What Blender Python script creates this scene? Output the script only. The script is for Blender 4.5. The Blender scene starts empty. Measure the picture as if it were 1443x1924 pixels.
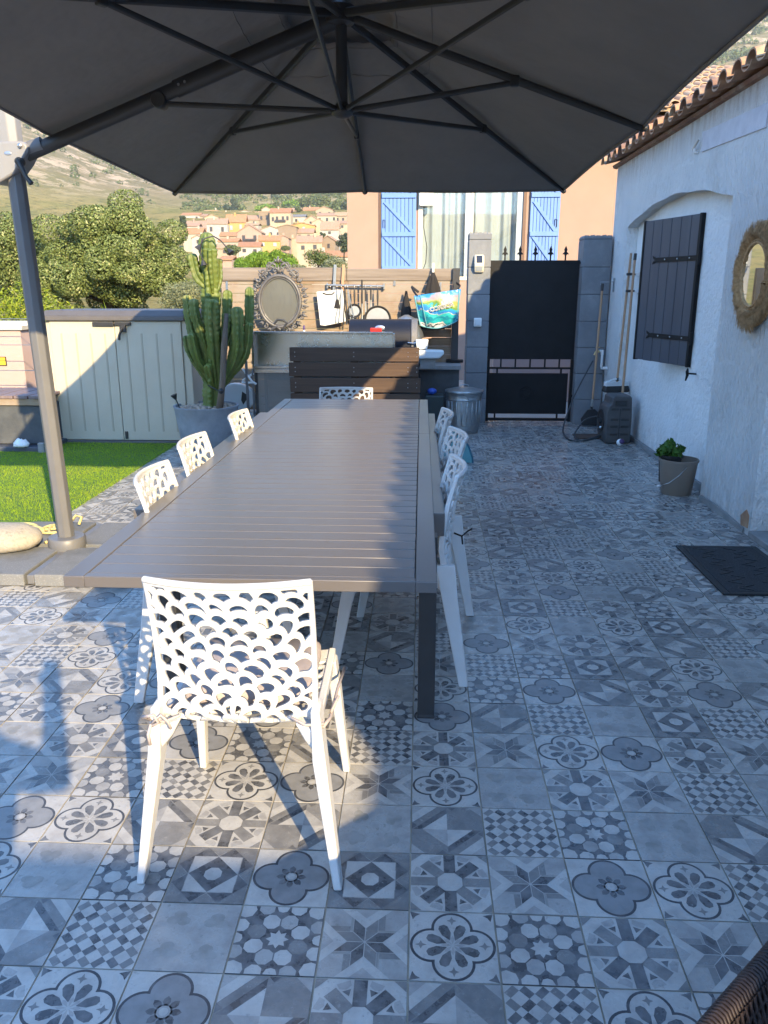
import bpy, math, random
import numpy as np
from mathutils import Vector, Matrix, Quaternion, noise as mnoise
R = math.radians
PI = math.pi
random.seed(7)
rng = np.random.default_rng(11)
scene = bpy.context.scene
COL = scene.collection

# ------------------------------------------------------------------ scene things
def tag(o, label=None, cat=None, group=None, kind=None):
    if label: o['label'] = label
    if cat: o['category'] = cat
    if group: o['group'] = group
    if kind: o['kind'] = kind
    return o

def empty(name, loc=(0, 0, 0), rz=0.0, label=None, cat=None, group=None):
    o = bpy.data.objects.new(name, None)
    COL.objects.link(o)
    o.location = loc
    o.rotation_euler = (0, 0, rz)
    o.empty_display_size = 0.1
    return tag(o, label, cat, group)

def copy_tree(o, parent=None):
    c = o.copy()
    COL.objects.link(c)
    if parent is not None:
        c.parent = parent
    for ch in list(o.children):
        copy_tree(ch, c)
    return c

class MB:
    """collects verts and faces, then links ONE mesh object"""
    def __init__(s):
        s.v = []; s.f = []; s.m = []; s.mi = 0; s.M = None
    def add(s, verts, faces):
        b = len(s.v)
        if s.M is not None:
            verts = [s.M @ Vector(p) for p in verts]
        s.v += [tuple(p) for p in verts]
        s.f += [tuple(b + i for i in f) for f in faces]
        s.m += [s.mi] * len(faces)
        return s
    def box(s, x0, x1, y0, y1, z0, z1):
        return s.add([(x0, y0, z0), (x1, y0, z0), (x1, y1, z0), (x0, y1, z0), (x0, y0, z1), (x1, y0, z1), (x1, y1, z1), (x0, y1, z1)],
                     [(3, 2, 1, 0), (4, 5, 6, 7), (0, 1, 5, 4), (1, 2, 6, 5), (2, 3, 7, 6), (3, 0, 4, 7)])
    def cbox(s, c, sz, rot=None):
        h = [d / 2 for d in sz]
        vs = [Vector((sx * h[0], sy * h[1], sz_ * h[2])) for sz_ in (-1, 1) for sx, sy in ((-1, -1), (1, -1), (1, 1), (-1, 1))]
        if rot is not None: vs = [rot @ p for p in vs]
        vs = [p + Vector(c) for p in vs]
        return s.add(vs, [(3, 2, 1, 0), (4, 5, 6, 7), (0, 1, 5, 4), (1, 2, 6, 5), (2, 3, 7, 6), (3, 0, 4, 7)])
    def loft(s, rings, cap=True, close=True):
        n = len(rings[0]); vs = [p for r in rings for p in r]; fs = []
        for k in range(len(rings) - 1):
            for i in range(n if close else n - 1):
                j = (i + 1) % n
                fs.append((k * n + i, k * n + j, (k + 1) * n + j, (k + 1) * n + i))
        if cap and close:
            fs.append(tuple(reversed(range(n))))
            fs.append(tuple((len(rings) - 1) * n + i for i in range(n)))
        return s.add(vs, fs)
    def tube(s, path, rad, seg=10, cap=True, flat=1.0, up=None):
        P = [Vector(p) for p in path]
        if not hasattr(rad, '__len__'): rad = [rad] * len(P)
        rings = []; prev = None
        for i, p in enumerate(P):
            t = (P[min(i + 1, len(P) - 1)] - P[max(i - 1, 0)])
            if t.length < 1e-9: t = Vector((0, 0, 1))
            t.normalize()
            if prev is None:
                a = Vector(up) if up else (Vector((0, 0, 1)) if abs(t.z) < .9 else Vector((1, 0, 0)))
                u = (a - t * a.dot(t)).normalized()
            else:
                u = (prev - t * prev.dot(t))
                u = u.normalized() if u.length > 1e-6 else t.orthogonal().normalized()
            prev = u; w = t.cross(u)
            rings.append([p + (u * math.cos(2 * PI * k / seg) + w * math.sin(2 * PI * k / seg) * flat) * rad[i] for k in range(seg)])
        return s.loft(rings, cap)
    def lathe(s, prof, c=(0, 0, 0), seg=32, cap=True, axis='z'):
        rings = []
        for r, h in prof:
            ring = []
            for k in range(seg):
                a = 2 * PI * k / seg
                x, y = r * math.cos(a), r * math.sin(a)
                p = (x, y, h) if axis == 'z' else ((x, h, y) if axis == 'y' else (h, x, y))
                ring.append((p[0] + c[0], p[1] + c[1], p[2] + c[2]))
            rings.append(ring)
        return s.loft(rings, cap)
    def prism(s, pts, axis, a, b):
        """extrude a 2D polygon along an axis between a and b"""
        def P(p, h):
            return (h, p[0], p[1]) if axis == 'x' else ((p[0], h, p[1]) if axis == 'y' else (p[0], p[1], h))
        n = len(pts)
        vs = [P(p, a) for p in pts] + [P(p, b) for p in pts]
        fs = [tuple(range(n)), tuple(range(2 * n - 1, n - 1, -1))]
        fs += [(i, n + i, n + (i + 1) % n, (i + 1) % n) for i in range(n)]
        return s.add(vs, fs)
    def sphere(s, c, r, seg=12, rings=8, sc=(1, 1, 1)):
        prof = []
        vs = []; fs = []
        for i in range(rings + 1):
            th = PI * i / rings
            for k in range(seg):
                a = 2 * PI * k / seg
                vs.append((c[0] + r * sc[0] * math.sin(th) * math.cos(a), c[1] + r * sc[1] * math.sin(th) * math.sin(a), c[2] + r * sc[2] * math.cos(th)))
        for i in range(rings):
            for k in range(seg):
                fs.append((i * seg + k, (i + 1) * seg + k, (i + 1) * seg + (k + 1) % seg, i * seg + (k + 1) % seg))
        return s.add(vs, fs)
    def torus(s, c, R_, r, seg=24, rs=8, axis='z', a0=0, a1=2 * PI, sx=1.0, sz=1.0):
        full = abs(a1 - a0 - 2 * PI) < 1e-6
        path = []
        n = seg
        for k in range(n + (0 if full else 1)):
            a = a0 + (a1 - a0) * k / n
            x, y = R_ * math.cos(a) * sx, R_ * math.sin(a) * sz
            p = (x, y, 0) if axis == 'z' else ((x, 0, y) if axis == 'y' else (0, x, y))
            path.append((p[0] + c[0], p[1] + c[1], p[2] + c[2]))
        if full: path += [path[0]]
        return s.tube(path, r, rs, cap=not full)
    def build(s, name, mats, parent=None, smooth=False, bevel=0, seg=2, sub=0, solid=0, fix=True):
        me = bpy.data.meshes.new(name)
        me.from_pydata(s.v, [], s.f)
        if not isinstance(mats, (list, tuple)): mats = [mats]
        for m in mats: me.materials.append(m)
        if len(mats) > 1: me.polygons.foreach_set('material_index', s.m)
        if fix:
            import bmesh
            bm = bmesh.new(); bm.from_mesh(me)
            bmesh.ops.recalc_face_normals(bm, faces=bm.faces)
            bm.to_mesh(me); bm.free()
        o = bpy.data.objects.new(name, me)
        COL.objects.link(o)
        if parent is not None: o.parent = parent
        if smooth:
            me.polygons.foreach_set('use_smooth', [True] * len(me.polygons))
            if smooth != 'all': me.set_sharp_from_angle(angle=R(40 if smooth is True else smooth))
        if solid:
            md = o.modifiers.new('Solidify', 'SOLIDIFY'); md.thickness = solid; md.offset = 0
        if bevel:
            md = o.modifiers.new('Bevel', 'BEVEL'); md.width = bevel; md.segments = seg; md.limit_method = 'ANGLE'; md.angle_limit = R(35)
        if sub:
            md = o.modifiers.new('Subdivision', 'SUBSURF'); md.levels = sub; md.render_levels = sub
        return o

def np_mesh(name, V, F, mats, parent=None, smooth=False, mi=None):
    """fast mesh from arrays; F is (n,4) or (n,3)"""
    me = bpy.data.meshes.new(name)
    V = np.asarray(V, np.float32); F = np.asarray(F, np.int32)
    k = F.shape[1]
    me.vertices.add(len(V)); me.vertices.foreach_set('co', V.ravel())
    me.loops.add(F.size); me.loops.foreach_set('vertex_index', F.ravel())
    me.polygons.add(len(F)); me.polygons.foreach_set('loop_start', np.arange(len(F), dtype=np.int32) * k)
    try: me.polygons.foreach_set('loop_total', np.full(len(F), k, np.int32))
    except Exception: pass
    if not isinstance(mats, (list, tuple)): mats = [mats]
    for m in mats: me.materials.append(m)
    if mi is not None: me.polygons.foreach_set('material_index', np.asarray(mi, np.int32))
    if smooth: me.polygons.foreach_set('use_smooth', np.ones(len(F), bool))
    me.update(calc_edges=True); me.validate()
    o = bpy.data.objects.new(name, me); COL.objects.link(o)
    if parent is not None: o.parent = parent
    return o

# ------------------------------------------------------------------ materials
def newmat(name):
    m = bpy.data.materials.new(name); m.use_nodes = True
    nt = m.node_tree
    return m, nt, nt.nodes['Principled BSDF']

def mat(name, col, rough=.6, metal=0.0, col2=None, vs=6.0, vdet=4.0, lo=.35, hi=.65, bump=0.0, bs=60.0, stretch=(1, 1, 1), bstretch=None,
        spec=.5, rv=0.0, bdist=.01, bdet=4.0, col3=None, vs3=1.2, lo3=.5, hi3=.7, coat=0.0, dirt=0.0, dirt_s=1.1, splash=0.0):
    m, nt, p = newmat(name); N = nt.nodes; L = nt.links
    p.inputs['Roughness'].default_value = rough
    p.inputs['Metallic'].default_value = metal
    p.inputs['Specular IOR Level'].default_value = spec
    if coat: p.inputs['Coat Weight'].default_value = coat
    p.inputs['Base Color'].default_value = (*col, 1)
    tc = N.new('ShaderNodeTexCoord')
    if col2 is not None or rv or col3 is not None:
        mp = N.new('ShaderNodeMapping'); mp.inputs['Scale'].default_value = stretch
        L.new(tc.outputs['Object'], mp.inputs['Vector'])
        nz = N.new('ShaderNodeTexNoise'); nz.inputs['Scale'].default_value = vs; nz.inputs['Detail'].default_value = vdet; nz.inputs['Roughness'].default_value = .62
        L.new(mp.outputs['Vector'], nz.inputs['Vector'])
        mr = N.new('ShaderNodeMapRange'); mr.inputs['From Min'].default_value = lo; mr.inputs['From Max'].default_value = hi
        L.new(nz.outputs['Fac'], mr.inputs['Value'])
        out = None
        if col2 is not None:
            mx = N.new('ShaderNodeMix'); mx.data_type = 'RGBA'
            mx.inputs[6].default_value = (*col, 1); mx.inputs[7].default_value = (*col2, 1)
            L.new(mr.outputs['Result'], mx.inputs[0]); out = mx.outputs[2]
        if col3 is not None:
            n3 = N.new('ShaderNodeTexNoise'); n3.inputs['Scale'].default_value = vs3; n3.inputs['Detail'].default_value = 5; n3.inputs['Roughness'].default_value = .65
            L.new(tc.outputs['Object'], n3.inputs['Vector'])
            m3 = N.new('ShaderNodeMapRange'); m3.inputs['From Min'].default_value = lo3; m3.inputs['From Max'].default_value = hi3
            L.new(n3.outputs['Fac'], m3.inputs['Value'])
            mx3 = N.new('ShaderNodeMix'); mx3.data_type = 'RGBA'
            if out is not None: L.new(out, mx3.inputs[6])
            else: mx3.inputs[6].default_value = (*col, 1)
            mx3.inputs[7].default_value = (*col3, 1)
            L.new(m3.outputs['Result'], mx3.inputs[0]); out = mx3.outputs[2]
        if dirt:                                   # broad uneven grime that belongs to the surface
            n4 = N.new('ShaderNodeTexNoise'); n4.inputs['Scale'].default_value = dirt_s; n4.inputs['Detail'].default_value = 9; n4.inputs['Roughness'].default_value = .7
            L.new(tc.outputs['Object'], n4.inputs['Vector'])
            m4 = N.new('ShaderNodeMapRange'); m4.inputs['From Min'].default_value = .46; m4.inputs['From Max'].default_value = .72; m4.inputs['To Max'].default_value = dirt
            L.new(n4.outputs['Fac'], m4.inputs['Value'])
            mx4 = N.new('ShaderNodeMix'); mx4.data_type = 'RGBA'; mx4.inputs[7].default_value = (.14, .125, .10, 1)
            L.new(out, mx4.inputs[6]); L.new(m4.outputs['Result'], mx4.inputs[0]); out = mx4.outputs[2]
        if splash:                                 # soil splashed up the foot of the wall, rust wash below the tiles
            sz = N.new('ShaderNodeSeparateXYZ'); L.new(tc.outputs['Object'], sz.inputs[0])
            for z0_, z1_, c_, am in ((.42, .0, (.34, .30, .25, 1), .75), (2.5, 2.80, (.33, .22, .14, 1), .8)):
                mz = N.new('ShaderNodeMapRange'); mz.inputs['From Min'].default_value = z0_; mz.inputs['From Max'].default_value = z1_; L.new(sz.outputs['Z'], mz.inputs['Value'])
                mp5 = N.new('ShaderNodeMapping'); mp5.inputs['Scale'].default_value = (1, 5, .8); L.new(tc.outputs['Object'], mp5.inputs['Vector'])
                n5 = N.new('ShaderNodeTexNoise'); n5.inputs['Scale'].default_value = 2.4; n5.inputs['Detail'].default_value = 8; n5.inputs['Roughness'].default_value = .7; L.new(mp5.outputs['Vector'], n5.inputs['Vector'])
                m5 = N.new('ShaderNodeMapRange'); m5.inputs['From Min'].default_value = .35; m5.inputs['From Max'].default_value = .75; L.new(n5.outputs['Fac'], m5.inputs['Value'])
                mu5 = N.new('ShaderNodeMath'); mu5.operation = 'MULTIPLY'; L.new(mz.outputs['Result'], mu5.inputs[0]); L.new(m5.outputs['Result'], mu5.inputs[1])
                mu6 = N.new('ShaderNodeMath'); mu6.operation = 'MULTIPLY'; L.new(mu5.outputs[0], mu6.inputs[0]); mu6.inputs[1].default_value = am * splash
                mx5 = N.new('ShaderNodeMix'); mx5.data_type = 'RGBA'; mx5.inputs[7].default_value = c_
                L.new(out, mx5.inputs[6]); L.new(mu6.outputs[0], mx5.inputs[0]); out = mx5.outputs[2]
        if out is not None: L.new(out, p.inputs['Base Color'])
        if rv:
            r2 = N.new('ShaderNodeMapRange'); r2.inputs['To Min'].default_value = max(0.02, rough - rv); r2.inputs['To Max'].default_value = min(1, rough + rv)
            r2.inputs['From Min'].default_value = .3; r2.inputs['From Max'].default_value = .7
            L.new(nz.outputs['Fac'], r2.inputs['Value']); L.new(r2.outputs['Result'], p.inputs['Roughness'])
    if bump:
        mb = N.new('ShaderNodeMapping'); mb.inputs['Scale'].default_value = bstretch or stretch
        L.new(tc.outputs['Object'], mb.inputs['Vector'])
        nb = N.new('ShaderNodeTexNoise'); nb.inputs['Scale'].default_value = bs; nb.inputs['Detail'].default_value = bdet; nb.inputs['Roughness'].default_value = .6
        L.new(mb.outputs['Vector'], nb.inputs['Vector'])
        b = N.new('ShaderNodeBump'); b.inputs['Strength'].default_value = bump; b.inputs['Distance'].default_value = bdist
        L.new(nb.outputs['Fac'], b.inputs['Height']); L.new(b.outputs['Normal'], p.inputs['Normal'])
    return m

def leafmat(name, c1, c2, c3=None, trans=.35, rough=.55):
    """leaf colour varies leaf by leaf (random per island); part of the light passes through"""
    m, nt, p = newmat(name); N = nt.nodes; L = nt.links
    g = N.new('ShaderNodeNewGeometry')
    cr = N.new('ShaderNodeValToRGB')
    e = cr.color_ramp.elements
    e[0].position = 0; e[0].color = (*c1, 1); e[1].position = 1; e[1].color = (*c2, 1)
    if c3:
        x = e.new(.9); x.color = (*c2, 1); e[-1].color = (*c3, 1)
    tcn = N.new('ShaderNodeTexCoord'); nzn = N.new('ShaderNodeTexNoise'); nzn.inputs['Scale'].default_value = 2.2; nzn.inputs['Detail'].default_value = 3
    L.new(tcn.outputs['Object'], nzn.inputs['Vector'])
    ad = N.new('ShaderNodeMath'); ad.operation = 'MULTIPLY_ADD'; L.new(nzn.outputs['Fac'], ad.inputs[0]); ad.inputs[1].default_value = 1.5; ad.inputs[2].default_value = -.75
    sm = N.new('ShaderNodeMath'); sm.operation = 'ADD'; sm.use_clamp = True; L.new(g.outputs['Random Per Island'], sm.inputs[0]); L.new(ad.outputs[0], sm.inputs[1])
    L.new(sm.outputs[0], cr.inputs['Fac'])          # leaf by leaf, with whole sprays paler or darker
    L.new(cr.outputs['Color'], p.inputs['Base Color'])
    p.inputs['Roughness'].default_value = rough; p.inputs['Specular IOR Level'].default_value = .3
    t = N.new('ShaderNodeBsdfTranslucent'); L.new(cr.outputs['Color'], t.inputs['Color'])
    ms = N.new('ShaderNodeMixShader'); ms.inputs[0].default_value = trans
    o = N['Material Output']
    L.new(p.outputs['BSDF'], ms.inputs[1]); L.new(t.outputs['BSDF'], ms.inputs[2]); L.new(ms.outputs['Shader'], o.inputs['Surface'])
    return m

def glassmat(name, tint=(1, 1, 1), refl=.12):
    m, nt, p = newmat(name); N = nt.nodes; L = nt.links
    t = N.new('ShaderNodeBsdfTransparent'); t.inputs['Color'].default_value = (*tint, 1)
    g = N.new('ShaderNodeBsdfGlossy'); g.inputs['Roughness'].default_value = .02
    fr = N.new('ShaderNodeLayerWeight'); fr.inputs['Blend'].default_value = .25
    mr = N.new('ShaderNodeMapRange'); mr.inputs['To Min'].default_value = refl; mr.inputs['To Max'].default_value = .9
    L.new(fr.outputs['Fresnel'], mr.inputs['Value'])
    ms = N.new('ShaderNodeMixShader')
    L.new(mr.outputs['Result'], ms.inputs[0]); L.new(t.outputs['BSDF'], ms.inputs[1]); L.new(g.outputs['BSDF'], ms.inputs[2])
    L.new(ms.outputs['Shader'], N['Material Output'].inputs['Surface'])
    return m

MT = {}
MT['tile_light'] = mat('tile_light', (.445, .43, .40), .31, col2=(.345, .33, .31), vs=17, vdet=9, lo=.42, hi=.68, bump=.05, bs=40, rv=.12, col3=(.30, .295, .28), vs3=60, lo3=.60, hi3=.72, spec=.4, dirt=.38)
MT['tile_pale'] = mat('tile_pale', (.355, .345, .325), .31, col2=(.26, .25, .24), vs=17, vdet=9, lo=.4, hi=.66, bump=.05, bs=40, rv=.12, col3=(.2, .2, .19), vs3=60, lo3=.60, hi3=.74, spec=.4, dirt=.38)
MT['tile_mid'] = mat('tile_mid', (.225, .22, .212), .31, col2=(.15, .147, .145), vs=19, vdet=9, lo=.38, hi=.66, bump=.05, bs=40, rv=.12, col3=(.30, .295, .285), vs3=70, lo3=.6, hi3=.75, spec=.4, dirt=.38)
MT['tile_dark'] = mat('tile_dark', (.082, .083, .088), .31, col2=(.165, .165, .168), vs=22, vdet=9, lo=.42, hi=.66, bump=.05, bs=40, rv=.12, col3=(.20, .2, .195), vs3=80, lo3=.6, hi3=.75, spec=.4, dirt=.38)
MT['tile_stain'] = mat('tile_stain', (.22, .215, .2), .45, col2=(.30, .295, .28), vs=22, vdet=8, lo=.35, hi=.6, bump=.05, bs=40, rv=.12, spec=.4, dirt=.38)
MT['tile_line'] = mat('tile_line', (.052, .054, .06), .4, col2=(.10, .10, .105), vs=30, vdet=8, lo=.5, hi=.7, spec=.4)
MT['tile_ash'] = mat('tile_ash', (.235, .235, .235), .34, col2=(.19, .19, .19), vs=24, vdet=9, lo=.4, hi=.66, spec=.4, dirt=.3)
MT['grout'] = mat('grout', (.40, .35, .27), .9, col2=(.25, .22, .17), vs=3, bump=.3, bs=200)
MT['white_plastic'] = mat('white_plastic', (.60, .60, .60), .38, spec=.4, col2=(.57, .57, .57), vs=14, bump=.03, bs=35, bdist=.003)
MT['cushion'] = mat('cushion_fabric', (.42, .36, .35), .9, bump=.5, bs=260, bdist=.002, col2=(.36, .31, .30), vs=10)
MT['table'] = mat('taupe_metal', (.108, .099, .097), .32, metal=0.0, col2=(.118, .108, .105), vs=3, vdet=5, spec=.6, rv=.03)
MT['canopy'] = mat('canopy_fabric', (.20, .183, .172), .88, col2=(.222, .203, .19), vs=3, bump=.5, bs=3.2, bdist=.05, bdet=3, spec=.2)
MT['antra'] = mat('anthracite_metal', (.030, .031, .034), .42, spec=.5, col2=(.036, .037, .04), vs=8, bump=.03, bs=300, bdist=.001)
MT['mast'] = mat('mast_grey_metal', (.125, .125, .13), .45, spec=.5, col2=(.14, .14, .145), vs=6)
MT['silver'] = mat('silver_grey_plastic', (.24, .24, .245), .4, spec=.5, col2=(.22, .22, .225), vs=7)
MT['black'] = mat('black_plastic', (.018, .018, .02), .5, col2=(.028, .028, .03), vs=8)
MT['screw'] = mat('zinc_screw', (.55, .55, .55), .3, metal=1.0)
MT['slab'] = mat('speckled_slab', (.155, .16, .165), .85, col2=(.25, .25, .25), vs=190, vdet=2, lo=.55, hi=.68, bump=.3, bs=150, bdist=.003, col3=(.11, .115, .115), vs3=3)
MT['stone'] = mat('pale_stone', (.33, .30, .25), .9, col2=(.20, .18, .15), vs=60, lo=.5, hi=.72, bump=.8, bs=55, bdist=.006, col3=(.38, .34, .27), vs3=6)
MT['rope'] = mat('yellow_rope', (.52, .44, .2), .9, bump=.6, bs=200, bdist=.003)
MT['lawn'] = mat('lawn_base', (.06, .13, .015), .95, col2=(.045, .10, .012), vs=30)
MT['blade'] = leafmat('grass_blade', (.23, .36, .006), (.35, .50, .010), (.42, .47, .03), trans=.35)
MT['stucco'] = mat('white_stucco', (.80, .80, .79), .92, col2=(.72, .73, .73), vs=3.0, vdet=6, lo=.4, hi=.75, bump=1.0, bs=17, bstretch=(1, 1.9, .65), bdist=.06, bdet=9, spec=.2, col3=(.60, .59, .57), vs3=2.0, lo3=.56, hi3=.8, splash=1.0)
MT['stucco_soft'] = mat('white_render_smooth', (.80, .80, .79), .92, col2=(.74, .745, .74), vs=2.5, bump=.8, bs=24, bdist=.025, bdet=7, spec=.2, col3=(.62, .61, .59), vs3=1.6, lo3=.56, hi3=.82, splash=.8)
MT['patch'] = mat('grey_mortar_patch', (.56, .56, .60), .95, col2=(.48, .48, .52), vs=9, bump=.6, bs=40, bdist=.01)
MT['dark_blue_paint'] = mat('slate_blue_paint', (.052, .060, .080), .5, col2=(.066, .074, .094), vs=5, bump=.12, bs=90, stretch=(1, 1, .06), bdist=.003)
MT['tile_roof'] = mat('terracotta', (.44, .24, .13), .85, col2=(.28, .145, .085), vs=4.5, vdet=6, lo=.35, hi=.7, bump=.3, bs=40, bdist=.004, col3=(.50, .38, .25), vs3=3.0, lo3=.5, hi3=.75)
MT['tile_roof_pale'] = mat('terracotta_pale', (.52, .34, .20), .85, col2=(.42, .25, .15), vs=2.5, vdet=6, bump=.3, bs=40, bdist=.004, col3=(.55, .45, .32), vs3=2.0, lo3=.5, hi3=.75)
MT['pillar'] = mat('grey_block_paint', (.19, .20, .215), .85, col2=(.145, .155, .17), vs=5, bump=.5, bs=55, bdist=.006, col3=(.26, .27, .28), vs3=2.5)
MT['mortar'] = mat('dark_joint', (.10, .11, .125), .95, bump=.3, bs=80)
MT['gate'] = mat('black_gate_paint', (.008, .008, .009), .6, spec=.25, col2=(.012, .012, .013), vs=6, bump=.05, bs=60)
MT['wood'] = mat('weathered_plank', (.30, .205, .125), .85, col2=(.165, .11, .07), vs=3.2, vdet=8, stretch=(.35, 2, 9), bump=.35, bs=14, bstretch=(.4, 2, 12), bdist=.004, col3=(.27, .235, .195), vs3=1.6, lo3=.42, hi3=.6)
MT['wood_top'] = mat('weathered_beam', (.25, .21, .175), .85, col2=(.15, .12, .095), vs=3.2, vdet=8, stretch=(.35, 2, 9), bump=.35, bs=14, bstretch=(.4, 2, 12), bdist=.004)
MT['pallet'] = mat('dark_stained_wood', (.085, .05, .032), .7, col2=(.05, .028, .018), vs=4, vdet=7, stretch=(.3, 1, 8), bump=.35, bs=18, bstretch=(.3, 1, 9), bdist=.004)
MT['steel'] = mat('brushed_steel', (.46, .45, .435), .26, metal=1.0, col2=(.40, .395, .385), vs=5, rv=.05)
MT['galv'] = mat('galvanised_steel', (.38, .41, .43), .42, metal=.85, col2=(.31, .335, .35), vs=16, rv=.1, bump=.05, bs=30, bdist=.003)
MT['navy'] = mat('navy_enamel', (.007, .009, .018), .45, spec=.3, col2=(.010, .012, .022), vs=6)
MT['concrete'] = mat('grey_concrete', (.27, .27, .265), .9, col2=(.20, .20, .20), vs=6, bump=.4, bs=60, bdist=.004)
MT['dark_wall'] = mat('dark_grey_block', (.055, .06, .068), .9, col2=(.08, .085, .09), vs=7, bump=.5, bs=30, bdist=.006)
MT['pot'] = mat('blue_grey_fibre_pot', (.29, .31, .335), .8, col2=(.19, .205, .23), vs=5, vdet=7, bump=.25, bs=30, bdist=.004, col3=(.30, .32, .35), vs3=3)
MT['pebble'] = mat('pebble', (.42, .33, .25), .85, col2=(.27, .22, .18), vs=14, bump=.2, bs=60)
MT['cactus'] = mat('cactus_skin', (.125, .165, .03), .55, col2=(.08, .115, .025), vs=6, bump=.15, bs=30, bdist=.004, col3=(.17, .18, .05), vs3=9, lo3=.5, hi3=.7)
MT['driftwood'] = mat('grey_branch', (.20, .15, .11), .9, col2=(.10, .075, .055), vs=9, stretch=(1, 1, .15), bump=.7, bs=30, bstretch=(1, 1, .2), bdist=.01)
MT['shed'] = mat('shed_beige_plastic', (.47, .42, .33), .6, col2=(.445, .395, .31), vs=5, bump=.12, bs=70, bstretch=(1, 1, .12), bdist=.003)
MT['shed_dark'] = mat('shed_dark_plastic', (.085, .078, .078), .6, col2=(.10, .092, .092), vs=5, bump=.1, bs=70, bdist=.003)
MT['peach'] = mat('peach_render', (.335, .228, .18), .92, col2=(.312, .21, .166), vs=2, bump=.3, bs=60, bdist=.004)
MT['pink'] = mat('pink_render', (.42, .31, .28), .92, col2=(.385, .285, .26), vs=2, bump=.25, bs=60, bdist=.004)
MT['blue'] = mat('cornflower_shutter', (.11, .22, .52), .6, col2=(.13, .25, .55), vs=5, bump=.1, bs=60, stretch=(1, 1, .1), bdist=.002)
MT['cream'] = mat('cream_frame', (.58, .53, .43), .6, col2=(.70, .645, .52), vs=5)
MT['brown_frame'] = mat('brown_frame', (.13, .075, .05), .6)
MT['alu'] = mat('aluminium_frame', (.36, .40, .42), .4, metal=.6, col2=(.33, .37, .39), vs=5)
MT['curtain'] = mat('curtain_cloth', (.42, .46, .50), .95, col2=(.38, .42, .46), vs=2, bump=.1, bs=60)
MT['glass'] = glassmat('window_glass', (.86, .9, .88), .14)
MT['mirror'] = mat('mirror_silver', (.86, .88, .87), .02, metal=1.0)
MT['old_mirror'] = mat('spotted_mirror', (.40, .40, .375), .13, metal=.72, col2=(.30, .295, .275), vs=26, vdet=6, lo=.5, hi=.75, stretch=(1, 1, .25), rv=.09)
MT['iron'] = mat('pewter_frame', (.105, .10, .10), .5, metal=.3, col2=(.15, .145, .14), vs=18, bump=.2, bs=90, bdist=.003)
MT['raffia'] = mat('raffia', (.56, .35, .17), .95, col2=(.34, .20, .09), vs=50, vdet=3, stretch=(1, 1, 1), bump=.8, bs=120, bdist=.004)
MT['handle_wood'] = mat('broom_handle_wood', (.43, .265, .155), .6, col2=(.36, .21, .12), vs=5, stretch=(1, 1, .1))
MT['white_paint'] = mat('white_paint', (.78, .78, .77), .5, col2=(.74, .74, .73), vs=6)
MT['brass'] = mat('brass', (.6, .42, .2), .4, metal=1.0)
MT['reel'] = mat('grey_reel_plastic', (.058, .058, .060), .6, col2=(.068, .068, .07), vs=7, bump=.08, bs=90, bdist=.002)
MT['hose'] = mat('hose_rubber', (.035, .04, .045), .5)
MT['bucket'] = mat('taupe_bucket_plastic', (.22, .175, .14), .5, col2=(.235, .19, .15), vs=5)
MT['herb'] = leafmat('herb_leaf', (.05, .13, .02), (.09, .20, .03), trans=.3)
MT['mat_rubber'] = mat('black_rubber', (.012, .012, .013), .6, bump=.1, bs=90)
MT['mat_pile'] = mat('dark_mat_pile', (.022, .023, .026), .95, col2=(.045, .046, .05), vs=130, vdet=3, lo=.45, hi=.65, bump=.9, bs=160, bdist=.006)
MT['brown_mat'] = mat('brown_coir', (.075, .05, .04), .95, bump=.8, bs=140, bdist=.005)
MT['wicker'] = mat('brown_wicker', (.026, .018, .017), .55, spec=.3, col2=(.048, .034, .031), vs=40, lo=.4, hi=.7)
MT['teal'] = mat('teal_sheet', (.10, .30, .36), .4, col2=(.12, .33, .39), vs=5)
MT['teal_edge'] = mat('teal_trim', (.02, .13, .20), .5)
MT['green_plastic'] = mat('dark_green_bin', (.028, .045, .05), .5, col2=(.035, .055, .06), vs=5)
MT['ball_blue'] = mat('blue_rubber', (.03, .10, .5), .4)
MT['red'] = mat('red_plastic', (.5, .02, .015), .4)
MT['clear_plastic'] = mat('milky_plastic', (.62, .66, .68), .35, col2=(.58, .62, .64), vs=5)
MT['pan_in'] = mat('pan_aluminium', (.66, .66, .65), .3, metal=.7, col2=(.6, .6, .59), vs=8)
MT['board'] = mat('chopping_board_white', (.70, .70, .68), .5, col2=(.66, .66, .64), vs=9)
MT['cloth_black'] = mat('black_cloth', (.02, .018, .018), .95, bump=.4, bs=30, bdist=.01)
MT['yellow_tile'] = mat('yellow_enamel', (.72, .45, .04), .3)
MT['solar'] = mat('solar_cell', (.03, .035, .05), .15)
MT['beige_plastic'] = mat('beige_plastic', (.62, .58, .47), .5)
MT['bark'] = mat('oak_bark', (.07, .055, .045), .95, col2=(.035, .028, .024), vs=8, bump=.8, bs=20, bdist=.03)
MT['oak'] = leafmat('oak_leaf', (.085, .115, .03), (.19, .235, .07), (.36, .37, .17), trans=.14)
MT['olive'] = leafmat('olive_leaf', (.15, .175, .085), (.27, .28, .16), trans=.25)
MT['peachleaf'] = leafmat('fruit_leaf', (.16, .22, .02), (.34, .40, .03), (.46, .44, .06), trans=.4)
MT['pine'] = leafmat('pine_needle', (.11, .20, .02), (.22, .35, .035), (.32, .42, .06), trans=.3)
MT['wildleaf'] = leafmat('hill_leaf', (.07, .10, .03), (.14, .17, .055), trans=.2)
MT['darkleaf'] = leafmat('cypress_leaf', (.035, .06, .03), (.075, .10, .05), trans=.2)
MT['skin'] = mat('skin', (.55, .36, .27), .6)
MT['shirt'] = mat('shirt_cloth', (.3, .3, .32), .9)
MT['road'] = mat('street_concrete', (.33, .30, .27), .92, col2=(.27, .25, .22), vs=3, bump=.3, bs=40)
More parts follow.
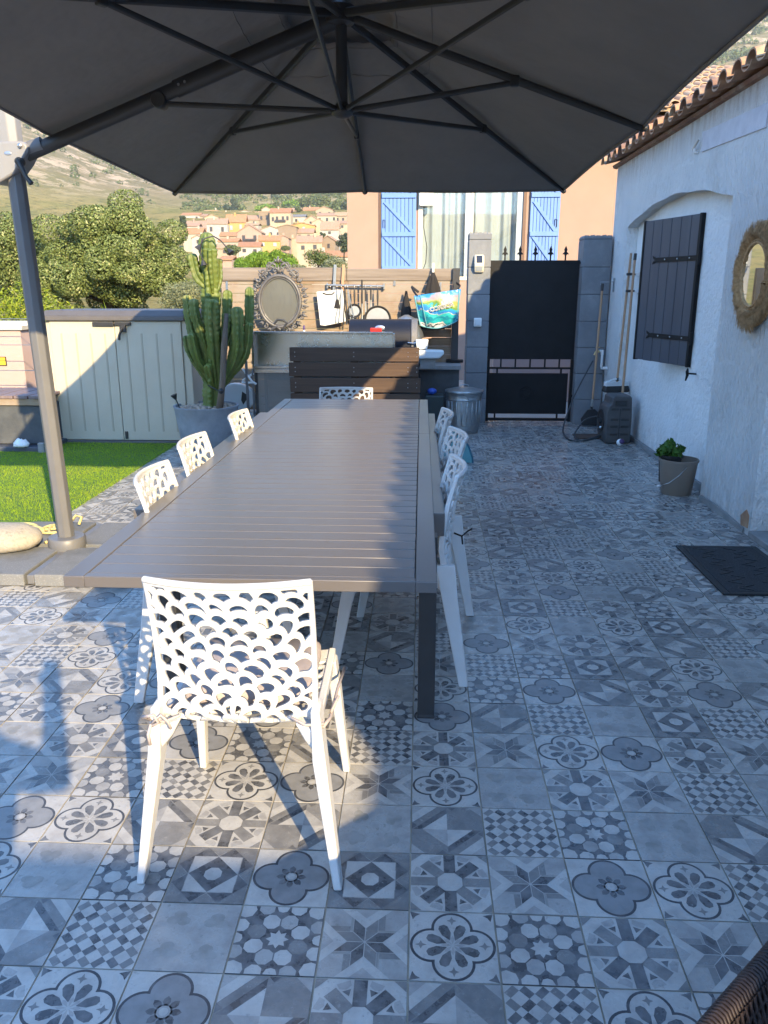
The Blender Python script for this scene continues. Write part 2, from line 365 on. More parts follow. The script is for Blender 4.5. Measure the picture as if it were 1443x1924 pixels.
MT['bag_dark'] = mat('navy_web', (.02, .022, .03), .7)
MT['text_dark'] = mat('printed_black', (.02, .02, .02), .5)
MT['text_white'] = mat('printed_white', (.8, .8, .78), .5)
MT['badge'] = mat('steel_badge', (.35, .4, .5), .3, metal=.7)
MT['purple'] = mat('purple_rubber', (.06, .03, .12), .5)
# ------------------------------------------------------------------ camera, sun, sky
cam_d = bpy.data.cameras.new('camera'); cam = bpy.data.objects.new('camera', cam_d); COL.objects.link(cam)
th, ps = R(15.695), R(2.625)
cam.location = (0, 0, 1.52)
cam.rotation_euler = (PI / 2 - th, 0, ps)
cam_d.sensor_width = 36; cam_d.lens = 1491.2 / 1924 * 36
cam_d.clip_start = .02; cam_d.clip_end = 9000
scene.camera = cam

SUNV = Vector((.96, -1.905, 1.0)).normalized()      # towards the sun
elev = math.asin(SUNV.z); azim = math.atan2(SUNV.x, SUNV.y)
sd = bpy.data.lights.new('sun', 'SUN'); sun = bpy.data.objects.new('sun', sd); COL.objects.link(sun)
sd.energy = 4.1; sd.angle = R(.53); sd.color = (1.0, .77, .44)
sun.rotation_euler = (-SUNV).to_track_quat('-Z', 'Y').to_euler()
w = bpy.data.worlds.new('World'); scene.world = w; w.use_nodes = True
bg = w.node_tree.nodes['Background']
sky = w.node_tree.nodes.new('ShaderNodeTexSky'); sky.sky_type = 'NISHITA'; sky.sun_disc = False
sky.sun_elevation = elev; sky.sun_rotation = azim; sky.altitude = 100; sky.air_density = 1.0; sky.dust_density = .2; sky.ozone_density = 2.0
tint = w.node_tree.nodes.new('ShaderNodeMix'); tint.data_type = 'RGBA'; tint.blend_type = 'MULTIPLY'; tint.inputs[0].default_value = 1
tint.inputs[7].default_value = (.585, 1.0, 1.30, 1)         # daylight white balance of the photograph
w.node_tree.links.new(sky.outputs['Color'], tint.inputs[6]); w.node_tree.links.new(tint.outputs[2], bg.inputs['Color']); bg.inputs['Strength'].default_value = .15
vs = scene.view_settings
vs.view_transform = 'Standard'; vs.look = 'None'; vs.gamma = 1; vs.exposure = 1.97; vs.use_curve_mapping = False
scene.cycles.max_bounces = 8; scene.cycles.diffuse_bounces = 4; scene.cycles.transparent_max_bounces = 16
scene.cycles.use_denoising = True

# ------------------------------------------------------------------ terrace of patterned cement tiles
TS, TX0, TY0 = .212, -.012, 1.451
def clip_sq(poly, h=1.0):
    for ax, sg in ((0, 1), (0, -1), (1, 1), (1, -1)):
        out = []
        for i in range(len(poly)):
            a, b = poly[i], poly[(i + 1) % len(poly)]
            da, db = h - sg * a[ax], h - sg * b[ax]
            if da >= 0: out.append(a)
            if (da > 0 > db) or (da < 0 < db):
                t = da / (da - db); out.append((a[0] + (b[0] - a[0]) * t, a[1] + (b[1] - a[1]) * t))
        poly = out
        if len(poly) < 3: return []
    return poly
def rp(pts, a):
    c, s_ = math.cos(a), math.sin(a)
    return [(x * c - y * s_, x * s_ + y * c) for x, y in pts]
def ngon(r, n, ph=0, cx=0, cy=0):
    return [(cx + r * math.cos(ph + 2 * PI * k / n), cy + r * math.sin(ph + 2 * PI * k / n)) for k in range(n)]
def quatre(rho, d=.5, n=64):
    out = []
    for k in range(n):
        a = 2 * PI * k / n; f = (a + PI / 4) % (PI / 2) - PI / 4
        r = d * math.cos(f) + math.sqrt(max(rho * rho - (d * math.sin(f)) ** 2, 0))
        out.append((r * math.cos(a), r * math.sin(a)))
    return out
Li, Pa, Mi, Da, St, Ln, As = 0, 1, 2, 3, 4, 5, 6
def pat_Q1():
    o = [(quatre(.492), Ln, 1), (quatre(.428), As, 2), (ngon(.19, 12), Da, 3)]
    for k in range(8):
        a = k * PI / 4
        o.append((rp([(.15, -.035), (.24, -.085), (.32, -.07), (.39, 0), (.32, .07), (.24, .085), (.15, .035)], a), Da, 3))
    o.append((ngon(.15, 12), Pa, 4)); o.append((ngon(.10, 12), Li, 5))
    return Li, o
def pat_Q2():
    o = [(quatre(.492), Ln, 1), (quatre(.428), Li, 2)]
    for k in range(8):
        a = k * PI / 4 + PI / 8
        o.append((rp([(.15, 0), (.36, -.115), (.56, -.12), (.64, -.06), (.64, .06), (.56, .12), (.36, .115)], a), Da, 3))
        o.append((rp([(.03, 0), (.2, -.05), (.28, 0), (.2, .05)], a + PI / 8), Pa, 4))
    for k in range(4):
        a = k * PI / 2
        o.append((rp([(.6, 0), (.70, -.035), (.74, -.12), (.78, -.035), (.88, 0), (.78, .035), (.74, .12), (.70, .035)], a), Mi, 3))
        o.append((rp([(1, 1), (.93, .75), (.86, .86), (.75, .93)], a), Da, 1))
    return Li, o
def pat_S():
    o = []
    for k in range(4):
        a = k * PI / 2
        o.append((rp([(.36, .36), (1, .36), (1, 1), (.36, 1)], a), Pa, 1))
        o.append((rp([(.30, .36), (.46, .36), (.46, 1), (.30, 1)], a), Mi, 2))
        o.append((rp([(.28, .28), (.36, .36), (1, .36), (1, .28)], a), St, 1))
        o.append((rp([(-.62, 1), (0, .42), (.62, 1), (.30, 1), (0, .72), (-.30, 1)], a), Li, 3))
        o.append((rp([(-.30, 1), (0, .72), (.30, 1)], a), Pa, 3))
    s2 = .42
    for k in range(8):
        a, b = k * PI / 4, (k + 1) * PI / 4
        p1 = (s2 * math.cos(a), s2 * math.sin(a)); p2 = (s2 * math.cos(b), s2 * math.sin(b))
        m = (p1[0] + p2[0], p1[1] + p2[1])
        cx, cy = (p1[0] + m[0] + p2[0]) / 4, (p1[1] + m[1] + p2[1]) / 4
        quad = [(0, 0), p1, m, p2]
        o.append((quad, Li, 4))
        o.append(([(cx + (x - cx) * .93, cy + (y - cy) * .93) for x, y in quad], (Da, Mi)[k % 3 == 1], 5))
    return Pa, o
def pat_M():
    o = [([(math.cos(2 * PI * k / 16) * (.27, .17)[k % 2], math.sin(2 * PI * k / 16) * (.27, .17)[k % 2]) for k in range(16)], Li, 1)]
    def blob(cx, cy, r, a):
        return [(cx + x, cy + y) for x, y in rp([(r, 0), (r * .72, r * .62), (0, r * .92), (-r * .75, r * .6), (-r * .95, 0), (-r * .75, -r * .6), (0, -r * .92), (r * .72, -r * .62)], a)]
    for k in range(8):
        a = k * PI / 4 + PI / 8
        o.append((blob(.56 * math.cos(a), .56 * math.sin(a), .235, a), (Li, Pa, Li, Mi)[k % 4], 1))
        o.append((blob(1.02 * math.cos(a), 1.02 * math.sin(a), .22, a), (Pa, Li)[k % 2], 1))
    for k in range(4):
        a = k * PI / 2
        o.append((blob(.98 * math.cos(a), .98 * math.sin(a), .17, a), Li, 1))
        o.append((blob(1.25 * math.cos(a + PI / 4), 1.25 * math.sin(a + PI / 4), .27, a), Li, 1))
    return Da, o
def pat_C():
    o = []; ws = (.40, .26); us = []; u = -2.2; i = 0
    while u < 2.2:
        us.append((u, u + ws[i % 2])); u += ws[i % 2]; i += 1
    for i, (a, b) in enumerate(us):
        for j, (c, d) in enumerate(us):
            if (i + j) % 2 == 0: continue
            q = [((p + q_) / 2, (p - q_) / 2) for p, q_ in ((a, c), (b, c), (b, d), (a, d))]
            q = clip_sq(q)
            if q: o.append((q, (Da, Mi, Da, Mi, Da)[(i * 2 + j) % 5] if (i * 7 + j * 3) % 6 else Pa, 1))
    return Li, o
def pat_D():
    o = [([(0, 1), (1, 0), (0, -1), (-1, 0)], Pa, 1)]
    for k in range(4):
        a = k * PI / 2
        o.append((rp([(-.66, .66), (0, .66), (-.34, .98)], a), Da, 2)); o.append((rp([(.66, .66), (0, .66), (.34, .98)], a), Da, 2))
        o.append((rp([(-.34, 1), (0, .68), (.34, 1)], a), Mi, 2))
        o.append((rp([(1, 1), (.36, 1), (1, .36)], a), Mi, 2))
    o += [([(-.64, -.64), (.64, -.64), (.64, .64), (-.64, .64)], Li, 3), ([(0, .64), (.64, 0), (0, -.64), (-.64, 0)], Da, 4), (ngon(.24, 8, PI / 8), Li, 5)]
    return Mi, o
def pat_R():
    o = []
    for k in range(4):
        a = k * PI / 2
        o.append((rp([(.30, -.15), (1, -.15), (1, .15), (.30, .15)], a), (Mi, Da)[k % 2], 2))
        o.append((rp([(.32, -.15), (.93, -.17), (.93, .17), (.32, .15)], a + PI / 4), (Da, Mi)[k % 2], 2))
        for s_ in (-1, 1):
            aa = a + s_ * PI / 8
            o.append((rp([(.62, 0), (.78, -.10), (.78, .10)], aa), Da, 2))
            o.append((rp([(.86, -.14), (.80, 0), (.86, .14), (1, .16), (1, -.16)], aa), Pa, 1))
        o.append((rp([(1, 1), (.72, 1), (1, .72)], a), Mi, 3))
    o.append((ngon(.34, 8, PI / 8), Li, 4))
    return Li, o
def pat_X():
    o = []
    for k in range(4):
        a = k * PI / 2
        o.append((rp([(0, .95), (.95, 0), (.70, 0), (0, .70)], a), Da if k % 2 == 0 else Mi, 1))
        o.append((rp([(0, .70), (.70, 0), (0, 0)], a), (Li, Pa, Li, Mi)[k], 1))
        o.append((rp([(.62, .62), (1.0, .62), (1.0, 1.0), (.62, 1.0)], a), Pa, 1))
        o.append((rp([(.28, .98), (.98, .28), (1, .62), (.62, 1)], a), (Li, Mi)[k % 2], 2))
        o.append((rp([(.02, .99), (.28, .99), (.15, .84)], a), Da, 2))
    return Mi, o
def pat_P():
    o = []
    r_ = random.Random(3)
    for cx, cy in ((-.45, .5), (.45, .45), (-.5, -.45), (.42, -.5)):
        for dx, dy in ((-.13, .06), (.13, .05), (0, -.12)):
            o.append(([(cx + dx + (.15 + .03 * r_.random()) * math.cos(k * PI / 6), cy + dy + (.12 + .03 * r_.random()) * math.sin(k * PI / 6)) for k in range(12)], St, 1 + (dx > 0) + 2 * (dx == 0)))
    return Pa, o
PATS = {'Q': pat_Q1(), 'q': pat_Q2(), 'S': pat_S(), 'M': pat_M(), 'C': pat_C(), 'D': pat_D(), 'R': pat_R(), 'X': pat_X(), 'P': pat_P()}
# rows read off the floor, first column given (col 0 starts at TX0)
ROWS = {-1: (-5, 'RqQXRXCqMP'), 0: (-5, 'XCPMSqMRSD'), 1: (-5, 'PMDQDRSQqC'), 2: (-6, 'QqXRXPXCMPX'), 3: (-6, 'SMCqQSqPRSC'),
        4: (-7, 'PRDQMXCRSqQRS'), 5: (-2, 'RMQXCPDC'), 6: (-2, 'XPqMQXRQ'), 7: (-1, 'QSCMDXqP')}
TILE = {}
prng = random.Random(42)
for r in range(-7, 39):
    for c in range(-20, 12):
        k = None
        if r in ROWS:
            c0, s_ = ROWS[r]
            if 0 <= c - c0 < len(s_): k = s_[c - c0]
        if k is None:
            ban = {TILE.get((r - 1, c)), TILE.get((r, c - 1)), TILE.get((r - 2, c))}
            k = prng.choice([p for p in 'QqSMCDRXPqQX' if p not in ban])
        TILE[(r, c)] = k
fl = MB()
for (r, c), k in TILE.items():
    cx, cy = TX0 + (c + .5) * TS, TY0 + (r + .5) * TS
    if cx < -2.46 and cy > 5.0: continue
    if cy > 9.42 and not (.77 < cx < 1.75): continue
    h = TS / 2 - .0022
    jx, jy, jr = prng.uniform(-.0006, .0006), prng.uniform(-.0006, .0006), prng.choice((0, 1, 2, 3)) * PI / 2 if k in 'SXCP' else 0
    z0 = .004 + prng.uniform(0, .0006)
    base, polys = PATS[k]
    fl.mi = base
    fl.box(cx - h, cx + h, cy - h, cy + h, -.004, z0)
    fl.f.pop(-6); fl.m.pop(-6)            # no hidden underside
    for pts, tone, lay in polys:
        q = clip_sq([p for p in rp(pts, jr)], .995)
        if not q: continue
        fl.mi = tone
        z = z0 + .00022 * lay
        fl.add([(cx + jx + x * h, cy + jy + y * h, z) for x, y in q], [tuple(range(len(q)))])
for i in range(len(fl.f)): pass
floor = fl.build('terrace_floor', [MT['tile_light'], MT['tile_pale'], MT['tile_mid'], MT['tile_dark'], MT['tile_stain'], MT['tile_line'], MT['tile_ash']], fix=False)
tag(floor, 'patterned grey and white cement tile floor of the terrace', 'floor', kind='structure')
gb = MB(); gb.box(-9, 6.5, -9, 9.62, -.12, .0012)
tag(gb.build('terrace_slab', MT['grout']), 'grout bed under the patterned terrace tiles', 'floor', kind='structure')
# ------------------------------------------------------------------ chairs
W2 = .205      # half width of the shell
PROF = [(.205, .452), (.12, .440), (0, .432), (-.10, .430), (-.165, .436), (-.198, .462), (-.210, .51), (-.215, .58), (-.222, .66), (-.238, .75), (-.268, .862)]
def prof_sampler():
    P = [Vector((0, a, b)) for a, b in PROF]
    # Catmull-Rom densify
    Q = []
    for i in range(len(P) - 1):
        p0, p1, p2, p3 = P[max(i - 1, 0)], P[i], P[i + 1], P[min(i + 2, len(P) - 1)]
        for k in range(8):
            t = k / 8
            Q.append(.5 * ((2 * p1) + (p2 - p0) * t + (2 * p0 - 5 * p1 + 4 * p2 - p3) * t * t + (3 * p1 - p0 - 3 * p2 + p3) * t ** 3))
    Q.append(P[-1])
    d = [0]
    for i in range(1, len(Q)): d.append(d[-1] + (Q[i] - Q[i - 1]).length)
    return Q, d
PQ, PD = prof_sampler(); PL = PD[-1]
S_SPLIT = PD[5 * 8 - 2]        # where the seat turns up into the back
def shell_pt(u, s_):
    import bisect
    s_ = min(max(s_, 0), PL - 1e-6)
    i = min(max(bisect.bisect(PD, s_) - 1, 0), len(PQ) - 2)
    t = (s_ - PD[i]) / (PD[i + 1] - PD[i])
    p = PQ[i].lerp(PQ[i + 1], t)
    up = max(0, min(1, (s_ - S_SPLIT + .05) / .16))
    k = (u / W2) ** 2
    bow = .045 * up * k                       # the sides of the back come forward
    wid = 1 + .0 * up
    dish = .014 * (1 - up) * k
    return (u * wid, p.y + bow, p.z + dish)
def scale_field(x, y):
    """>0 = plastic, <0 = hole; fish scales fanned round a point low on the back"""
    x, y = x + .0065 * math.sin(31 * y + 1.3) + .004 * math.sin(57 * x + 40 * y), y + .006 * math.sin(27 * x + .7 + 19 * y)
    cx, cy = 0.0, -.012
    dx, dy = x - cx, y - cy
    r = math.hypot(dx, dy); a = math.atan2(dx, dy)
    best = 1e9
    step = .0375
    k0 = int((r - .03) / step) - 1
    for k in range(max(0, k0), k0 + 5):
        rk = .022 + step * k
        n = max(5, int(round(2 * PI * rk / .054)))
        ph = (.5 if k % 2 else 0) if n % 2 == 0 else (0 if k % 2 else .5)
        u_ = a / (2 * PI) * n - ph
        j = math.floor(u_ + .5)
        th_ = (j + ph) * 2 * PI / n
        px, py = dx - rk * math.sin(th_), dy - rk * math.cos(th_)
        lr = px * math.sin(th_) + py * math.cos(th_); lt = px * math.cos(th_) - py * math.sin(th_)
        rho = PI * rk / n
        if lr >= 0:
            d = rho - math.hypot(lt, lr * .92)
            best = min(best, abs(d))
            if d > 0: break
        else:
            best = min(best, max(0, rho * (1 + .4 * lr / rk) - abs(lt)))
            break
    wd = .0070 + .0015 * math.sin(7 * a + 20 * r)
    if -.01 < dy < .16: best = min(best, abs(dx) + .0015)
    return wd - best
def chair_sheet(s0, s1, nu, nv, edge_top, edge_bot):
    us = np.linspace(-W2, W2, nu + 1); ss = np.linspace(s0, s1, nv + 1)
    g = np.zeros((nv + 1, nu + 1))
    for j, s_ in enumerate(ss):
        for i, u in enumerate(us):
            f = scale_field(u, s_ - S_SPLIT)
            f = max(f, abs(u) - (W2 - .010), s_ - (s1 - edge_top), (s0 + edge_bot) - s_)
            g[j, i] = max(min(f, .02), -.02)
    vid = {}; V = []; F = []
    def vert(key, u, s_):
        if key not in vid:
            vid[key] = len(V); V.append(shell_pt(u, s_))
        return vid[key]
    for j in range(nv):
        for i in range(nu):
            c = [(j, i), (j, i + 1), (j + 1, i + 1), (j + 1, i)]
            val = [g[a] for a in c]
            if max(val) <= 0: continue
            poly = []
            for k in range(4):
                a, b = c[k], c[(k + 1) % 4]; va, vb = val[k], val[(k + 1) % 4]
                if va > 0: poly.append(vert(a, us[a[1]], ss[a[0]]))
                if (va > 0) != (vb > 0):
                    t = va / (va - vb); t = min(max(t, .04), .96)
                    key = (a, b) if a < b else (b, a)
                    poly.append(vert(key, us[a[1]] + (us[b[1]] - us[a[1]]) * t, ss[a[0]] + (ss[b[0]] - ss[a[0]]) * t))
            if len(poly) >= 3: F.append(tuple(poly))
    return V, F
def leg_bm(top, mid, foot, sz_t, sz_m, sz_f):
    """a flat tapering leg: rectangular sections at three points"""
    rings = []
    for p, (a, b) in ((top, sz_t), (mid, sz_m), (foot, sz_f)):
        rings.append([(p[0] + sx * a / 2, p[1] + sy * b / 2, p[2]) for sx, sy in ((-1, -1), (1, -1), (1, 1), (-1, 1))])
    m = MB(); m.loft(rings); return m
def make_chair():
    t = empty('dining_chair')
    WP = MT['white_plastic']
    m = MB(); m.add(*chair_sheet(S_SPLIT - .012, PL, 116, 118, .017, .0)); b = m.build('backrest', WP, t, smooth=50, solid=.013, bevel=0)
    m = MB(); m.add(*chair_sheet(0.0, S_SPLIT - .012, 76, 80, 0, .02)); m.build('seat', WP, t, smooth=50, solid=.010)
    f = MB()
    for s_ in (-1, 1):                         # side stiles of the back, one frame with the lower rail lugs
        rings = []
        for k in range(15):
            q = S_SPLIT - .03 + (PL - S_SPLIT + .03) * k / 14
            x, y, z = shell_pt(s_ * (W2 - .004), q)
            d = .026 - .012 * k / 14
            rings.append([(x - s_ * .007, y - d * .35, z), (x + s_ * .007, y - d * .35, z), (x + s_ * .007, y + d * .65, z), (x - s_ * .007, y + d * .65, z)])
        f.loft(rings)
        rings = []
        for k in range(9):                     # seat side rail
            q = (S_SPLIT - .02) * k / 8
            x, y, z = shell_pt(s_ * (W2 - .002), q)
            rings.append([(x - .010, y, z - .026), (x + .010, y, z - .026), (x + .010, y, z + .008), (x - .010, y, z + .008)])
        f.loft(rings)
    tp = [shell_pt(u, PL - .004) for u in np.linspace(-W2, W2, 13)]
    f.tube(tp, .0095, 8)
    f.build('back_frame', WP, t, smooth=True, bevel=.003)
    for s_ in (-1, 1):
        leg_bm((s_ * .205, -.185, .50), (s_ * .214, -.205, .36), (s_ * .262, -.265, 0), (.022, .075), (.034, .062), (.022, .038)).build('leg', WP, t, smooth=True, bevel=.004)
        leg_bm((s_ * .205, .175, .452), (s_ * .212, .20, .34), (s_ * .236, .262, 0), (.026, .060), (.032, .050), (.022, .034)).build('leg', WP, t, smooth=True, bevel=.004)
        g = MB()
        g.loft([[(s_ * .15, -.205, .452), (s_ * .205, -.22, .44), (s_ * .205, -.14, .44), (s_ * .15, -.14, .452)],
                [(s_ * .17, -.205, .41), (s_ * .205, -.225, .40), (s_ * .205, -.155, .40), (s_ * .17, -.155, .41)],
                [(s_ * .196, -.21, .375), (s_ * .21, -.22, .375), (s_ * .21, -.18, .375), (s_ * .196, -.18, .375)]])
        g.build('leg_bracket', WP, t, smooth=True, bevel=.006)
    return t
proto = make_chair()
CH = 'white perforated chairs round the long table'
spots = [(-.462, 2.005, .0, 'white openwork chair with its back to the viewer at the near end of the table', 1),
         (-.80, 2.94, -88, 'white openwork chair on the lawn side, nearest the parasol mast', 1),
         (-.835, 3.60, -91, 'white openwork chair on the lawn side, between two chairs of its row', 1),
         (-.79, 4.38, -90, 'white openwork chair on the lawn side, beside the cactus pot', 1),
         (-.085, 3.11, 91, 'white openwork chair on the house side, first in its row with a dark cushion tie', 1),
         (-.045, 3.79, 97, 'white openwork chair on the house side, middle of its row of three', 1),
         (-.085, 4.48, 92, 'white openwork chair on the house side, closest to the metal dustbin', 1),
         (-.575, 5.93, 180, 'white openwork chair at the far end of the table before the slatted screen', .925)]
for i, (x, y, a, lab, sz) in enumerate(spots):
    c = proto if i == 0 else copy_tree(proto)
    c.location = (x, y, .005); c.rotation_euler = (0, 0, R(a)); c.scale = (1, 1, sz * .975)
    tag(c, lab, 'chair', CH)
# seat cushion of the near chair with its tied ribbons
cu = empty('seat_cushion', (-.462, 2.03, .455), 0, 'mauve grey pad tied with ribbons to the nearest white chair', 'cushion')
m = MB()
rings = []
for z, g in ((.0, .94), (.012, 1), (.030, 1), (.042, .93)):
    ring = []
    for k in range(32):
        a = 2 * PI * k / 32
        cx = abs(math.cos(a)) ** .35 * math.copysign(1, math.cos(a)); cy = abs(math.sin(a)) ** .35 * math.copysign(1, math.sin(a))
        ring.append((cx * .178 * g, .01 + cy * .185 * g, z + .006 * math.sin(3 * a)))
    rings.append(ring)
m.loft(rings); m.build('pad', MT['cushion'], cu, smooth='all')
def ribbon(mb, pts, w=.005): mb.tube(pts, w * .8, 6)
for s_ in (-1, 1):
    m = MB()
    x = s_ * .212
    ribbon(m, [(s_ * .17, -.17, .01), (x, -.20, .0), (x + s_ * .012, -.235, -.005), (x - s_ * .03, -.25, 0), (x - s_ * .07, -.235, .012)])
    if s_ < 0:
        ribbon(m, [(x, -.245, .0), (x - .02, -.262, .02), (x + .012, -.27, .03), (x + .02, -.262, .005), (x, -.262, -.005)], .006)
        ribbon(m, [(x, -.262, 0), (x + .03, -.268, .03), (x + .045, -.266, .01), (x + .05, -.262, -.012)], .005)
        ribbon(m, [(x, -.262, 0), (x - .006, -.272, -.025), (x - .004, -.27, -.055)], .006)
    else:
        ribbon(m, [(x + .012, -.235, -.012), (x + .022, -.17, -.025), (x + .024, .02, -.035), (x + .03, .16, -.045)], .006)
        ribbon(m, [(x + .022, -.15, -.02), (x + .04, -.12, .012), (x + .03, -.08, -.02)], .005)
    m.build('ribbon', MT['cushion'], cu, smooth='all')
m = MB(); m.tube([(.155, 3.335, .49), (.19, 3.355, .47), (.215, 3.365, .49), (.235, 3.372, .50)], .004, 6); m.tube([(.19, 3.355, .47), (.195, 3.365, .43)], .004, 6)
tag(m.build('cushion_tie', MT['cloth_black'], smooth='all'), 'dark ribbon tied round the back of the first house-side chair', 'ribbon')
# ------------------------------------------------------------------ extending table
tb = empty('dining_table', (-.48, 3.95, 0), 0, 'long taupe metal extending table with a slatted top', 'table')
TL, TRt = -1.003, .053       # left and right edges
def T(x, y): return (x + .48, y - 3.95)
def leaf(y0, y1, name):
    m = MB()
    x0, a0 = T(TL, y0); x1, a1 = T(TRt, y1)
    zt, zb = .740, .706
    e, fr = .0, .060
    for bx in ((x0, x0 + fr, a0, a1), (x1 - fr, x1, a0, a1)):
        m.box(*bx, zb, zt)
    m.box(x0 + fr, x1 - fr, a0, a0 + .030, zb, zt); m.box(x0 + fr, x1 - fr, a1 - .03, a1, zb, zt)
    n = int((a1 - a0 - .06) / .0835 + .5); pit = (a1 - a0 - .06) / n
    for k in range(n):
        m.box(x0 + fr + .0025, x1 - fr - .0025, a0 + .03 + k * pit + .0017, a0 + .03 + (k + 1) * pit - .0017, zt - .014, zt - .0006)
    m.box(x0 + fr, x1 - fr, a0 + .03, a1 - .03, zb + .002, zt - .016)
    return m.build(name, MT['table'], tb, bevel=.0024, seg=2, smooth=True)
leaf(2.065, 4.399, 'tabletop'); leaf(4.402, 5.83, 'tabletop')
m = MB()
x0, x1 = -1.10 + .48, .098 + .48
y0, y1 = 2.895 - 3.95, 5.40 - 3.95
m.box(x0, x0 + .075, y0, y1, .612, .703); m.box(x1 - .075, x1, y0, y1, .612, .703)
m.box(x0 + .075, x1 - .075, y0, y0 + .05, .62, .700); m.box(x0 + .075, x1 - .075, y1 - .05, y1, .62, .700)
m.build('base_frame', MT['table'], tb, bevel=.003)
for lx in (-.925, .003):
    for ly in (2.60, 5.24):
        m = MB(); a, b = T(lx, ly)
        m.box(a, a + .062, b, b + .062, .008, .70); m.mi = 0
        m.box(a - .001, a + .063, b - .001, b + .063, .004, .016)
        m.build('leg', MT['antra'], tb, bevel=.003)
# ------------------------------------------------------------------ cantilever parasol
pu = empty('cantilever_parasol', (-2.05, 4.32, 0), 0, 'large charcoal cantilever parasol on a tall grey mast', 'parasol')
PO = Vector((-2.05, 4.32, 0))
HUB = Vector((-.412, 4.30, 0))
cx0, cx1, cyn, cyf = -1.90, 1.075, 2.30, 6.30
zc = lambda y: 2.335 - (y - 2.3) * .029          # slight tilt away from the house door
corner = {'ln': Vector((-1.82, cyn, zc(cyn) - .0)), 'rn': Vector((1.03, cyn, zc(cyn))), 'rf': Vector((1.028, cyf - .02, zc(cyf) - .0)), 'lf': Vector((-1.86, cyf, zc(cyf)))}
mid = {'n': Vector((-.41, cyn - .02, zc(cyn) + .012)), 'r': Vector((1.078, 4.30, 2.287)), 'f': Vector((-.432, cyf + .02, zc(cyf) + .004)), 'l': Vector((-1.925, 4.30, 2.287))}
order = [corner['ln'], mid['n'], corner['rn'], mid['r'], corner['rf'], mid['f'], corner['lf'], mid['l']]
APEX = Vector((-.412, 4.30, 2.865))
def canopy_mesh(t0, t1, nt=14, nseg=20, sag=.035, lift=0):
    V = []; F = []
    ring = []
    for i in range(8):
        a, b = order[i], order[(i + 1) % 8]
        for k in range(nseg): ring.append((i, k / nseg, a, b))
    n = len(ring)
    for j in range(nt + 1):
        t = t0 + (t1 - t0) * j / nt
        for (i, q, a, b) in ring:
            e = a.lerp(b, q)
            p = APEX.lerp(e, t)
            bulge = math.sin(PI * q)
            p.z -= sag * bulge * t * (1 - .55 * t) * .9
            c2 = APEX.lerp(a.lerp(b, .5), t)
            # the hem is cut slightly hollow between the rib ends
            hol = .045 * bulge * (t ** 6)
            d = Vector((HUB.x - p.x, HUB.y - p.y, 0)); d.normalize()
            p += d * hol
            p.z += lift
            p.z += .006 * math.sin(19 * q + 7 * i) * math.sin(11 * t + i) * (1 - t)
            ed_ = min(q, 1 - q)
            p.z += .0075 * math.sin(34 * t + 5 * i + 14 * q) * math.exp(-ed_ * 9) * (1 - .55 * t) * min(1, ed_ * 40)
            V.append(p - PO)
    for j in range(nt):
        for k in range(n):
            F.append((j * n + k, j * n + (k + 1) % n, (j + 1) * n + (k + 1) % n, (j + 1) * n + k))
    return V, F
m = MB(); m.add(*canopy_mesh(.165, 1.0, 40)); cn = m.build('canopy', MT['canopy'], pu, smooth='all', solid=.004)
sm_ = MB()
for tq in (.30, .185):
    V_, F_ = canopy_mesh(tq, tq + .02, 1); V_ = [Vector(p) - Vector((0, 0, .003)) for p in V_[:160]]
    sm_.tube(V_ + [V_[0]], .0035, 5, cap=False)
sm_.build('seam', MT['canopy'], cn, smooth='all')
m = MB(); m.add(*canopy_mesh(.02, .24, 6, 10, .02, .055)); m.build('vent_flap', MT['canopy'], cn, smooth='all', solid=.004)
hm = MB()
V_, F_ = canopy_mesh(.985, 1.0, 1)
loop = [Vector(p) for p in V_[-160:]]
hm.tube(loop + [loop[0]], .009, 6, cap=False); hm.build('hem', MT['canopy'], cn, smooth='all')
BOT = Vector((-.404, 4.30, 2.365)); TOP = Vector((-.412, 4.30, 2.80))
m = MB(); m.lathe([(.028, 0), (.028, .44)], BOT - PO, 14); m.build('hub_pole', MT['antra'], pu, smooth=True)
m = MB(); m.lathe([(.005, -.034), (.03, -.03), (.052, -.015), (.056, .0), (.045, .018), (.03, .035)], BOT - PO, 24); m.build('lower_hub', MT['antra'], pu, smooth='all')
m = MB(); m.lathe([(.03, -.06), (.07, -.05), (.075, .02), (.04, .05)], TOP - PO, 20); m.build('upper_hub', MT['antra'], pu, smooth=True)
for i, e in enumerate(order):
    a = TOP + Vector((0, 0, -.005)); b = e.copy(); b.z -= .014
    d = (b - a); 
    if i == 7: continue
    m = MB(); m.tube([a - PO, a + d * .33 - PO, a + d * .66 - PO, b - PO], [.0205, .0205, .019, .015], 8, flat=.75)
    rb = m.build('rib', MT['antra'], pu, smooth=True)
    j = a + d * (.57 if i % 2 else .54); j.z -= .012
    if i == 7: j = a + d * .575; j.z -= .075
    m = MB(); m.tube([BOT + (j - BOT).normalized() * .03 - PO, j - PO], .0135, 8, flat=.75); m.build('strut', MT['antra'], pu, smooth=True)
    m = MB(); m.cbox(j - PO + Vector((0, 0, .006)), (.045, .03, .05), Quaternion((0, 0, 1), math.atan2(d.y, d.x)).to_matrix()); m.build('strut_joint', MT['black'], pu, bevel=.006)
    m = MB(); m.sphere(b - PO + Vector((0, 0, .004)), .02, 10, 6, (1, 1, .8)); m.build('rib_tip', MT['black'], rb, smooth='all')
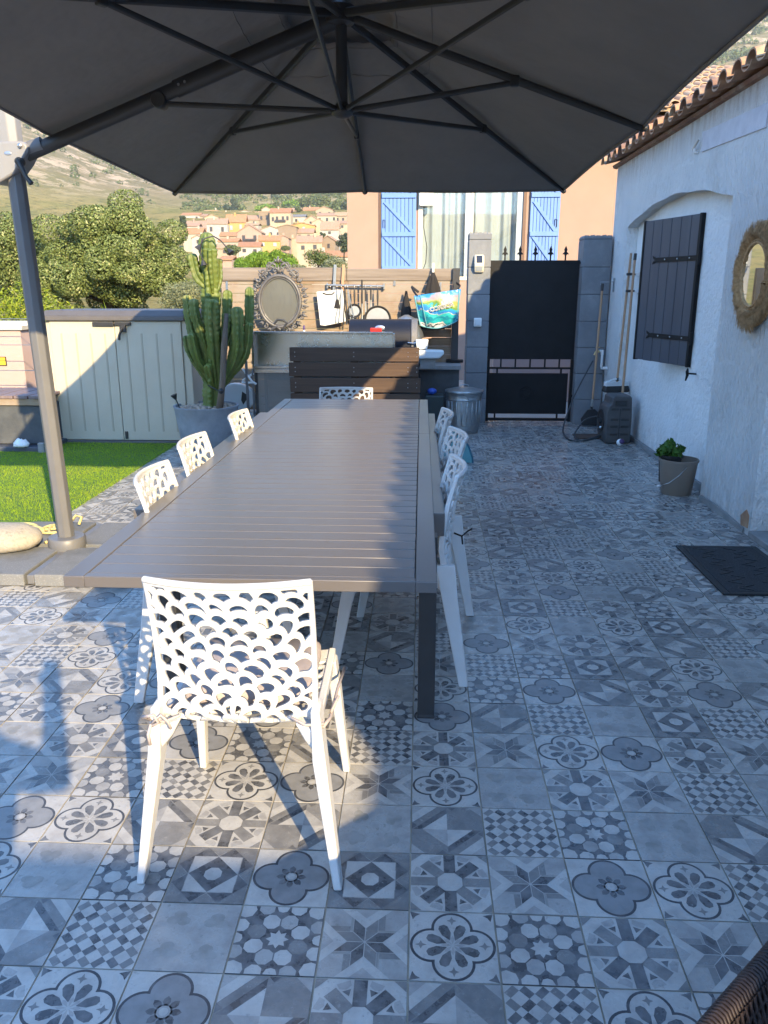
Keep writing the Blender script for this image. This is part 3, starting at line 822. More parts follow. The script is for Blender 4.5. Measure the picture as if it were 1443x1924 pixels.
# boom from the mast up to the hub
A0 = Vector((-2.02, 4.30, 2.18)); A1 = Vector((-.44, 4.30, 2.765))
j = A0 + (A1 - A0) * .447 + Vector((0, -.01, -.035))
m = MB(); m.tube([BOT + (j - BOT).normalized() * .03 - PO, j - PO], .0135, 8, flat=.75); m.build('strut', MT['antra'], pu, smooth=True)
d = A1 - A0
m = MB(); m.tube([A0 - PO, A0 + d * .54 - PO], .036, 16, flat=.72); m.build('boom', MT['antra'], pu, smooth=True)
m = MB(); m.tube([A0 + d * .50 - PO, A1 - PO], .043, 16, flat=.72); m.build('boom_sleeve', MT['antra'], pu, smooth=True)
m = MB()
for q in (.515, .535, .44, .455):
    p = A0 + d * q + Vector((0, -.031, .006 * (1 if q > .5 else -1)))
    m.lathe([(.007, 0), (.005, -.004)], p - PO, 8, axis='y')
m.build('screw', MT['screw'], pu)
m = MB(); pj_ = A0 + d * .448; m.lathe([(.034, -.040), (.038, -.034), (.038, .034), (.034, .040)], pj_ - PO + Vector((0, 0, -.022)), 18, axis='y'); m.build('boom_joint', MT['black'], pu, smooth=True)
# mast: hexagonal-looking fluted post, slightly leaning
def mast_ring(c, a, b, n=12):
    out = []
    for k in range(n):
        an = 2 * PI * k / n + PI / 12
        out.append((c[0] + math.cos(an) * a, c[1] + math.sin(an) * b, c[2]))
    return out
m = MB(); m.loft([mast_ring((-.012, .03, .09), .048, .048, 8), mast_ring((-.045, -.01, 2.12), .046, .046, 8)]); m.build('mast', MT['mast'], pu, smooth=25, bevel=.004)
m = MB(); m.loft([mast_ring((-.055, .0, 2.12), .062, .055, 8), mast_ring((-.07, .0, 2.95), .062, .055, 8)]); m.build('mast_upper', MT['silver'], pu, smooth=25, bevel=.005)
m = MB()
m.prism([(-.20, 2.05), (-.115, 2.035), (-.02, 2.085), (.03, 2.14), (.062, 2.19), (.062, 2.215), (.04, 2.235), (-.20, 2.235)], 'y', -.075, .06)
sl = m.build('slider_housing', MT['silver'], pu, bevel=.01, smooth=True)
m = MB(); m.lathe([(.011, 0), (.011, -.008), (.006, -.012)], (.028, -.076, 2.212), 14, axis='y'); m.build('bolt', MT['screw'], sl, smooth=True)
m = MB(); m.sphere((-.04, -.076, 2.178), .02, 14, 6, (1, .12, .5)); m.build('badge', MT['badge'], sl, smooth='all')
m = MB(); m.lathe([(.02, 0), (.022, -.03), (.016, -.045)], (.025, -.075, 2.135), 14, axis='y'); m.tube([(.025, -.112, 2.135), (.06, -.118, 2.06), (.085, -.122, 2.03)], [.016, .011, .013], 10); m.build('lever', MT['antra'], sl, smooth=True)
m = MB(); m.tube([(.04, -.02, 2.20), (.12, -.02, 2.225)], .04, 14, flat=.8); m.build('boom_socket', MT['mast'], pu, smooth=True)
m = MB(); m.tube([(-.16, -.06, 2.06), (-.155, -.065, 1.96), (-.145, -.07, 1.93)], [.008, .008, .014], 8); m.build('crank', MT['black'], pu, smooth=True)
m = MB(); m.lathe([(.103, .0), (.106, .01), (.106, .062), (.098, .072), (.055, .076)], (-.012, .03, .055), 28); m.build('mast_collar', MT['mast'], pu, smooth=True)
m = MB()
for an in (45, 135):
    q = Matrix.Rotation(R(an - 90 + 42), 3, 'Z')
for rz in (R(0), R(90)):
    pass
cr = MB()
cr.box(-.02, .018, -.46, .50, .012, .062); cr.box(-.52, -.02, -.019, .019, .012, .062); cr.box(.018, .52, -.019, .019, .012, .062)
cr.build('cross_base', MT['mast'], pu, bevel=.004)
# four weight slabs lie on the cross
lab4 = ['near slab on the lawn side of the cross, under the pale stone', 'near slab beside the table, speckled grey', 'far slab on the lawn side with the yellow cord', 'far slab beside the table edge, speckled grey']
for i, (sx, sy) in enumerate(((-1, -1), (1, -1), (-1, 1), (1, 1))):
    m = MB(); pts = []
    a, b = .028, .49
    for k in range(5): 
        an = PI / 2 * k / 4; pts.append((sx * (b - .09 + .09 * math.sin(an)), sy * (b - .09 + .09 * math.cos(an))))
    pts = [(sx * a, sy * b)] + pts + [(sx * b, sy * a), (sx * a, sy * a)]
    if (sx * sy) > 0: pts.reverse()
    m.prism([(-2.052 + x, 4.335 + y) for x, y in pts], 'z', .006, .072)
    tag(m.build('weight_slab', MT['slab'], bevel=.006), 'parasol weight, ' + lab4[i], 'slab', 'weight slabs of the parasol foot')
# stone and cord on the slabs
m = MB(); m.sphere((0, 0, 0), 1, 28, 18)
vs_ = []
for p in m.v:
    v = Vector(p); n_ = mnoise.fractal(v * 1.7, 1, 2, 4) * .10
    vs_.append((v.x * (.235 + .03 * n_), v.y * .17 * (1 + n_), max(v.z, -.55) * .09 * (1 + n_ * 1.2)))
m.v = [(-2.42 + x, 4.29 + y, .128 + z) for x, y, z in vs_]
tag(m.build('stone', MT['stone'], smooth='all'), 'big smooth pale stone weighing down the parasol slabs', 'stone')
m = MB()
pts = [(-2.34 + .13 * math.sin(t * .9) + .055 * math.cos(2.9 * t), 4.60 + .05 * math.cos(t * 1.3) + .06 * math.sin(2.9 * t), .082 + .010 * abs(math.sin(2.1 * t))) for t in np.linspace(0, 12, 150)]
m.tube(pts, .009, 6); m.tube([(-2.22, 4.5, .08), (-2.17, 4.42, .082), (-2.2, 4.36, .08)], .009, 6)
m.tube([(-2.20, 4.72, .10), (-2.17, 4.74, .14), (-2.13, 4.73, .13), (-2.14, 4.70, .09)], .009, 6)
tag(m.build('cord', MT['rope'], smooth='all'), 'loose yellow cord lying on the slabs behind the pale stone', 'cord')
# ------------------------------------------------------------------ white house on the right
ho = empty('white_house', (2.10, 4, 0), 0, 'white stucco house with a terracotta canal tile roof and arched recess', 'house')
HO = Vector((2.10, 4, 0))
def HB(): 
    m = MB(); m.M = Matrix.Translation(-HO); return m
XW, XR = 2.10, 2.212
Y0, Y1 = -2.1, 9.36
ZT = 2.80
RA, RB = 5.86, 8.74            # recess ends
def arch_z(y):
    q = (y - (RA + RB) / 2) / ((RB - RA) / 2)
    return 2.125 + .155 * (1 - q * q) + .006 * math.sin(9 * y)
m = HB()
jr = random.Random(5)
ys = list(np.arange(Y0, 3.85, .35)) + [3.85, 4.93] + list(np.arange(5.1, RA - .05, .2)) + [RA] + list(np.linspace(RA, RB, 31)[1:]) + list(np.arange(RB + .15, Y1 - .05, .15)) + [Y1]
def jx(y, z): return XW + .006 * mnoise.noise(Vector((0, y * 1.3, z * 1.3)))
for a, b in zip(ys[:-1], ys[1:]):
    za = zb = 0
    if a >= RA - 1e-6 and b <= RB + 1e-6: za, zb = arch_z(a), arch_z(b)
    if abs(a - 3.85) < 1e-6: za = zb = 2.12
    nz = 10
    for k in range(nz):
        q0, q1 = k / nz, (k + 1) / nz
        P = [(a, za + (ZT - za) * q0), (b, zb + (ZT - zb) * q0), (b, zb + (ZT - zb) * q1), (a, za + (ZT - za) * q1)]
        m.add([(jx(y, z), y, z) for y, z in P], [(0, 1, 2, 3)])
    if za and abs(a - 3.85) > 1e-6:       # soffit of the arch
        m.add([(jx(a, za), a, za), (jx(b, zb), b, zb), (XR, b, zb), (XR, a, za)], [(0, 1, 2, 3)])
for y in (RA, RB):
    m.add([(jx(y, 0), y, 0), (XR, y, 0), (XR, y, arch_z(y)), (jx(y, arch_z(y)), y, arch_z(y))], [(0, 1, 2, 3)])
# door reveal
m.box(XW + .001, XW + .30, 3.78, 3.85, 0, 2.12); m.box(XW + .001, XW + .30, 4.93, 5.0, 0, 2.12); m.box(XW + .001, XW + .3, 3.85, 4.93, 2.12, 2.2)
# gables, back wall, set-back part
m.add([(XW, Y1, 0), (8.6, Y1, 0), (8.6, Y1, ZT), (5.35, Y1, 3.75), (XW, Y1, ZT)], [(0, 1, 2, 3, 4)])
m.add([(XW, Y0, 0), (8.6, Y0, 0), (8.6, Y0, ZT), (5.35, Y0, 3.75), (XW, Y0, ZT)], [(0, 1, 2, 3, 4)])
m.add([(8.6, Y0, 0), (8.6, Y1, 0), (8.6, Y1, ZT), (8.6, Y0, ZT)], [(0, 1, 2, 3)])
m.build('wall', MT['stucco'], ho, fix=False)
m = HB()
ny = 24
for i in range(ny):
    a, b = RA + (RB - RA) * i / ny, RA + (RB - RA) * (i + 1) / ny
    m.add([(XR, a, 0), (XR, b, 0), (XR, b, 2.3), (XR, a, 2.3)], [(0, 1, 2, 3)])
m.build('recess_wall', MT['stucco_soft'], ho, fix=False)
m = HB(); m.box(XW + .22, XW + .26, 3.85, 4.93, 0, 2.12); m.build('door', MT['white_paint'], ho)
m = HB(); m.box(XW - .012, XW + .3, 3.86, 4.92, 0.004, .045); m.build('doorstep', MT['concrete'], ho, bevel=.006)
m = HB(); m.prism([(5.42, 2.475), (6.60, 2.515), (6.615, 2.655), (5.42, 2.615)], 'x', XW - .008, XW + .02); m.build('mortar_patch', MT['patch'], ho)
m = HB(); m.prism([(RB - .6, 0), (9.3, 0), (9.3, .08), (RB, .10), (RB - .6, .05)], 'x', XW - .018, XW - .004)
m.prism([(5.0, 0), (RA - .02, 0), (RA - .02, .045), (5.5, .06), (5.0, .04)], 'x', XW - .014, XW - .003); m.prism([(RA, 0), (RB, 0), (RB, .05), (RA, .06)], 'x', XR - .03, XR - .004)
m.build('plinth', MT['concrete'], ho, bevel=.004)
# broken corner by the door
m = HB(); m.prism([(4.95, .05), (5.06, .04), (5.08, .10), (5.0, .16), (4.95, .13)], 'x', XW - .006, XW + .01); m.build('chipped_brick', MT['tile_roof'], ho)
# shutter, hinged on the near side and standing ajar
sh0 = Vector((2.196, 6.71, 0)); sh1 = Vector((1.967, 7.49, 0)); dv = (sh1 - sh0); wS = dv.length; dv.normalize(); nv = Vector((-dv.y, dv.x, 0)); 
if nv.x > 0: nv = -nv
def SB():
    m = MB()
    M_ = Matrix(((dv.x, nv.x, 0, sh0.x - HO.x), (dv.y, nv.y, 0, sh0.y - HO.y), (0, 0, 1, 0), (0, 0, 0, 1)))
    m.M = M_; return m
m = SB()
npl = 6
for k in range(npl):
    a, b = wS * k / npl, wS * (k + 1) / npl
    m.box(a + .003, b - .003, -.014, .014, .905 + .002 * (k % 2), 2.09)
m.box(.004, wS - .004, -.018, -.009, .92, 2.07)
sh = m.build('shutter', MT['dark_blue_paint'], ho, bevel=.004)
for a_, b_ in ((-.012, .02), (wS - .012, wS + .014)):
    m = SB(); m.box(a_, b_, -.021, .021, .90, 2.095); m.build('edge_rail', MT['gate'], sh, bevel=.003)
for z in (1.76, 1.13):
    m = SB(); m.box(.0, wS * .70, .016, .023, z - .019, z + .019)
    m.prism([(wS * .70, z - .012), (wS * .79, z - .035), (wS * .775, z - .012), (wS * .745, z), (wS * .775, z + .012), (wS * .79, z + .035), (wS * .70, z + .012)], 'y', .016, .022)
    hg = m.build('strap_hinge', MT['gate'], sh, bevel=.002)
    m = SB(); m.lathe([(.014, z - .05), (.014, z + .05)], (-.02, .015, 0), 12); m.build('hinge_pin', MT['gate'], hg, smooth=True)
    m = SB()
    for q in (.12, .33, .55): m.sphere((wS * q, .024, z), .007, 8, 5)
    m.build('hinge_bolt', MT['screw'], hg, smooth='all')
# small fittings on the wall
fb = empty('shutter_catch', (XR, 6.55, .862), 0, 'small black iron shutter catch sticking out of the wall below the shutter', 'shutter catch')
m = MB(); m.tube([(0, 0, 0), (-.07, 0, .004)], .007, 8); m.tube([(-.07, .0, .045), (-.075, -.005, .02), (-.07, 0, -.01), (-.076, .012, -.055)], [.006, .013, .012, .006], 8); m.build('arm', MT['gate'], fb, smooth=True)
hk = empty('wall_cleat', (XW, 6.70, 2.556), 0, 'little white cleat with a metal hook high on the stucco', 'cleat')
m = MB(); m.tube([(0, 0, -.03), (-.025, 0, -.03), (-.03, 0, 0)], .011, 8); m.build('stub', MT['white_paint'], hk, smooth=True)
m = MB(); m.tube([(-.02, .07, .0), (-.03, .0, .008), (-.02, -.05, .05)], .007, 8); m.build('hook', MT['screw'], hk, smooth=True)
al = empty('wall_lantern', (XW, 5.22, 2.47), 0, 'dark pointed tip of a wall fitting at the right edge of the stucco', 'lantern')
m = MB(); m.loft([[(-.01, .05, -.01), (-.05, .05, -.01), (-.05, .05, .02), (-.01, .05, .02)], [(-.01, -.2, -.06), (-.10, -.2, -.06), (-.10, -.2, .09), (-.01, -.2, .09)]]); m.build('shade', MT['dark_blue_paint'], al)
# roof: rows of canal tiles
def canal_roof(name, x_e, z_e, y0, y1, run, slope, pitch, mats, parent, off, seglen=.42, flip=1, seed=1):
    """tiles climb from the eave (x_e, z_e) towards +x*flip"""
    r_ = random.Random(seed); m = MB(); m.M = Matrix.Translation(-off)
    n = int(round((y1 - y0) / pitch)); ca, sa = math.cos(slope), math.sin(slope)
    ns = max(1, int(run / seglen + .999)); SG = 8
    for k in range(n):
        yc = y0 + (k + .5) * pitch
        for cover in (0, 1):
            y_ = yc + (pitch / 2 if cover else 0)
            for s_ in range(ns):
                a = s_ * seglen - r_.uniform(0, .02) - (.0 if not cover else r_.uniform(-.005, .015)); b = a + seglen + .05
                ra, rb_ = (.088, .075) if cover else (.080, .088)
                jy_ = r_.uniform(-.006, .006); jz = r_.uniform(-.004, .006)
                for th_ in (0,):
                    rings = []
                    for d, rad, lift in ((a, ra, .018), (b, rb_, 0)):
                        out = []; inn = []
                        for g in range(SG + 1):
                            an = PI * g / SG
                            for lst, rr in ((out, rad), (inn, rad - .013)):
                                oy = rr * math.cos(an); oz = rr * math.sin(an) * (.85 if cover else -.62)
                                if cover: oz += .012
                                else: oz += .028
                                lx = d; lz = oz + lift + jz
                                lst.append((x_e + flip * (lx * ca - lz * sa * 0), y_ + jy_ + oy, z_e + lx * sa + lz * ca))
                        rings.append(out + inn[::-1])
                    m.mi = r_.choice((0, 0, 0, 1))
                    m.loft(rings)
    return m.build(name, mats, parent, smooth=35, fix=True)
MT['tile_roof_b'] = mat('terracotta_dark', (.27, .15, .10), .9, col2=(.17, .10, .075), vs=6, bump=.3, bs=40, bdist=.004, col3=(.36, .30, .22), vs3=4)
MT['tile_roof_c'] = mat('terracotta_straw', (.50, .37, .24), .9, col2=(.42, .28, .17), vs=3, bump=.3, bs=40, bdist=.004)
rf = canal_roof('roof', 1.955, 2.80, Y0 - .1, Y1 + .14, 3.6, R(16), .252, [MT['tile_roof'], MT['tile_roof_b']], ho, HO, seed=4)
m = HB(); m.add([(2.09, Y0 - .05, 2.795), (2.09, Y1 + .06, 2.795), (5.35, Y1 + .06, 3.72), (5.35, Y0 - .05, 3.72)], [(0, 1, 2, 3)]); m.add([(5.35, Y0 - .05, 3.76), (5.35, Y1 + .06, 3.76), (8.8, Y1 + .06, 2.75), (8.8, Y0 - .05, 2.75)], [(0, 1, 2, 3)])
m.build('roof_deck', MT['tile_roof_b'], ho, solid=.03, fix=False)
m = HB(); m.prism([(2.07, 2.785), (2.105, 2.775), (2.105, 2.83), (2.06, 2.81)], 'y', Y0 - .05, Y1 + .09); m.build('eave_mortar', MT['tile_roof_b'], ho)
# unseen wing added behind the terrace so its eaves shade the near tiles
an = empty('shade_wing', (3, -5, 0), 0, 'white wing added out of view behind the terrace to shade the near tiles', 'house')
AO = Vector((3, -5, 0))
m = MB(); m.M = Matrix.Translation(-AO)
m.box(2.52, 8.6, -3.70, -2.12, 0, 2.78); m.box(1.46, 8.6, -9.0, -3.78, 0, 2.78); m.build('wall', MT['stucco'], an)
m = MB(); m.M = Matrix.Translation(-AO); m.box(1.28, 8.9, -9.2, -3.62, 2.79, 2.87); m.build('roof', MT['tile_roof_b'], an)
# ------------------------------------------------------------------ raffia mirror
rm = empty('raffia_mirror', (XW - .012, 5.25, 1.605), 0, 'round mirror with a shaggy brown raffia frame on the stucco', 'mirror')
m = MB(); m.lathe([(.190, -.02), (.190, -.028)], (0, 0, 0), 48, axis='x'); m.build('glass', MT['mirror'], rm, smooth=True)
m = MB(); m.torus((-.03, 0, 0), .192, .010, 56, 8, axis='x'); m.torus((-.03, 0, 0), .208, .006, 56, 6, axis='x'); m.build('rim', MT['raffia'], rm, smooth='all')
V = []; F = []
r_ = np.random.default_rng(5)
for layer, (ra, rb0, rb1, xo, nst) in enumerate(((.215, .31, .36, -.012, 2800), (.215, .262, .285, -.024, 2000))):
    for k in range(nst):
        a = r_.uniform(0, 2 * PI)
        clump = int(a / (2 * PI) * 13)
        cr_ = np.random.default_rng(clump + 40 * layer)
        rb = r_.uniform(rb0, rb1) * (.9 + .12 * cr_.random()) * (1 - .09 * (abs((a / (2 * PI) * 13) % 1 - .5) * 2) ** 5)
        if 2.2 < a < 2.75: rb *= 1.07
        sw = cr_.uniform(-.10, .10) + r_.uniform(-.05, .05)
        xl = xo + .006 - r_.uniform(0, .010) - .008 * cr_.random()
        wd = r_.uniform(.0012, .0028)
        pts = []
        for q in (0, .5, 1):
            rr = ra + (rb - ra) * q; aa = a + sw * q * q
            xx = xl - .016 * math.sin(PI * q * .9) - .012 * q + (r_.uniform(-.01, .012) if q == 1 else 0) - .014 * math.sin(q * PI) * cr_.random()
            c = np.array([xx, rr * math.cos(aa), rr * math.sin(aa)]); t = np.array([0, -math.sin(aa), math.cos(aa)]) * wd * (1.25 - q * .6)
            pts += [c - t, c + t]
        b = len(V); V += pts; F += [(b, b + 1, b + 3, b + 2), (b + 2, b + 3, b + 5, b + 4)]
np_mesh('fringe', V, F, MT['raffia'], rm)
m = MB()
for (ra, rb, x0_, x1_) in ((.21, .32, .0, -.012), (.21, .255, -.012, -.022)):
    m.lathe([(ra, x0_), (rb, x0_), (rb - .02, x1_), (ra, x1_)], (0, 0, 0), 40, axis='x', cap=False)
m.build('fringe_backing', MT['raffia'], rm, smooth=True)
# ------------------------------------------------------------------ door mat
dm = empty('doormat', (1.80, 4.28, .006), 0, 'black rubber edged doormat before the house door', 'doormat')
m = MB(); m.box(-.235, .245, -.40, .40, 0, .006); m.box(-.235, -.200, -.40, .40, .0, .011); m.box(.21, .245, -.4, .4, 0, .011); m.box(-.2, .21, -.40, -.365, 0, .011); m.box(-.2, .21, .365, .40, 0, .011); m.build('rubber_edge', MT['mat_rubber'], dm, bevel=.003)
m = MB(); m.box(-.199, .209, -.364, .364, .004, .0105)
m.build('pile', MT['mat_pile'], dm)
for q in (-.09, .09):
    m = MB()
    for k in range(15):
        y = -.33 + .66 * k / 14; x = q + .03 * math.sin(k * 2.1)
        m.cbox((x, y, .0115), (.07, .008, .003), Matrix.Rotation(.5 * (1 if k % 2 else -1), 3, 'Z'))
    m.build('raised_weave', MT['mat_rubber'], dm)
# ------------------------------------------------------------------ bucket with herb
bk = empty('bucket', (1.975, 6.03, .004), 0, 'taupe plastic bucket with a metal bail against the house wall', 'bucket')
m = MB(); m.lathe([(.108, 0), (.112, .004), (.140, .255), (.146, .257), (.146, .272), (.136, .272), (.132, .25), (.106, .02), (.02, .018)], (0, 0, 0), 36); m.build('body', MT['bucket'], bk, smooth=True)
m = MB(); m.tube([(.02, -.142, .235), (-.04, -.152, .17), (-.10, -.13, .11), (-.15, -.06, .07)], .0028, 6); hd = m.build('bail', MT['screw'], bk, smooth='all')
m = MB(); m.tube([(-.147, -.075, .075), (-.155, -.045, .066)], .009, 8); m.build('grip', MT['white_paint'], hd, smooth=True)
hp = empty('potted_herb', (1.93, 6.10, .20), 0, 'bushy green herb in a dark pot set inside the taupe bucket', 'plant')
m = MB(); m.lathe([(.07, -.12), (.085, .075), (.094, .078), (.094, .094), (.08, .094), (.074, .06), (.01, .06)], (.0, 0, 0), 26); m.build('pot', MT['black'], hp, smooth=True)
def leaf_cloud(n, centers, radii, size, aspect=.55, rnd=rng, outer=.55, droop=0, squash=1.0, fold=True):
    """leaf faces spread through ellipsoidal clumps; returns verts, quads"""
    centers = np.asarray(centers, float); radii = np.asarray(radii, float)
    if radii.ndim == 1: radii = np.stack([radii, radii, radii * squash], 1)
    vol = radii.prod(1) ** (2 / 3.); pidx = rnd.choice(len(centers), n, p=vol / vol.sum())
    d = rnd.normal(size=(n, 3)); d /= np.linalg.norm(d, axis=1)[:, None]
    rr = outer + (1 - outer) * rnd.random(n) ** .5
    pos = centers[pidx] + d * radii[pidx] * rr[:, None]
    nor = d + rnd.normal(scale=.65, size=(n, 3)); nor[:, 2] += .35; nor /= np.linalg.norm(nor, axis=1)[:, None]
    t = rnd.normal(size=(n, 3)); t[:, 2] -= droop; t -= nor * (t * nor).sum(1)[:, None]; t /= np.linalg.norm(t, axis=1)[:, None]
    b = np.cross(nor, t)
    L_ = size * rnd.uniform(.6, 1.35, n)[:, None]; W_ = L_ * aspect
    V = np.stack([pos - t * L_ * .5, pos + b * W_ * .5 + nor * L_ * .06, pos + t * L_ * .5, pos - b * W_ * .5 + nor * L_ * .06], 1).reshape(-1, 3)
    Fq = np.arange(4 * n, dtype=np.int32).reshape(-1, 4)
    return V, Fq
V, F = leaf_cloud(420, [(-.03, 0, .14), (.05, -.01, .13), (.0, .05, .15), (-.075, -.03, .12), (.085, .03, .125), (-.04, .07, .12), (.02, -.05, .11), (-.01, .0, .185)], [.055, .05, .05, .045, .035, .04, .045, .03], .040, .75, outer=.15)
np_mesh('foliage', V, F, MT['herb'], hp)
m = MB()
for k in range(14):
    a = k * 2.4; m.tube([(.02 * math.cos(a), .02 * math.sin(a), .05), (.06 * math.cos(a), .06 * math.sin(a), .16)], .002, 5)
m.build('stem', MT['herb'], hp)
# ------------------------------------------------------------------ hose reel and things by the wall
hr = empty('hose_reel', (1.99, 8.16, .004), R(4), 'grey plastic hose reel cabinet standing against the wall by the brooms', 'hose reel')
m = MB()
prof = [(-.105, 0), (.12, 0), (.135, .02), (.13, .30), (.118, .47), (.10, .49), (-.06, .49), (-.085, .47), (-.09, .41), (-.125, .38), (-.14, .30), (-.14, .12), (-.125, .03)]
m.prism(prof, 'y', -.09, .14)
front = [(x * .94 + .004, .012 + z * .965) for x, z in prof]
n_ = len(prof)
b0 = len(m.v)
m.add([(x, -.09, z) for x, z in prof] + [(x, -.125, z) for x, z in front], [(i, (i + 1) % n_, n_ + (i + 1) % n_, n_ + i) for i in range(n_)] + [tuple(range(2 * n_ - 1, n_ - 1, -1))])
body = m.build('cabinet', MT['reel'], hr, bevel=.008, smooth=True)
m = MB()
for z in (.09, .17, .24, .345):
    for x0_, x1_ in ((-.085, -.012), (.02, .10)):
        m.box(x0_, x1_, -.128, -.124, z, z + .008); m.box(x0_, x1_, -.130, -.124, z + .012, z + .018)
m.box(.002, .008, -.128, -.124, .02, .36); m.build('front_rib', MT['black'], body)
m = MB(); m.box(-.05, .068, -.132, -.124, .385, .39); m.box(-.05, .068, -.132, -.124, .435, .44); m.box(-.05, -.046, -.132, -.124, .385, .44); m.box(.064, .068, -.132, -.124, .385, .44); m.box(-.045, .063, -.1265, -.124, .391, .434); m.build('grip_recess', MT['black'], body)
m = MB(); m.M = Matrix.Translation((-.142, .02, .22)) @ Matrix.Scale(1.0, 4)
m.lathe([(.115, .0), (.115, -.006), (.10, -.006), (.098, .0)], (0, 0, 0), 32, axis='x'); m.lathe([(.098, -.001), (.02, -.003)], (0, 0, 0), 32, axis='x'); m.lathe([(.03, -.002), (.03, -.02), (.01, -.022)], (0, 0, 0), 16, axis='x')
m.build('drum', MT['black'], hr, smooth=True)
m = MB(); m.sphere((-.165, -.06, .165), .012, 10, 6); m.build('crank_knob', MT['white_paint'], hr, smooth='all')
def smooth_path(P, n=8):
    P = [Vector(p) for p in P]; out = []
    for i in range(len(P) - 1):
        p0, p1, p2, p3 = P[max(i - 1, 0)], P[i], P[i + 1], P[min(i + 2, len(P) - 1)]
        for k in range(n):
            t = k / n; out.append(.5 * ((2 * p1) + (p2 - p0) * t + (2 * p0 - 5 * p1 + 4 * p2 - p3) * t * t + (3 * p1 - p0 - 3 * p2 + p3) * t ** 3))
    return out + [P[-1]]
m = MB(); m.tube(smooth_path([(-.13, .0, .07), (-.30, -.06, .03), (-.40, -.02, .014), (-.45, .12, .014), (-.43, .5, .06), (-.27, .85, .35), (-.06, .98, .74)]), .0085, 8); m.tube(smooth_path([(-.13, .02, .05), (-.28, -.01, .014), (-.36, .06, .014), (-.36, .2, .05), (-.26, .25, .18), (-.16, .15, .24), (-.13, .08, .24)]), .0085, 8)
tag(m.build('garden_hose', MT['hose'], smooth='all'), 'dark garden hose looping from the reel across the floor', 'hose').location = (1.99, 8.16, .004)
m = MB(); m.sphere((0, 0, .036), .036, 20, 12)
ball = m.build('ball', MT['white_paint'], smooth='all'); ball.location = (2.0, 7.93, .006); tag(ball, 'small white ball with a dark patch in front of the hose reel', 'ball')
m = MB(); m.M = Matrix.Translation((.008, -.012, .044)) @ Matrix.Rotation(R(70), 4, 'X') @ Matrix.Rotation(.4, 4, 'Z'); m.lathe([(.026, .0255), (.02, .0302), (.01, .0352), (.002, .0362)], (0, 0, 0), 14); m.build('patch', MT['purple'], ball, smooth='all')
m = MB(); m.box(-.16, .17, -.125, .125, 0, .016)
o = m.build('foot_mat', MT['brown_mat'], bevel=.004); o.location = (1.80, 8.42, .006); tag(o, 'small brown coir mat beside the hose reel', 'mat')
def broom_stick(name, a, b, label, cat, r=.0125, cap=None):
    t = empty(name, b, 0, label, cat)
    bo = Vector(b)
    m = MB(); m.tube([Vector(a) - bo, Vector(b) - bo], r, 12); m.build('handle', MT['handle_wood'], t, smooth=True)
    return t, bo
bA, bo = broom_stick('broom', (2.125, 8.60, 1.87), (2.065, 8.52, .56), 'broom with a wooden handle and black bristles hung head down on the wall', 'broom')
m = MB(); m.M = Matrix.Rotation(R(15), 4, 'Z'); m.box(-.135, .12, -.03, .03, -.03, .02); m.tube([(-.12, 0, .02), (-.03, 0, .045), (.02, 0, .05), (.05, 0, .015)], [.006, .012, .017, .012], 8); m.build('broom_head', MT['clear_plastic'], bA, bevel=.008, smooth=True)
m = MB(); m.M = Matrix.Rotation(R(15), 4, 'Z'); m.loft([[(-.14, -.035, -.02), (.125, -.035, -.02), (.125, .035, -.02), (-.14, .035, -.02)], [(-.15, -.045, -.075), (.135, -.045, -.075), (.135, .045, -.075), (-.15, .045, -.075)], [(-.13, -.04, -.09), (.12, -.04, -.09), (.12, .04, -.09), (-.13, .04, -.09)]]); m.build('bristles', MT['black'], bA, bevel=.012)
m = MB(); m.tube([(0, 0, .03), (0.002, 0.003, .06)], .018, 10); m.build('socket', MT['black'], bA, smooth=True)
bB, bo = broom_stick('mop_pole', (2.150, 8.53, 1.80), (2.085, 8.34, .36), 'wooden pole with a black cap leaning beside the hung broom', 'pole')
m = MB(); m.tube([Vector((2.150, 8.53, 1.80)) - bo, Vector((2.153, 8.537, 1.865)) - bo], .016, 10); m.build('grip_cap', MT['black'], bB, smooth=True)
bC, bo = broom_stick('long_handled_tool', (1.972, 9.12, 1.50), (1.945, 9.08, .32), 'wooden shaft tool hanging from a bracket beside the right gate pillar', 'tool', .0125)
m = MB(); m.tube([(-.001, -.001, 0), (-.006, -.003, -.07), (-.008, -.004, -.085)], [.016, .02, .012], 10); m.build('ferrule', MT['galv'], bC, smooth=True)
m = MB(); m.tube([(-.008, -.004, -.08), (-.004, 0, -.10), (.01, 0, -.12)], [.012, .014, .006], 8)
m.prism([(-.10, -.30), (.10, -.30), (.13, -.20), (.03, -.11), (-.05, -.12), (-.12, -.22)], 'y', -.012, .012); m.build('tool_head', MT['black'], bC, bevel=.006)
m = MB(); m.tube([Vector((1.972, 9.12, 1.50)) - bo, Vector((1.974, 9.123, 1.575)) - bo], .015, 10); m.build('grip_cap', MT['black'], bC, smooth=True)
br = empty('wall_bracket', (XW, 9.12, 1.59), 0, 'thin metal bracket near the corner of the house holding the wooden tool', 'bracket')
m = MB(); m.box(-.155, 0, -.012, .012, 0, .008); m.box(-.012, .0, -.015, .015, -.10, .045); m.tube([(-.15, 0, .0), (-.15, 0, -.03)], .004, 6); m.build('arm', MT['galv'], br)
for z, y in ((1.665, 8.555), (1.50, 8.535)):
    cl = empty('tool_clip', (XR - .02, y, z), 0, 'white and black spring clip gripping the broom handles, ' + ('upper of two' if z > 1.6 else 'lower of two'), 'clip', 'spring clips on the recess wall')
    m = MB(); m.box(-.02, .018, -.03, .03, -.018, .018); m.build('base', MT['white_paint'], cl, bevel=.003)
    m = MB(); m.cbox((-.085, -.02, 0), (.05, .04, .026)); m.cbox((-.045, -.005, 0), (.05, .016, .02)); m.build('grip', MT['black'], cl, bevel=.005)
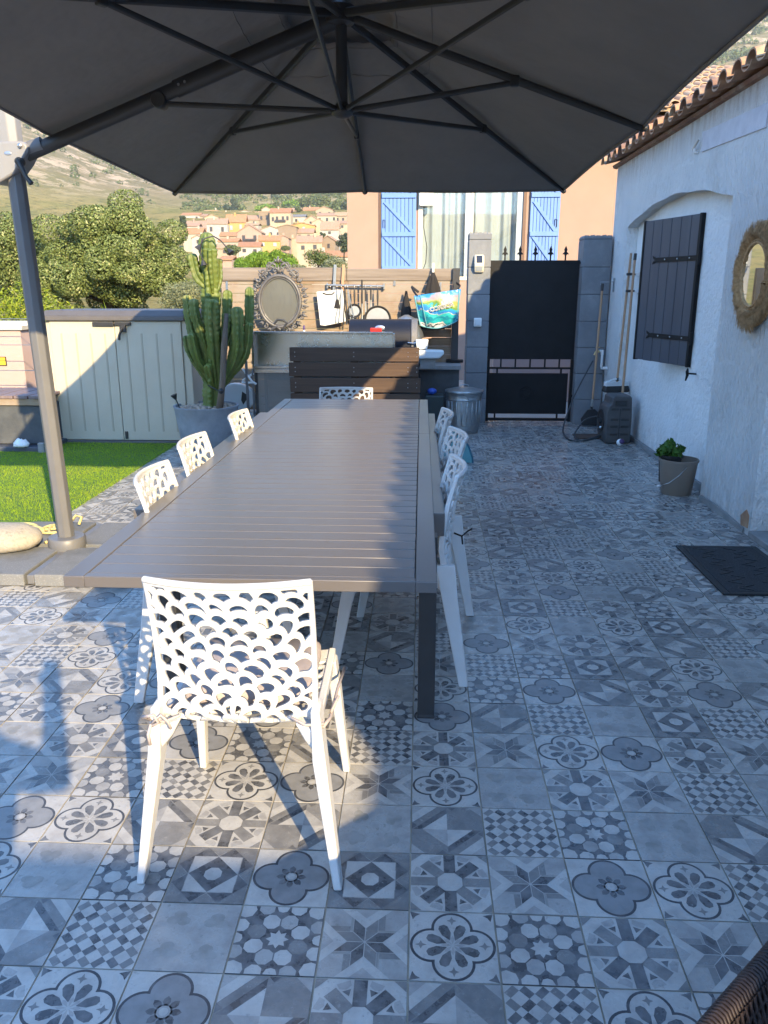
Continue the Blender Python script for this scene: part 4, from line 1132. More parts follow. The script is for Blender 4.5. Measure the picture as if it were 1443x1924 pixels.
tp = empty('garden_tap', (XW, 9.16, .85), 0, 'outdoor tap on a white bent pipe by the right gate pillar', 'tap')
m = MB(); m.tube([(-.03, 0, -.19), (-.065, 0, -.19), (-.068, 0, -.17), (-.068, 0, -.02), (-.07, 0, 0), (-.10, 0, 0)], .014, 10); m.tube([(0, 0, -.19), (-.05, 0, -.19)], .018, 10); m.tube([(-.068, 0, -.04), (-.068, 0, .012)], .018, 10); m.build('pipe', MT['white_paint'], tp, smooth=True)
m = MB(); m.tube([(-.09, 0, 0), (-.14, 0, -.012), (-.155, 0, -.045)], [.013, .015, .012], 10); m.tube([(-.125, 0, .0), (-.125, 0, .04)], .008, 8); m.cbox((-.125, 0, .042), (.05, .014, .008)); m.build('valve', MT['brass'], tp, smooth=True)
# ------------------------------------------------------------------ gate and its pillars
def pillar(x0, x1, y0, y1, h, label):
    t = empty('gate_pillar', ((x0 + x1) / 2, y0, 0), 0, label, 'pillar', 'block pillars either side of the gate')
    bz = .292; z = 0; m = MB(); m.M = Matrix.Translation((-(x0 + x1) / 2, -y0, 0)); c = 0
    j = random.Random(int(x0 * 100))
    while z < h - .02:
        zt = min(z + bz, h)
        dx = j.uniform(-.002, .002)
        m.box(x0 + dx, x1 + dx, y0 + j.uniform(0, .003), y1, z + .003, zt - .003); z = zt
    m.build('block_course', MT['pillar'], t, bevel=.007)
    m = MB(); m.M = Matrix.Translation((-(x0 + x1) / 2, -y0, 0)); m.box(x0 + .006, x1 - .006, y0 + .008, y1 - .006, 0, h - .004); m.build('joint', MT['mortar'], t)
    m = MB(); m.M = Matrix.Translation((-(x0 + x1) / 2, -y0, h))
    w_ = x1 - x0
    for k in range(5):
        a = x0 + w_ * k / 5; m.prism([(a, -.01), (a + w_ / 5, -.01), (a + w_ / 5 * .8, .012 + .008 * (k % 2)), (a + w_ / 5 * .2, .012)], 'y', y0 + .02, y1 - .02)
    m.build('rough_top', MT['concrete'], t)
    return t
pillar(.516, .764, 9.30, 9.60, 2.112, 'grey block gate pillar carrying the solar lamp and switch')
pillar(1.772, 2.085, 9.27, 9.58, 2.075, 'grey block gate pillar against the corner of the white house')
so = empty('solar_lamp', (.634, 9.30, 1.79), 0, 'beige solar wall lamp on the left gate pillar', 'lamp')
m = MB(); m.prism([(-.0, -.095), (-.03, -.095), (-.075, -.03), (-.075, .01), (-.03, .095), (0, .095)], 'x', -.055, .052)
b = m.build('housing', MT['beige_plastic'], so, bevel=.012, smooth=True)
m = MB(); q = Matrix.Rotation(0, 3, 'X'); m.add([(-.035, -.0765, .008), (.033, -.0765, .008), (.033, -.036, .086), (-.035, -.036, .086)], [(0, 1, 2, 3)]); m.build('solar_panel', MT['solar'], so, fix=False)
m = MB(); m.add([(-.04, -.079, -.028), (.037, -.079, -.028), (.03, -.047, -.076), (-.033, -.047, -.076)], [(0, 1, 2, 3)]); m.build('lens', MT['curtain'], so, fix=False)
sw = empty('outdoor_switch', (.637, 9.30, 1.157), 0, 'square white weatherproof switch on the left gate pillar', 'switch')
m = MB(); m.box(-.044, .044, -.038, -.0, -.048, .048); m.build('box', MT['white_paint'], sw, bevel=.008)
m = MB(); m.box(-.030, .028, -.046, -.038, -.034, .034); m.build('rocker', MT['clear_plastic'], sw, bevel=.005)
gt = empty('garden_gate', (1.265, 9.42, 0), 0, 'black sheet metal gate with spear finials and a gap under its upper panel', 'gate')
def GB(): m = MB(); m.M = Matrix.Translation((-1.265, 0, 0)); return m
m = GB(); m.box(.768, 1.766, -.012, .012, .735, 1.83); m.build('upper_panel', MT['gate'], gt, bevel=.002)
m = GB(); m.box(.80, 1.712, -.012, .012, .10, .575); m.build('lower_panel', MT['gate'], gt, bevel=.002)
m = GB(); m.box(.772, .802, -.02, .02, .01, .735); m.box(1.735, 1.766, -.02, .02, .01, .735); m.box(.802, 1.735, -.018, .018, .622, .645); m.box(.802, 1.735, -.018, .018, .018, .05)
m.box(.88, .90, -.012, .012, .575, .622); m.box(1.62, 1.64, -.012, .012, .575, .622); m.box(.87, .89, -.012, .012, .05, .10); m.box(1.60, 1.62, -.012, .012, .05, .10); m.build('frame', MT['gate'], gt, bevel=.002)
for x in (.93, 1.098, 1.268, 1.438, 1.604):
    m = GB(); m.box(x - .009, x + .009, -.008, .008, .645, .735); m.build('bar', MT['gate'], gt)
    m = GB(); m.box(x - .008, x + .008, -.008, .008, 1.83, 1.885)
    m.prism([(x - .009, 1.88), (x - .016, 1.895), (x - .034, 1.89), (x - .03, 1.905), (x - .012, 1.92), (x - .018, 1.945), (x, 1.985), (x + .018, 1.945), (x + .012, 1.92), (x + .03, 1.905), (x + .034, 1.89), (x + .016, 1.895), (x + .009, 1.88)], 'y', -.007, .007); m.build('spear_finial', MT['gate'], gt, bevel=.002)
m = GB()
m.torus((1.24, -.0125, .34), .075, .004, 32, 6, axis='y'); m.torus((1.24, -.0125, .34), .04, .004, 24, 6, axis='y')
for k in range(8): m.tube([(1.24 + .04 * math.cos(k * PI / 4), -.0125, .34 + .04 * math.sin(k * PI / 4)), (1.24 + .075 * math.cos(k * PI / 4 + .3), -.0125, .34 + .075 * math.sin(k * PI / 4 + .3))], .004, 5)
m.build('rosette', MT['gate'], gt)
m = GB(); m.box(1.755, 1.80, -.03, .0, 1.79, 1.815); m.box(1.755, 1.80, -.03, 0, .30, .33); m.build('hinge', MT['gate'], gt)
m = GB(); m.tube([(.79, -.02, .40), (.76, -.05, .42), (.775, -.055, .47)], .012, 8); m.build('latch', MT['gate'], gt, smooth=True)
# ------------------------------------------------------------------ neighbour's peach house
pe = empty('peach_house', (2, 14, 0), 0, 'peach rendered neighbouring house with cornflower blue shutters', 'house')
PE = Vector((2, 14, 0))
def EB(): m = MB(); m.M = Matrix.Translation(-PE); return m
m = EB()
XA, XB, YF = -1.255, 10.0, 14.0
D0, D1 = -.075, 1.70
m.box(XA, D0, YF, YF + .25, -1.0, 4.02); m.box(D1, XB, YF, YF + .25, -1.0, 4.02); m.box(D0, D1, YF, YF + .25, -1.0, 1.66); m.box(D0, D1, YF, YF + .25, 3.9, 4.02)
m.box(XA, XA + .25, YF + .25, YF + 8, -1, 4.02); m.box(XA, XB, YF + 7.8, YF + 8, -1, 4.02); m.build('wall', MT['peach'], pe)
m = EB(); m.box(1.0, 6.0, 11.2, 11.25, 0, .62); m.build('low_wall', MT['pink'], pe)
def zshutter(x0, x1, mirror, lab):
    m = EB(); n = 9; w_ = (x1 - x0) / n
    for k in range(n): m.box(x0 + k * w_ + .003, x0 + (k + 1) * w_ - .003, YF - .055, YF - .025, 1.80, 3.88)
    s_ = m.build('shutter', MT['blue'], pe, bevel=.003); s_['label'] = lab
    m = EB()
    for z in (1.82, 2.36, 2.96, 3.56): m.box(x0 + .01, x1 - .01, YF - .078, YF - .055, z, z + .07)
    for z in (1.89, 2.43, 3.03):
        a, b = (x0 + .03, x1 - .09)
        if mirror: P = [(b, z), (b + .07, z), (a + .07, z + .46), (a, z + .46)]
        else: P = [(a + .0, z + .46), (a + .07, z + .46), (b + .07, z), (b, z)]
        m.prism(P, 'y', YF - .076, YF - .055)
    m.build('brace', MT['blue'], s_, bevel=.003)
    m = EB(); xx = x0 + .05 if not mirror else x1 - .06
    m.tube([(xx - .02, YF - .07, 2.62), (xx + .015, YF - .07, 2.62), (xx + .015, YF - .07, 2.50), (xx - .02, YF - .07, 2.50), (xx - .02, YF - .07, 2.62)], .005, 6); m.build('latch_ring', MT['gate'], s_)
zshutter(-.685, -.105, False, 'left blue plank shutter folded open')
zshutter(1.76, 2.245, True, 'right blue plank shutter folded open')
m = EB(); m.box(-.72, -.69, YF - .03, YF - .0, 1.75, 3.92); m.build('shutter_post', MT['brown_frame'], pe)
m = EB(); m.box(D0, D0 + .075, YF - .02, YF + .12, 1.66, 3.92); m.box(D0 + .075, D1 - .05, YF - .02, YF + .12, 1.66, 1.72); fr = m.build('door_frame', MT['cream'], pe, bevel=.004)
m = EB(); m.box(D1 - .05, D1, YF - .012, YF + .1, 1.66, 3.92); m.build('frame_edge', MT['brown_frame'], pe)
m = EB(); m.box(.70, .80, YF + .02, YF + .08, 1.72, 3.92); m.box(1.55, 1.65, YF + .02, YF + .08, 1.72, 3.92); m.build('door_rail', MT['alu'], pe, bevel=.004)
m = EB(); m.box(.80, .84, YF + .01, YF + .07, 1.72, 3.92); m.build('door_seal', MT['cream'], pe)
m = EB(); m.add([(D0 + .07, YF + .05, 1.72), (D1 - .05, YF + .05, 1.72), (D1 - .05, YF + .05, 3.92), (D0 + .07, YF + .05, 3.92)], [(0, 1, 2, 3)]); m.build('door_glass', MT['glass'], pe, fix=False)
m = EB(); xs = np.linspace(D0 + .02, D1, 240); pv = []
for x in xs:
    y = YF + .15 + .030 * math.sin(x * 26) + .02 * math.sin(x * 61 + 1) * math.sin(x * 3)
    pv += [(x, y, 1.70), (x, y, 3.9)]
m.add(pv, [(2 * i, 2 * i + 2, 2 * i + 3, 2 * i + 1) for i in range(len(xs) - 1)]); m.build('curtain', MT['curtain'], pe, smooth='all', fix=False)
m = EB(); m.box(-.06, .175, YF - .13, YF - .005, 2.83, 3.25); m.build('white_box', MT['white_paint'], pe, bevel=.02)
m = EB(); m.tube([(.02, YF - .02, 2.85), (.02, YF - .02, 2.5), (.075, YF - .02, 2.2), (.06, YF - .02, 1.95), (.0, YF - .02, 1.78)], .006, 6); m.build('cable', MT['gate'], pe, smooth='all')
m = EB(); m.box(D0, D1, YF + .6, YF + .65, 1.6, 3.95); m.build('room_wall', MT['curtain'], pe)
m = EB(); m.tube([(.83, YF - .06, 1.2), (.83, YF - .06, 4.9)], .04, 12); m.build('downpipe', MT['galv'], pe, smooth=True) if False else None
# its roof slopes down towards the lane
M_ = Matrix.Rotation(R(90), 4, 'Z')
rr = canal_roof('roof', 0, 0, -6.4, 2.0, 4.5, R(19), .245, [MT['tile_roof_pale'], MT['tile_roof_c'], ], pe, Vector((0, 0, 0)), .40, seed=9)
# local +x of the tiles runs along world +y
rr.rotation_euler = (0, 0, R(90)); rr.location = Vector((4.15 - .0, 13.05, 4.10)) - PE
m = EB(); m.add([(XA - .3, 13.1, 4.07), (XB, 13.1, 4.07), (XB, 17.3, 5.515), (XA - .3, 17.3, 5.515)], [(0, 1, 2, 3)]); m.add([(XA - .3, 17.3, 5.5), (XB, 17.3, 5.5), (XB, 22.4, 3.9), (XA - .3, 22.4, 3.9)], [(0, 1, 2, 3)])
m.build('roof_deck', MT['tile_roof_c'], pe, solid=.03, fix=False)
m = EB(); m.box(XA, XB, 13.3, 22, 3.98, 4.04); m.build('soffit', MT['peach'], pe)
# ------------------------------------------------------------------ plank fence and outdoor kitchen
fe = empty('plank_fence', (-1, 9.4, 0), 0, 'weathered horizontal plank fence behind the outdoor kitchen', 'fence')
def FB(): m = MB(); m.M = Matrix.Translation((1, 0, 0)); return m
fx0, fx1 = -2.30, .345
m = FB(); jr2 = random.Random(8)
z = .10
while z < 1.60:
    h_ = .098; xa = fx0
    for xb in (-1.62 + jr2.uniform(-.2, .2), -.75 + jr2.uniform(-.15, .15), fx1):
        dy = jr2.uniform(-.003, .003)
        m.box(xa + .001, xb - .001, -.012 + dy, .014 + dy, z + .002, z + h_ - .003); xa = xb
    z += h_
m.build('plank', MT['wood'], fe, bevel=.003)
m = FB(); m.box(fx0, -.86, -.03, .03, 1.607, 1.755); m.box(-.858, .40, -.028, .03, 1.607, 1.742); m.build('top_beam', MT['wood_top'], fe, bevel=.012)
for x in (-2.255, .36 - .02):
    pass
m = FB()
for x, z_ in ((-2.235, 1.56), (-.31, 1.60), (.21, 1.55)):
    m.box(x - .012, x + .012, -.022, -.013, z_ - .045, z_ + .045)
m.build('metal_strap', MT['screw'], fe)
po = empty('fence_post', (.385, 9.36, .70), 0, 'dark square metal post on a base plate at the right end of the plank fence', 'post')
m = MB(); m.box(-.04, .04, -.03, .03, .02, 1.045); m.build('shaft', MT['antra'], po, bevel=.004)
m = MB(); m.box(-.095, .10, -.08, .06, .003, .035); m.build('base_plate', MT['gate'], po, bevel=.006)
kc = empty('kitchen_counter', (-.6, 9.1, 0), 0, 'low grey block counter with a concrete worktop along the plank fence', 'counter')
m = MB(); m.box(-1.15, 1.05, -.14, .27, .652, .700); m.build('worktop', MT['concrete'], kc, bevel=.006)
m = MB(); m.box(-1.15, 1.03, -.10, .26, 0, .652); m.build('block_base', MT['dark_wall'], kc)
ko = empty('steel_sink_unit', (-1.0, 8.45, 0), 0, 'stainless steel outdoor sink unit with a perforated lower panel', 'sink unit')
def KB(): m = MB(); m.M = Matrix.Translation((1.0, -8.45, 0)); return m
m = KB(); m.add([(-1.745, 8.452, .745), (-.29, 8.452, .745), (-.29, 8.462, 1.07), (-1.745, 8.462, 1.075)], [(0, 1, 2, 3)]); m.box(-1.745, -.29, 8.465, 8.475, .74, 1.07); m.build('splash_panel', MT['steel'], ko, fix=False)
m = KB(); m.box(-1.768, -1.742, 8.36, 8.478, .70, 1.098); m.box(-.293, -.270, 8.36, 8.478, .70, 1.08); m.box(-1.742, -.293, 8.40, 8.478, 1.071, 1.092); m.box(-1.742, -.293, 8.36, 8.478, .715, .744); m.build('steel_frame', MT['steel'], ko, bevel=.003)
m = KB(); m.box(-1.77, -.27, 8.345, 8.90, .672, .712); m.build('worktop', MT['steel'], ko, bevel=.003)
m = KB()
for x in (-1.745, -.32):
    for y in (8.36, 8.86): m = KB(); m.box(x, x + .03, y, y + .03, .003, .672); m.build('leg', MT['antra'], ko)
def perf_mat():
    m, nt, p = newmat('perforated_sheet'); N = nt.nodes; L = nt.links
    p.inputs['Base Color'].default_value = (.30, .29, .28, 1); p.inputs['Metallic'].default_value = .3; p.inputs['Roughness'].default_value = .45
    tc = N.new('ShaderNodeTexCoord'); sx = N.new('ShaderNodeSeparateXYZ'); L.new(tc.outputs['Object'], sx.inputs[0])
    def ma(op, a, b=None):
        n = N.new('ShaderNodeMath'); n.operation = op
        for i, v in enumerate((a, b)):
            if v is None: continue
            if isinstance(v, (int, float)): n.inputs[i].default_value = v
            else: L.new(v, n.inputs[i])
        return n.outputs[0]
    u = ma('MULTIPLY', sx.outputs['X'], 82); v = ma('MULTIPLY', sx.outputs['Z'], 95)
    row = ma('FLOOR', v); odd = ma('MULTIPLY', ma('MODULO', row, 2), .5)
    fu = ma('SUBTRACT', ma('FRACT', ma('ADD', ma('ADD', u, 400), odd)), .5); fv = ma('SUBTRACT', ma('FRACT', v), .5)
    d = ma('SQRT', ma('ADD', ma('MULTIPLY', fu, fu), ma('MULTIPLY', fv, fv)))
    hole = ma('LESS_THAN', d, .33)
    t = N.new('ShaderNodeBsdfTransparent'); ms = N.new('ShaderNodeMixShader')
    L.new(hole, ms.inputs[0]); L.new(p.outputs['BSDF'], ms.inputs[1]); L.new(t.outputs['BSDF'], ms.inputs[2]); L.new(ms.outputs['Shader'], N['Material Output'].inputs['Surface'])
    return m
m = KB(); m.add([(-1.715, 8.362, .01), (-.32, 8.362, .01), (-.32, 8.362, .668), (-1.715, 8.362, .668)], [(0, 1, 2, 3)]); m.build('perforated_panel', perf_mat(), ko, fix=False)
m = KB(); m.box(-1.70, -.34, 8.80, 8.83, .25, .55); m.build('inner_shelf', MT['wood'], ko)
m = KB(); m.tube([(-1.50, 8.62, .71), (-1.46, 8.62, 1.13), (-1.43, 8.62, 1.17), (-1.465, 8.62, 1.198), (-1.53, 8.62, 1.205), (-1.57, 8.62, 1.16)], .013, 10); m.tube([(-1.60, 8.62, 1.09), (-1.54, 8.62, 1.13), (-1.50, 8.62, 1.10)], .017, 8); m.build('faucet', MT['antra'], ko, smooth=True)
# pallet screen
ps_ = empty('slatted_screen', (-.68, 8.15, 0), 0, 'dark stained pallet screen standing behind the far chair', 'screen')
m = MB(); zs = ((.812, .952), (.660, .800), (.500, .645), (.345, .485), (.19, .33), (.03, .17)); jr3 = random.Random(2)
for i, (a, b) in enumerate(zs): m.box(-.66 + jr3.uniform(-.006, .006), .652 + jr3.uniform(-.008, .01) + .012 * min(i, 2), -.012, .010, a, b)
m.build('slat', MT['pallet'], ps_, bevel=.005)
m = MB()
for x in (-.62, -.03, .58): m.box(x, x + .075, .0105, .09, .005, .94)
m.build('stringer', MT['pallet'], ps_, bevel=.004)
m = MB()
for x in (-.60, .0, .55, .64):
    for a, b in zs[:3]:
        for q in (.35, .65): m.lathe([(.005, -.0125), (.003, -.0145)], (x, 0, a + (b - a) * q), 8, axis='y')
m.build('nail', MT['screw'], ps_)
# barbecue
bb = empty('barbecue', (-.44, 8.85, 0), 0, 'navy lidded barbecue behind the steel splash panel', 'barbecue')
m = MB(); prof = []
for k in range(15):
    a = PI * k / 14; prof.append((.02 - .24 * math.cos(a), .92 + .285 * math.sin(a) ** .7))
m.prism(prof, 'x', -.335, .33); m.build('lid', MT['navy'], bb, smooth=30, bevel=.006)
m = MB(); m.prism([(y * 1.03, .92 + (z - .92) * 1.03) for y, z in prof], 'x', .331, .40); m.build('lid_end', MT['mast'], bb, smooth=30, bevel=.01)
m = MB(); m.box(-.33, .37, -.22, .26, .70, .92); m.build('firebox', MT['navy'], bb, bevel=.01)
m = MB(); m.M = Matrix.Translation((.0, -.222, 1.12)); m.sphere((0, 0, 0), .055, 20, 10, (1, .15, .55)); m.build('badge', MT['badge'], bb, smooth='all')
m = MB(); m.tube([(.30, -.24, .97), (.36, -.25, .965), (.40, -.25, .97)], .008, 8); m.build('lid_handle', MT['screw'], bb, smooth=True)
kt = empty('round_hood', (-.165, 9.08, .70), 0, 'domed grey hood leaning on the counter behind the barbecue', 'hood')
m = MB(); m.lathe([(.20, .0), (.205, .2), (.19, .33), (.15, .43), (.09, .51), (.02, .545)], (0, 0, 0), 28); m.build('dome', MT['galv'], kt, smooth='all')
m = MB(); m.box(-.06, .06, -.02, .02, -.02, .02)
o = m.build('red_clip', MT['red'], bevel=.008); o.location = (-.47, 8.43, 1.112); tag(o, 'small red grip lying on the top edge of the steel panel', 'clip')
bo_ = empty('small_bottle', (-1.31, 9.05, .70), 0, 'little purple topped bottle on the counter by the oval mirror', 'bottle')
m = MB(); m.lathe([(.02, 0), (.024, .01), (.024, .33), (.012, .37), (.010, .38)], (0, 0, 0), 16); m.build('bottle_body', MT['clear_plastic'], bo_, smooth=True)
m = MB(); m.lathe([(.013, .38), (.013, .42), (.006, .43)], (0, 0, 0), 14); m.build('bottle_cap', MT['purple'], bo_, smooth=True)
# plastic tubs
t1 = empty('plastic_tub', (.095, 8.62, .70), 0, 'wide milky plastic tub on the counter beside the slatted screen', 'tub')
m = MB(); m.prism([(-.12, .108), (-.12, .20), (.145, .19), (.15, .16), (.10, .112)], 'y', -.09, .12); m.build('tub_body', MT['clear_plastic'], t1, bevel=.012)
m = MB(); m.box(-.10, .06, -.05, .08, .003, .108); m.build('tub_foot', MT['concrete'], t1)
t2 = empty('plastic_jug', (.01, 8.62, .905), 0, 'small clear plastic box standing on the milky tub', 'box')
m = MB(); m.loft([[(-.055, -.05, 0), (.055, -.05, 0), (.055, .05, 0), (-.055, .05, 0)], [(-.07, -.06, .10), (.068, -.06, .10), (.068, .06, .10), (-.07, .06, .10)]]); m.build('jug_body', MT['clear_plastic'], t2, bevel=.008)
m = MB(); m.tube([(.0, 0, .105), (.10, .0, .118)], .006, 8); m.build('wooden_spoon', MT['handle_wood'], t2, smooth=True)
# dustbin
db = empty('dustbin', (.474, 8.69, .005), R(8), 'galvanised ribbed dustbin with a lid in front of the left gate pillar', 'dustbin')
m = MB(); m.lathe([(.155, 0), (.163, .004), (.168, .03), (.172, .034), (.176, .09), (.181, .094), (.186, .36), (.194, .366), (.190, .374), (.196, .44), (.20, .445)], (0, 0, 0), 48)
# pressed vertical flutes
for i, p in enumerate(m.v):
    r_xy = math.hypot(p[0], p[1])
    if .095 < p[2] < .34 or p[2] in (.094, .36):
        pass
m.build('body', MT['galv'], db, smooth=True)
m = MB()
for k in range(20):
    a = 2 * PI * k / 20; ca, sa = math.cos(a), math.sin(a)
    m.tube([(.1785 * ca, .1785 * sa, .10), (.1825 * ca, .1825 * sa, .21), (.1865 * ca, .1865 * sa, .355)], [.0055, .0075, .0055], 6)
m.build('flute', MT['galv'], db, smooth='all')
m = MB(); m.lathe([(.207, .435), (.210, .44), (.210, .455), (.205, .462), (.12, .482), (.02, .487)], (0, 0, 0), 48); lid = m.build('lid', MT['galv'], db, smooth=True)
m = MB(); m.tube([(-.05, 0, .485), (-.045, 0, .512), (0, 0, .522), (.045, 0, .512), (.05, 0, .485)], .005, 8); m.build('handle', MT['galv'], lid, smooth=True)
for s_ in (-1, 1):
    m = MB(); m.M = Matrix.Rotation(R(-75) if s_ < 0 else R(105), 4, 'Z'); m.tube([(.192, -.05, .40), (.212, -.045, .385), (.215, 0, .38), (.212, .045, .385), (.192, .05, .40)], .005, 8); m.build('side_handle', MT['galv'], db, smooth=True)
gbn = empty('dark_bin', (.165, 8.80, .005), 0, 'dark green bin beside the galvanised dustbin', 'bin')
m = MB(); m.loft([[(-.09, -.10, 0), (.08, -.10, 0), (.08, .1, 0), (-.09, .1, 0)], [(-.11, -.12, .395), (.095, -.12, .395), (.095, .12, .395), (-.11, .12, .395)]]); m.build('bin_body', MT['green_plastic'], gbn, bevel=.012)
o = MB().sphere((0, 0, 0), .045, 16, 10, (1.2, 1, .8)).build('blue_ball', MT['ball_blue'], smooth='all'); o.location = (.125, 8.78, .437); tag(o, 'blue ball lying on the dark green bin', 'ball')
# ------------------------------------------------------------------ ornate oval mirror
om = empty('oval_mirror', (-1.597, 9.20, 1.385), 0, 'ornate pewter framed oval mirror leaning on the plank fence', 'mirror')
def ell(n, a, b, y=0): return [(a * math.cos(2 * PI * k / n), y, b * math.sin(2 * PI * k / n)) for k in range(n + 1)]
m = MB(); m.add([(0, -.012, 0)] + [(x, -.012, z) for x, y, z in ell(48, .222, .27)[:-1]], [(0, 1 + (k + 1) % 48, 1 + k) for k in range(48)]); m.build('glass', MT['old_mirror'], om, fix=False)
m = MB(); m.tube(ell(64, .232, .278, -.02), .018, 10, cap=False); m.tube(ell(64, .208, .254, -.022), .007, 8, cap=False)
for k in range(56):
    a = 2 * PI * k / 56; m.sphere((.252 * math.cos(a), -.02, .298 * math.sin(a)), .0085, 6, 4)
m.build('oval_rim', MT['iron'], om, smooth='all')
def scroll(mb, c, r0, a0, turns, sgn=1, r1=.006, w0=.011, w1=.006, n=22):
    pts = []; ws = []
    for k in range(n + 1):
        q = k / n; a = a0 + sgn * turns * 2 * PI * q; r = r0 * (1 - q) + r1 * q
        pts.append((c[0] + r * math.cos(a), -.018 - .006 * math.sin(q * PI), c[1] + r * math.sin(a))); ws.append(w0 * (1 - q) + w1 * q)
    mb.tube(pts, ws, 6); mb.sphere(pts[-1], w1 * 1.5, 6, 4)
def leafy(mb, p, ang, L_=.05, w_=.02):
    c, s_ = math.cos(ang), math.sin(ang)
    pts = [(p[0] + c * L_ * q, -.02 - .008 * math.sin(PI * q), p[1] + s_ * L_ * q) for q in (0, .33, .66, 1)]
    mb.tube(pts, [w_ * .35, w_ * .6, w_ * .42, .002], 6)
m = MB()
for s_ in (-1, 1):
    for k, deg in enumerate((12, 32, 52, -10, -32, -54, -74)):
        a = R(deg); bx, bz = .268 * math.cos(a), .315 * math.sin(a)
        nx, nz = math.cos(a), math.sin(a)
        scroll(m, (s_ * (bx + nx * .018), bz + nz * .018), .030, (a if s_ > 0 else PI - a) + s_ * PI * .8, .95, s_ * (1 if k % 2 else -1))
        a2 = a + .17; bx, bz = .272 * math.cos(a2), .32 * math.sin(a2)
        leafy(m, (s_ * bx, bz), (a2 + .5) if s_ > 0 else PI - a2 - .5, .052)
        leafy(m, (s_ * bx, bz), (a2 - .55) if s_ > 0 else PI - a2 + .55, .046)
    # side sprays that lean out
    for (x0_, z0_, ang, L_) in ((.255, .12, .35, .075), (.262, .05, .1, .07), (.262, -.05, -.1, .07), (.25, -.14, -.45, .07), (.23, .20, .9, .07), (.20, .255, 1.1, .06)):
        leafy(m, (s_ * x0_, z0_), ang if s_ > 0 else PI - ang, L_, .026)
    # crest scrolls
    for (cx_, cz_, r0, a0, tn, sg) in ((.055, .375, .045, -.6, 1.1, 1), (.105, .345, .042, PI * .9, 1.0, -1), (.165, .305, .040, .2, 1.0, 1), (.04, .335, .03, PI, .9, -1), (.09, .40, .03, -1.2, .9, 1)):
        scroll(m, (s_ * cx_, cz_), r0, a0 if s_ > 0 else PI - a0, tn, sg * s_)
    m.tube([(s_ * .21, -.018, .20), (s_ * .20, -.022, .27), (s_ * .13, -.024, .335), (s_ * .085, -.022, .41), (s_ * .035, -.02, .43), (0, -.02, .46)], [.008, .010, .010, .008, .007, .006], 6)
    leafy(m, (s_ * .02, .42), R(60) if s_ > 0 else R(120), .05, .022); leafy(m, (s_ * .03, .39), R(20) if s_ > 0 else R(160), .05, .022)
    leafy(m, (s_ * .12, .36), R(70) if s_ > 0 else R(110), .045, .02); leafy(m, (s_ * .19, .30), R(45) if s_ > 0 else R(135), .055, .022)
leafy(m, (0, .41), PI / 2, .075, .034); leafy(m, (0, .30), PI / 2, .10, .022)
m.sphere((0, -.02, .475), .011, 8, 6); m.tube([(-.02, -.02, .30), (0, -.03, .36), (.02, -.02, .30)], .008, 6)
m.build('scrollwork', MT['iron'], om, smooth='all')
# ------------------------------------------------------------------ rail and hanging utensils
ur = empty('utensil_rail', (-.745, 9.33, 1.557), 0, 'thin metal rail screwed to the plank fence', 'rail')
m = MB(); m.tube([(-.33, -.0, .006), (.32, -.0, -.008)], .011, 10); m.box(-.335, -.32, -.0, .06, -.03, .03); m.box(.31, .325, -.0, .06, -.04, .025); m.build('bar', MT['galv'], ur, smooth=True)
def util(name, x, label, cat, y=9.295, z=1.55):
    t = empty(name, (x, y, z), 0, label, cat)
    m = MB(); m.tube([(0, .03, .016), (0, .012, .02), (0, 0, .0), (0, -.004, -.03)], .003, 6); m.build('hook', MT['screw'], t, smooth='all')
    return t
t = util('cutting_board', -1.03, 'large white cutting board hung at the left end of the rail', 'cutting board', 9.28)
m = MB(); m.M = Matrix.Rotation(R(-4), 4, 'Y'); m.prism([(-.165, -.05), (.135, -.045), (.14, -.40), (-.10, -.43), (-.155, -.42)], 'y', -.008, .006); m.build('board', MT['board'], t, bevel=.006)
m = MB(); m.tube([(-.09, -.010, -.075), (-.05, -.010, -.088), (.02, -.010, -.086), (.045, -.010, -.065)], .008, 6, flat=.3); m.build('grip_slot', MT['black'], t)
t = util('basting_brush', -.955, 'dark flat brush hanging before the white cutting board', 'brush', 9.262)
m = MB(); m.tube([(0, 0, -.03), (0, 0, -.10), (0, 0, -.15)], [.007, .011, .009], 8); m.build('handle', MT['galv'], t, smooth=True)
m = MB(); m.prism([(-.012, -.14), (.012, -.14), (.034, -.24), (-.034, -.235)], 'y', -.008, .008); m.build('bristles', MT['cloth_black'], t, bevel=.003)
for k, (x, dx, L_, lab) in enumerate(((-.905, -.055, .40, 'steel tongs splayed to the left beside the cutting board'), (-.865, .0, .42, 'steel tongs hanging straight down between two others'), (-.835, .045, .36, 'steel tongs splayed to the right, nearest the small pan'))):
    t = util('tongs', x, lab, 'tongs', 9.27); 
    for s_ in (-1, 1):
        m = MB(); m.tube([(0, 0, -.02), (dx * .45 + s_ * .012, -.003, -L_ * .5), (dx + s_ * .02, -.003, -L_ * .9), (dx + s_ * .014, -.003, -L_)], [.005, .0065, .007, .010], 6, flat=.6); m.build('arm', MT['galv'] if k != 1 else MT['antra'], t, smooth=True)
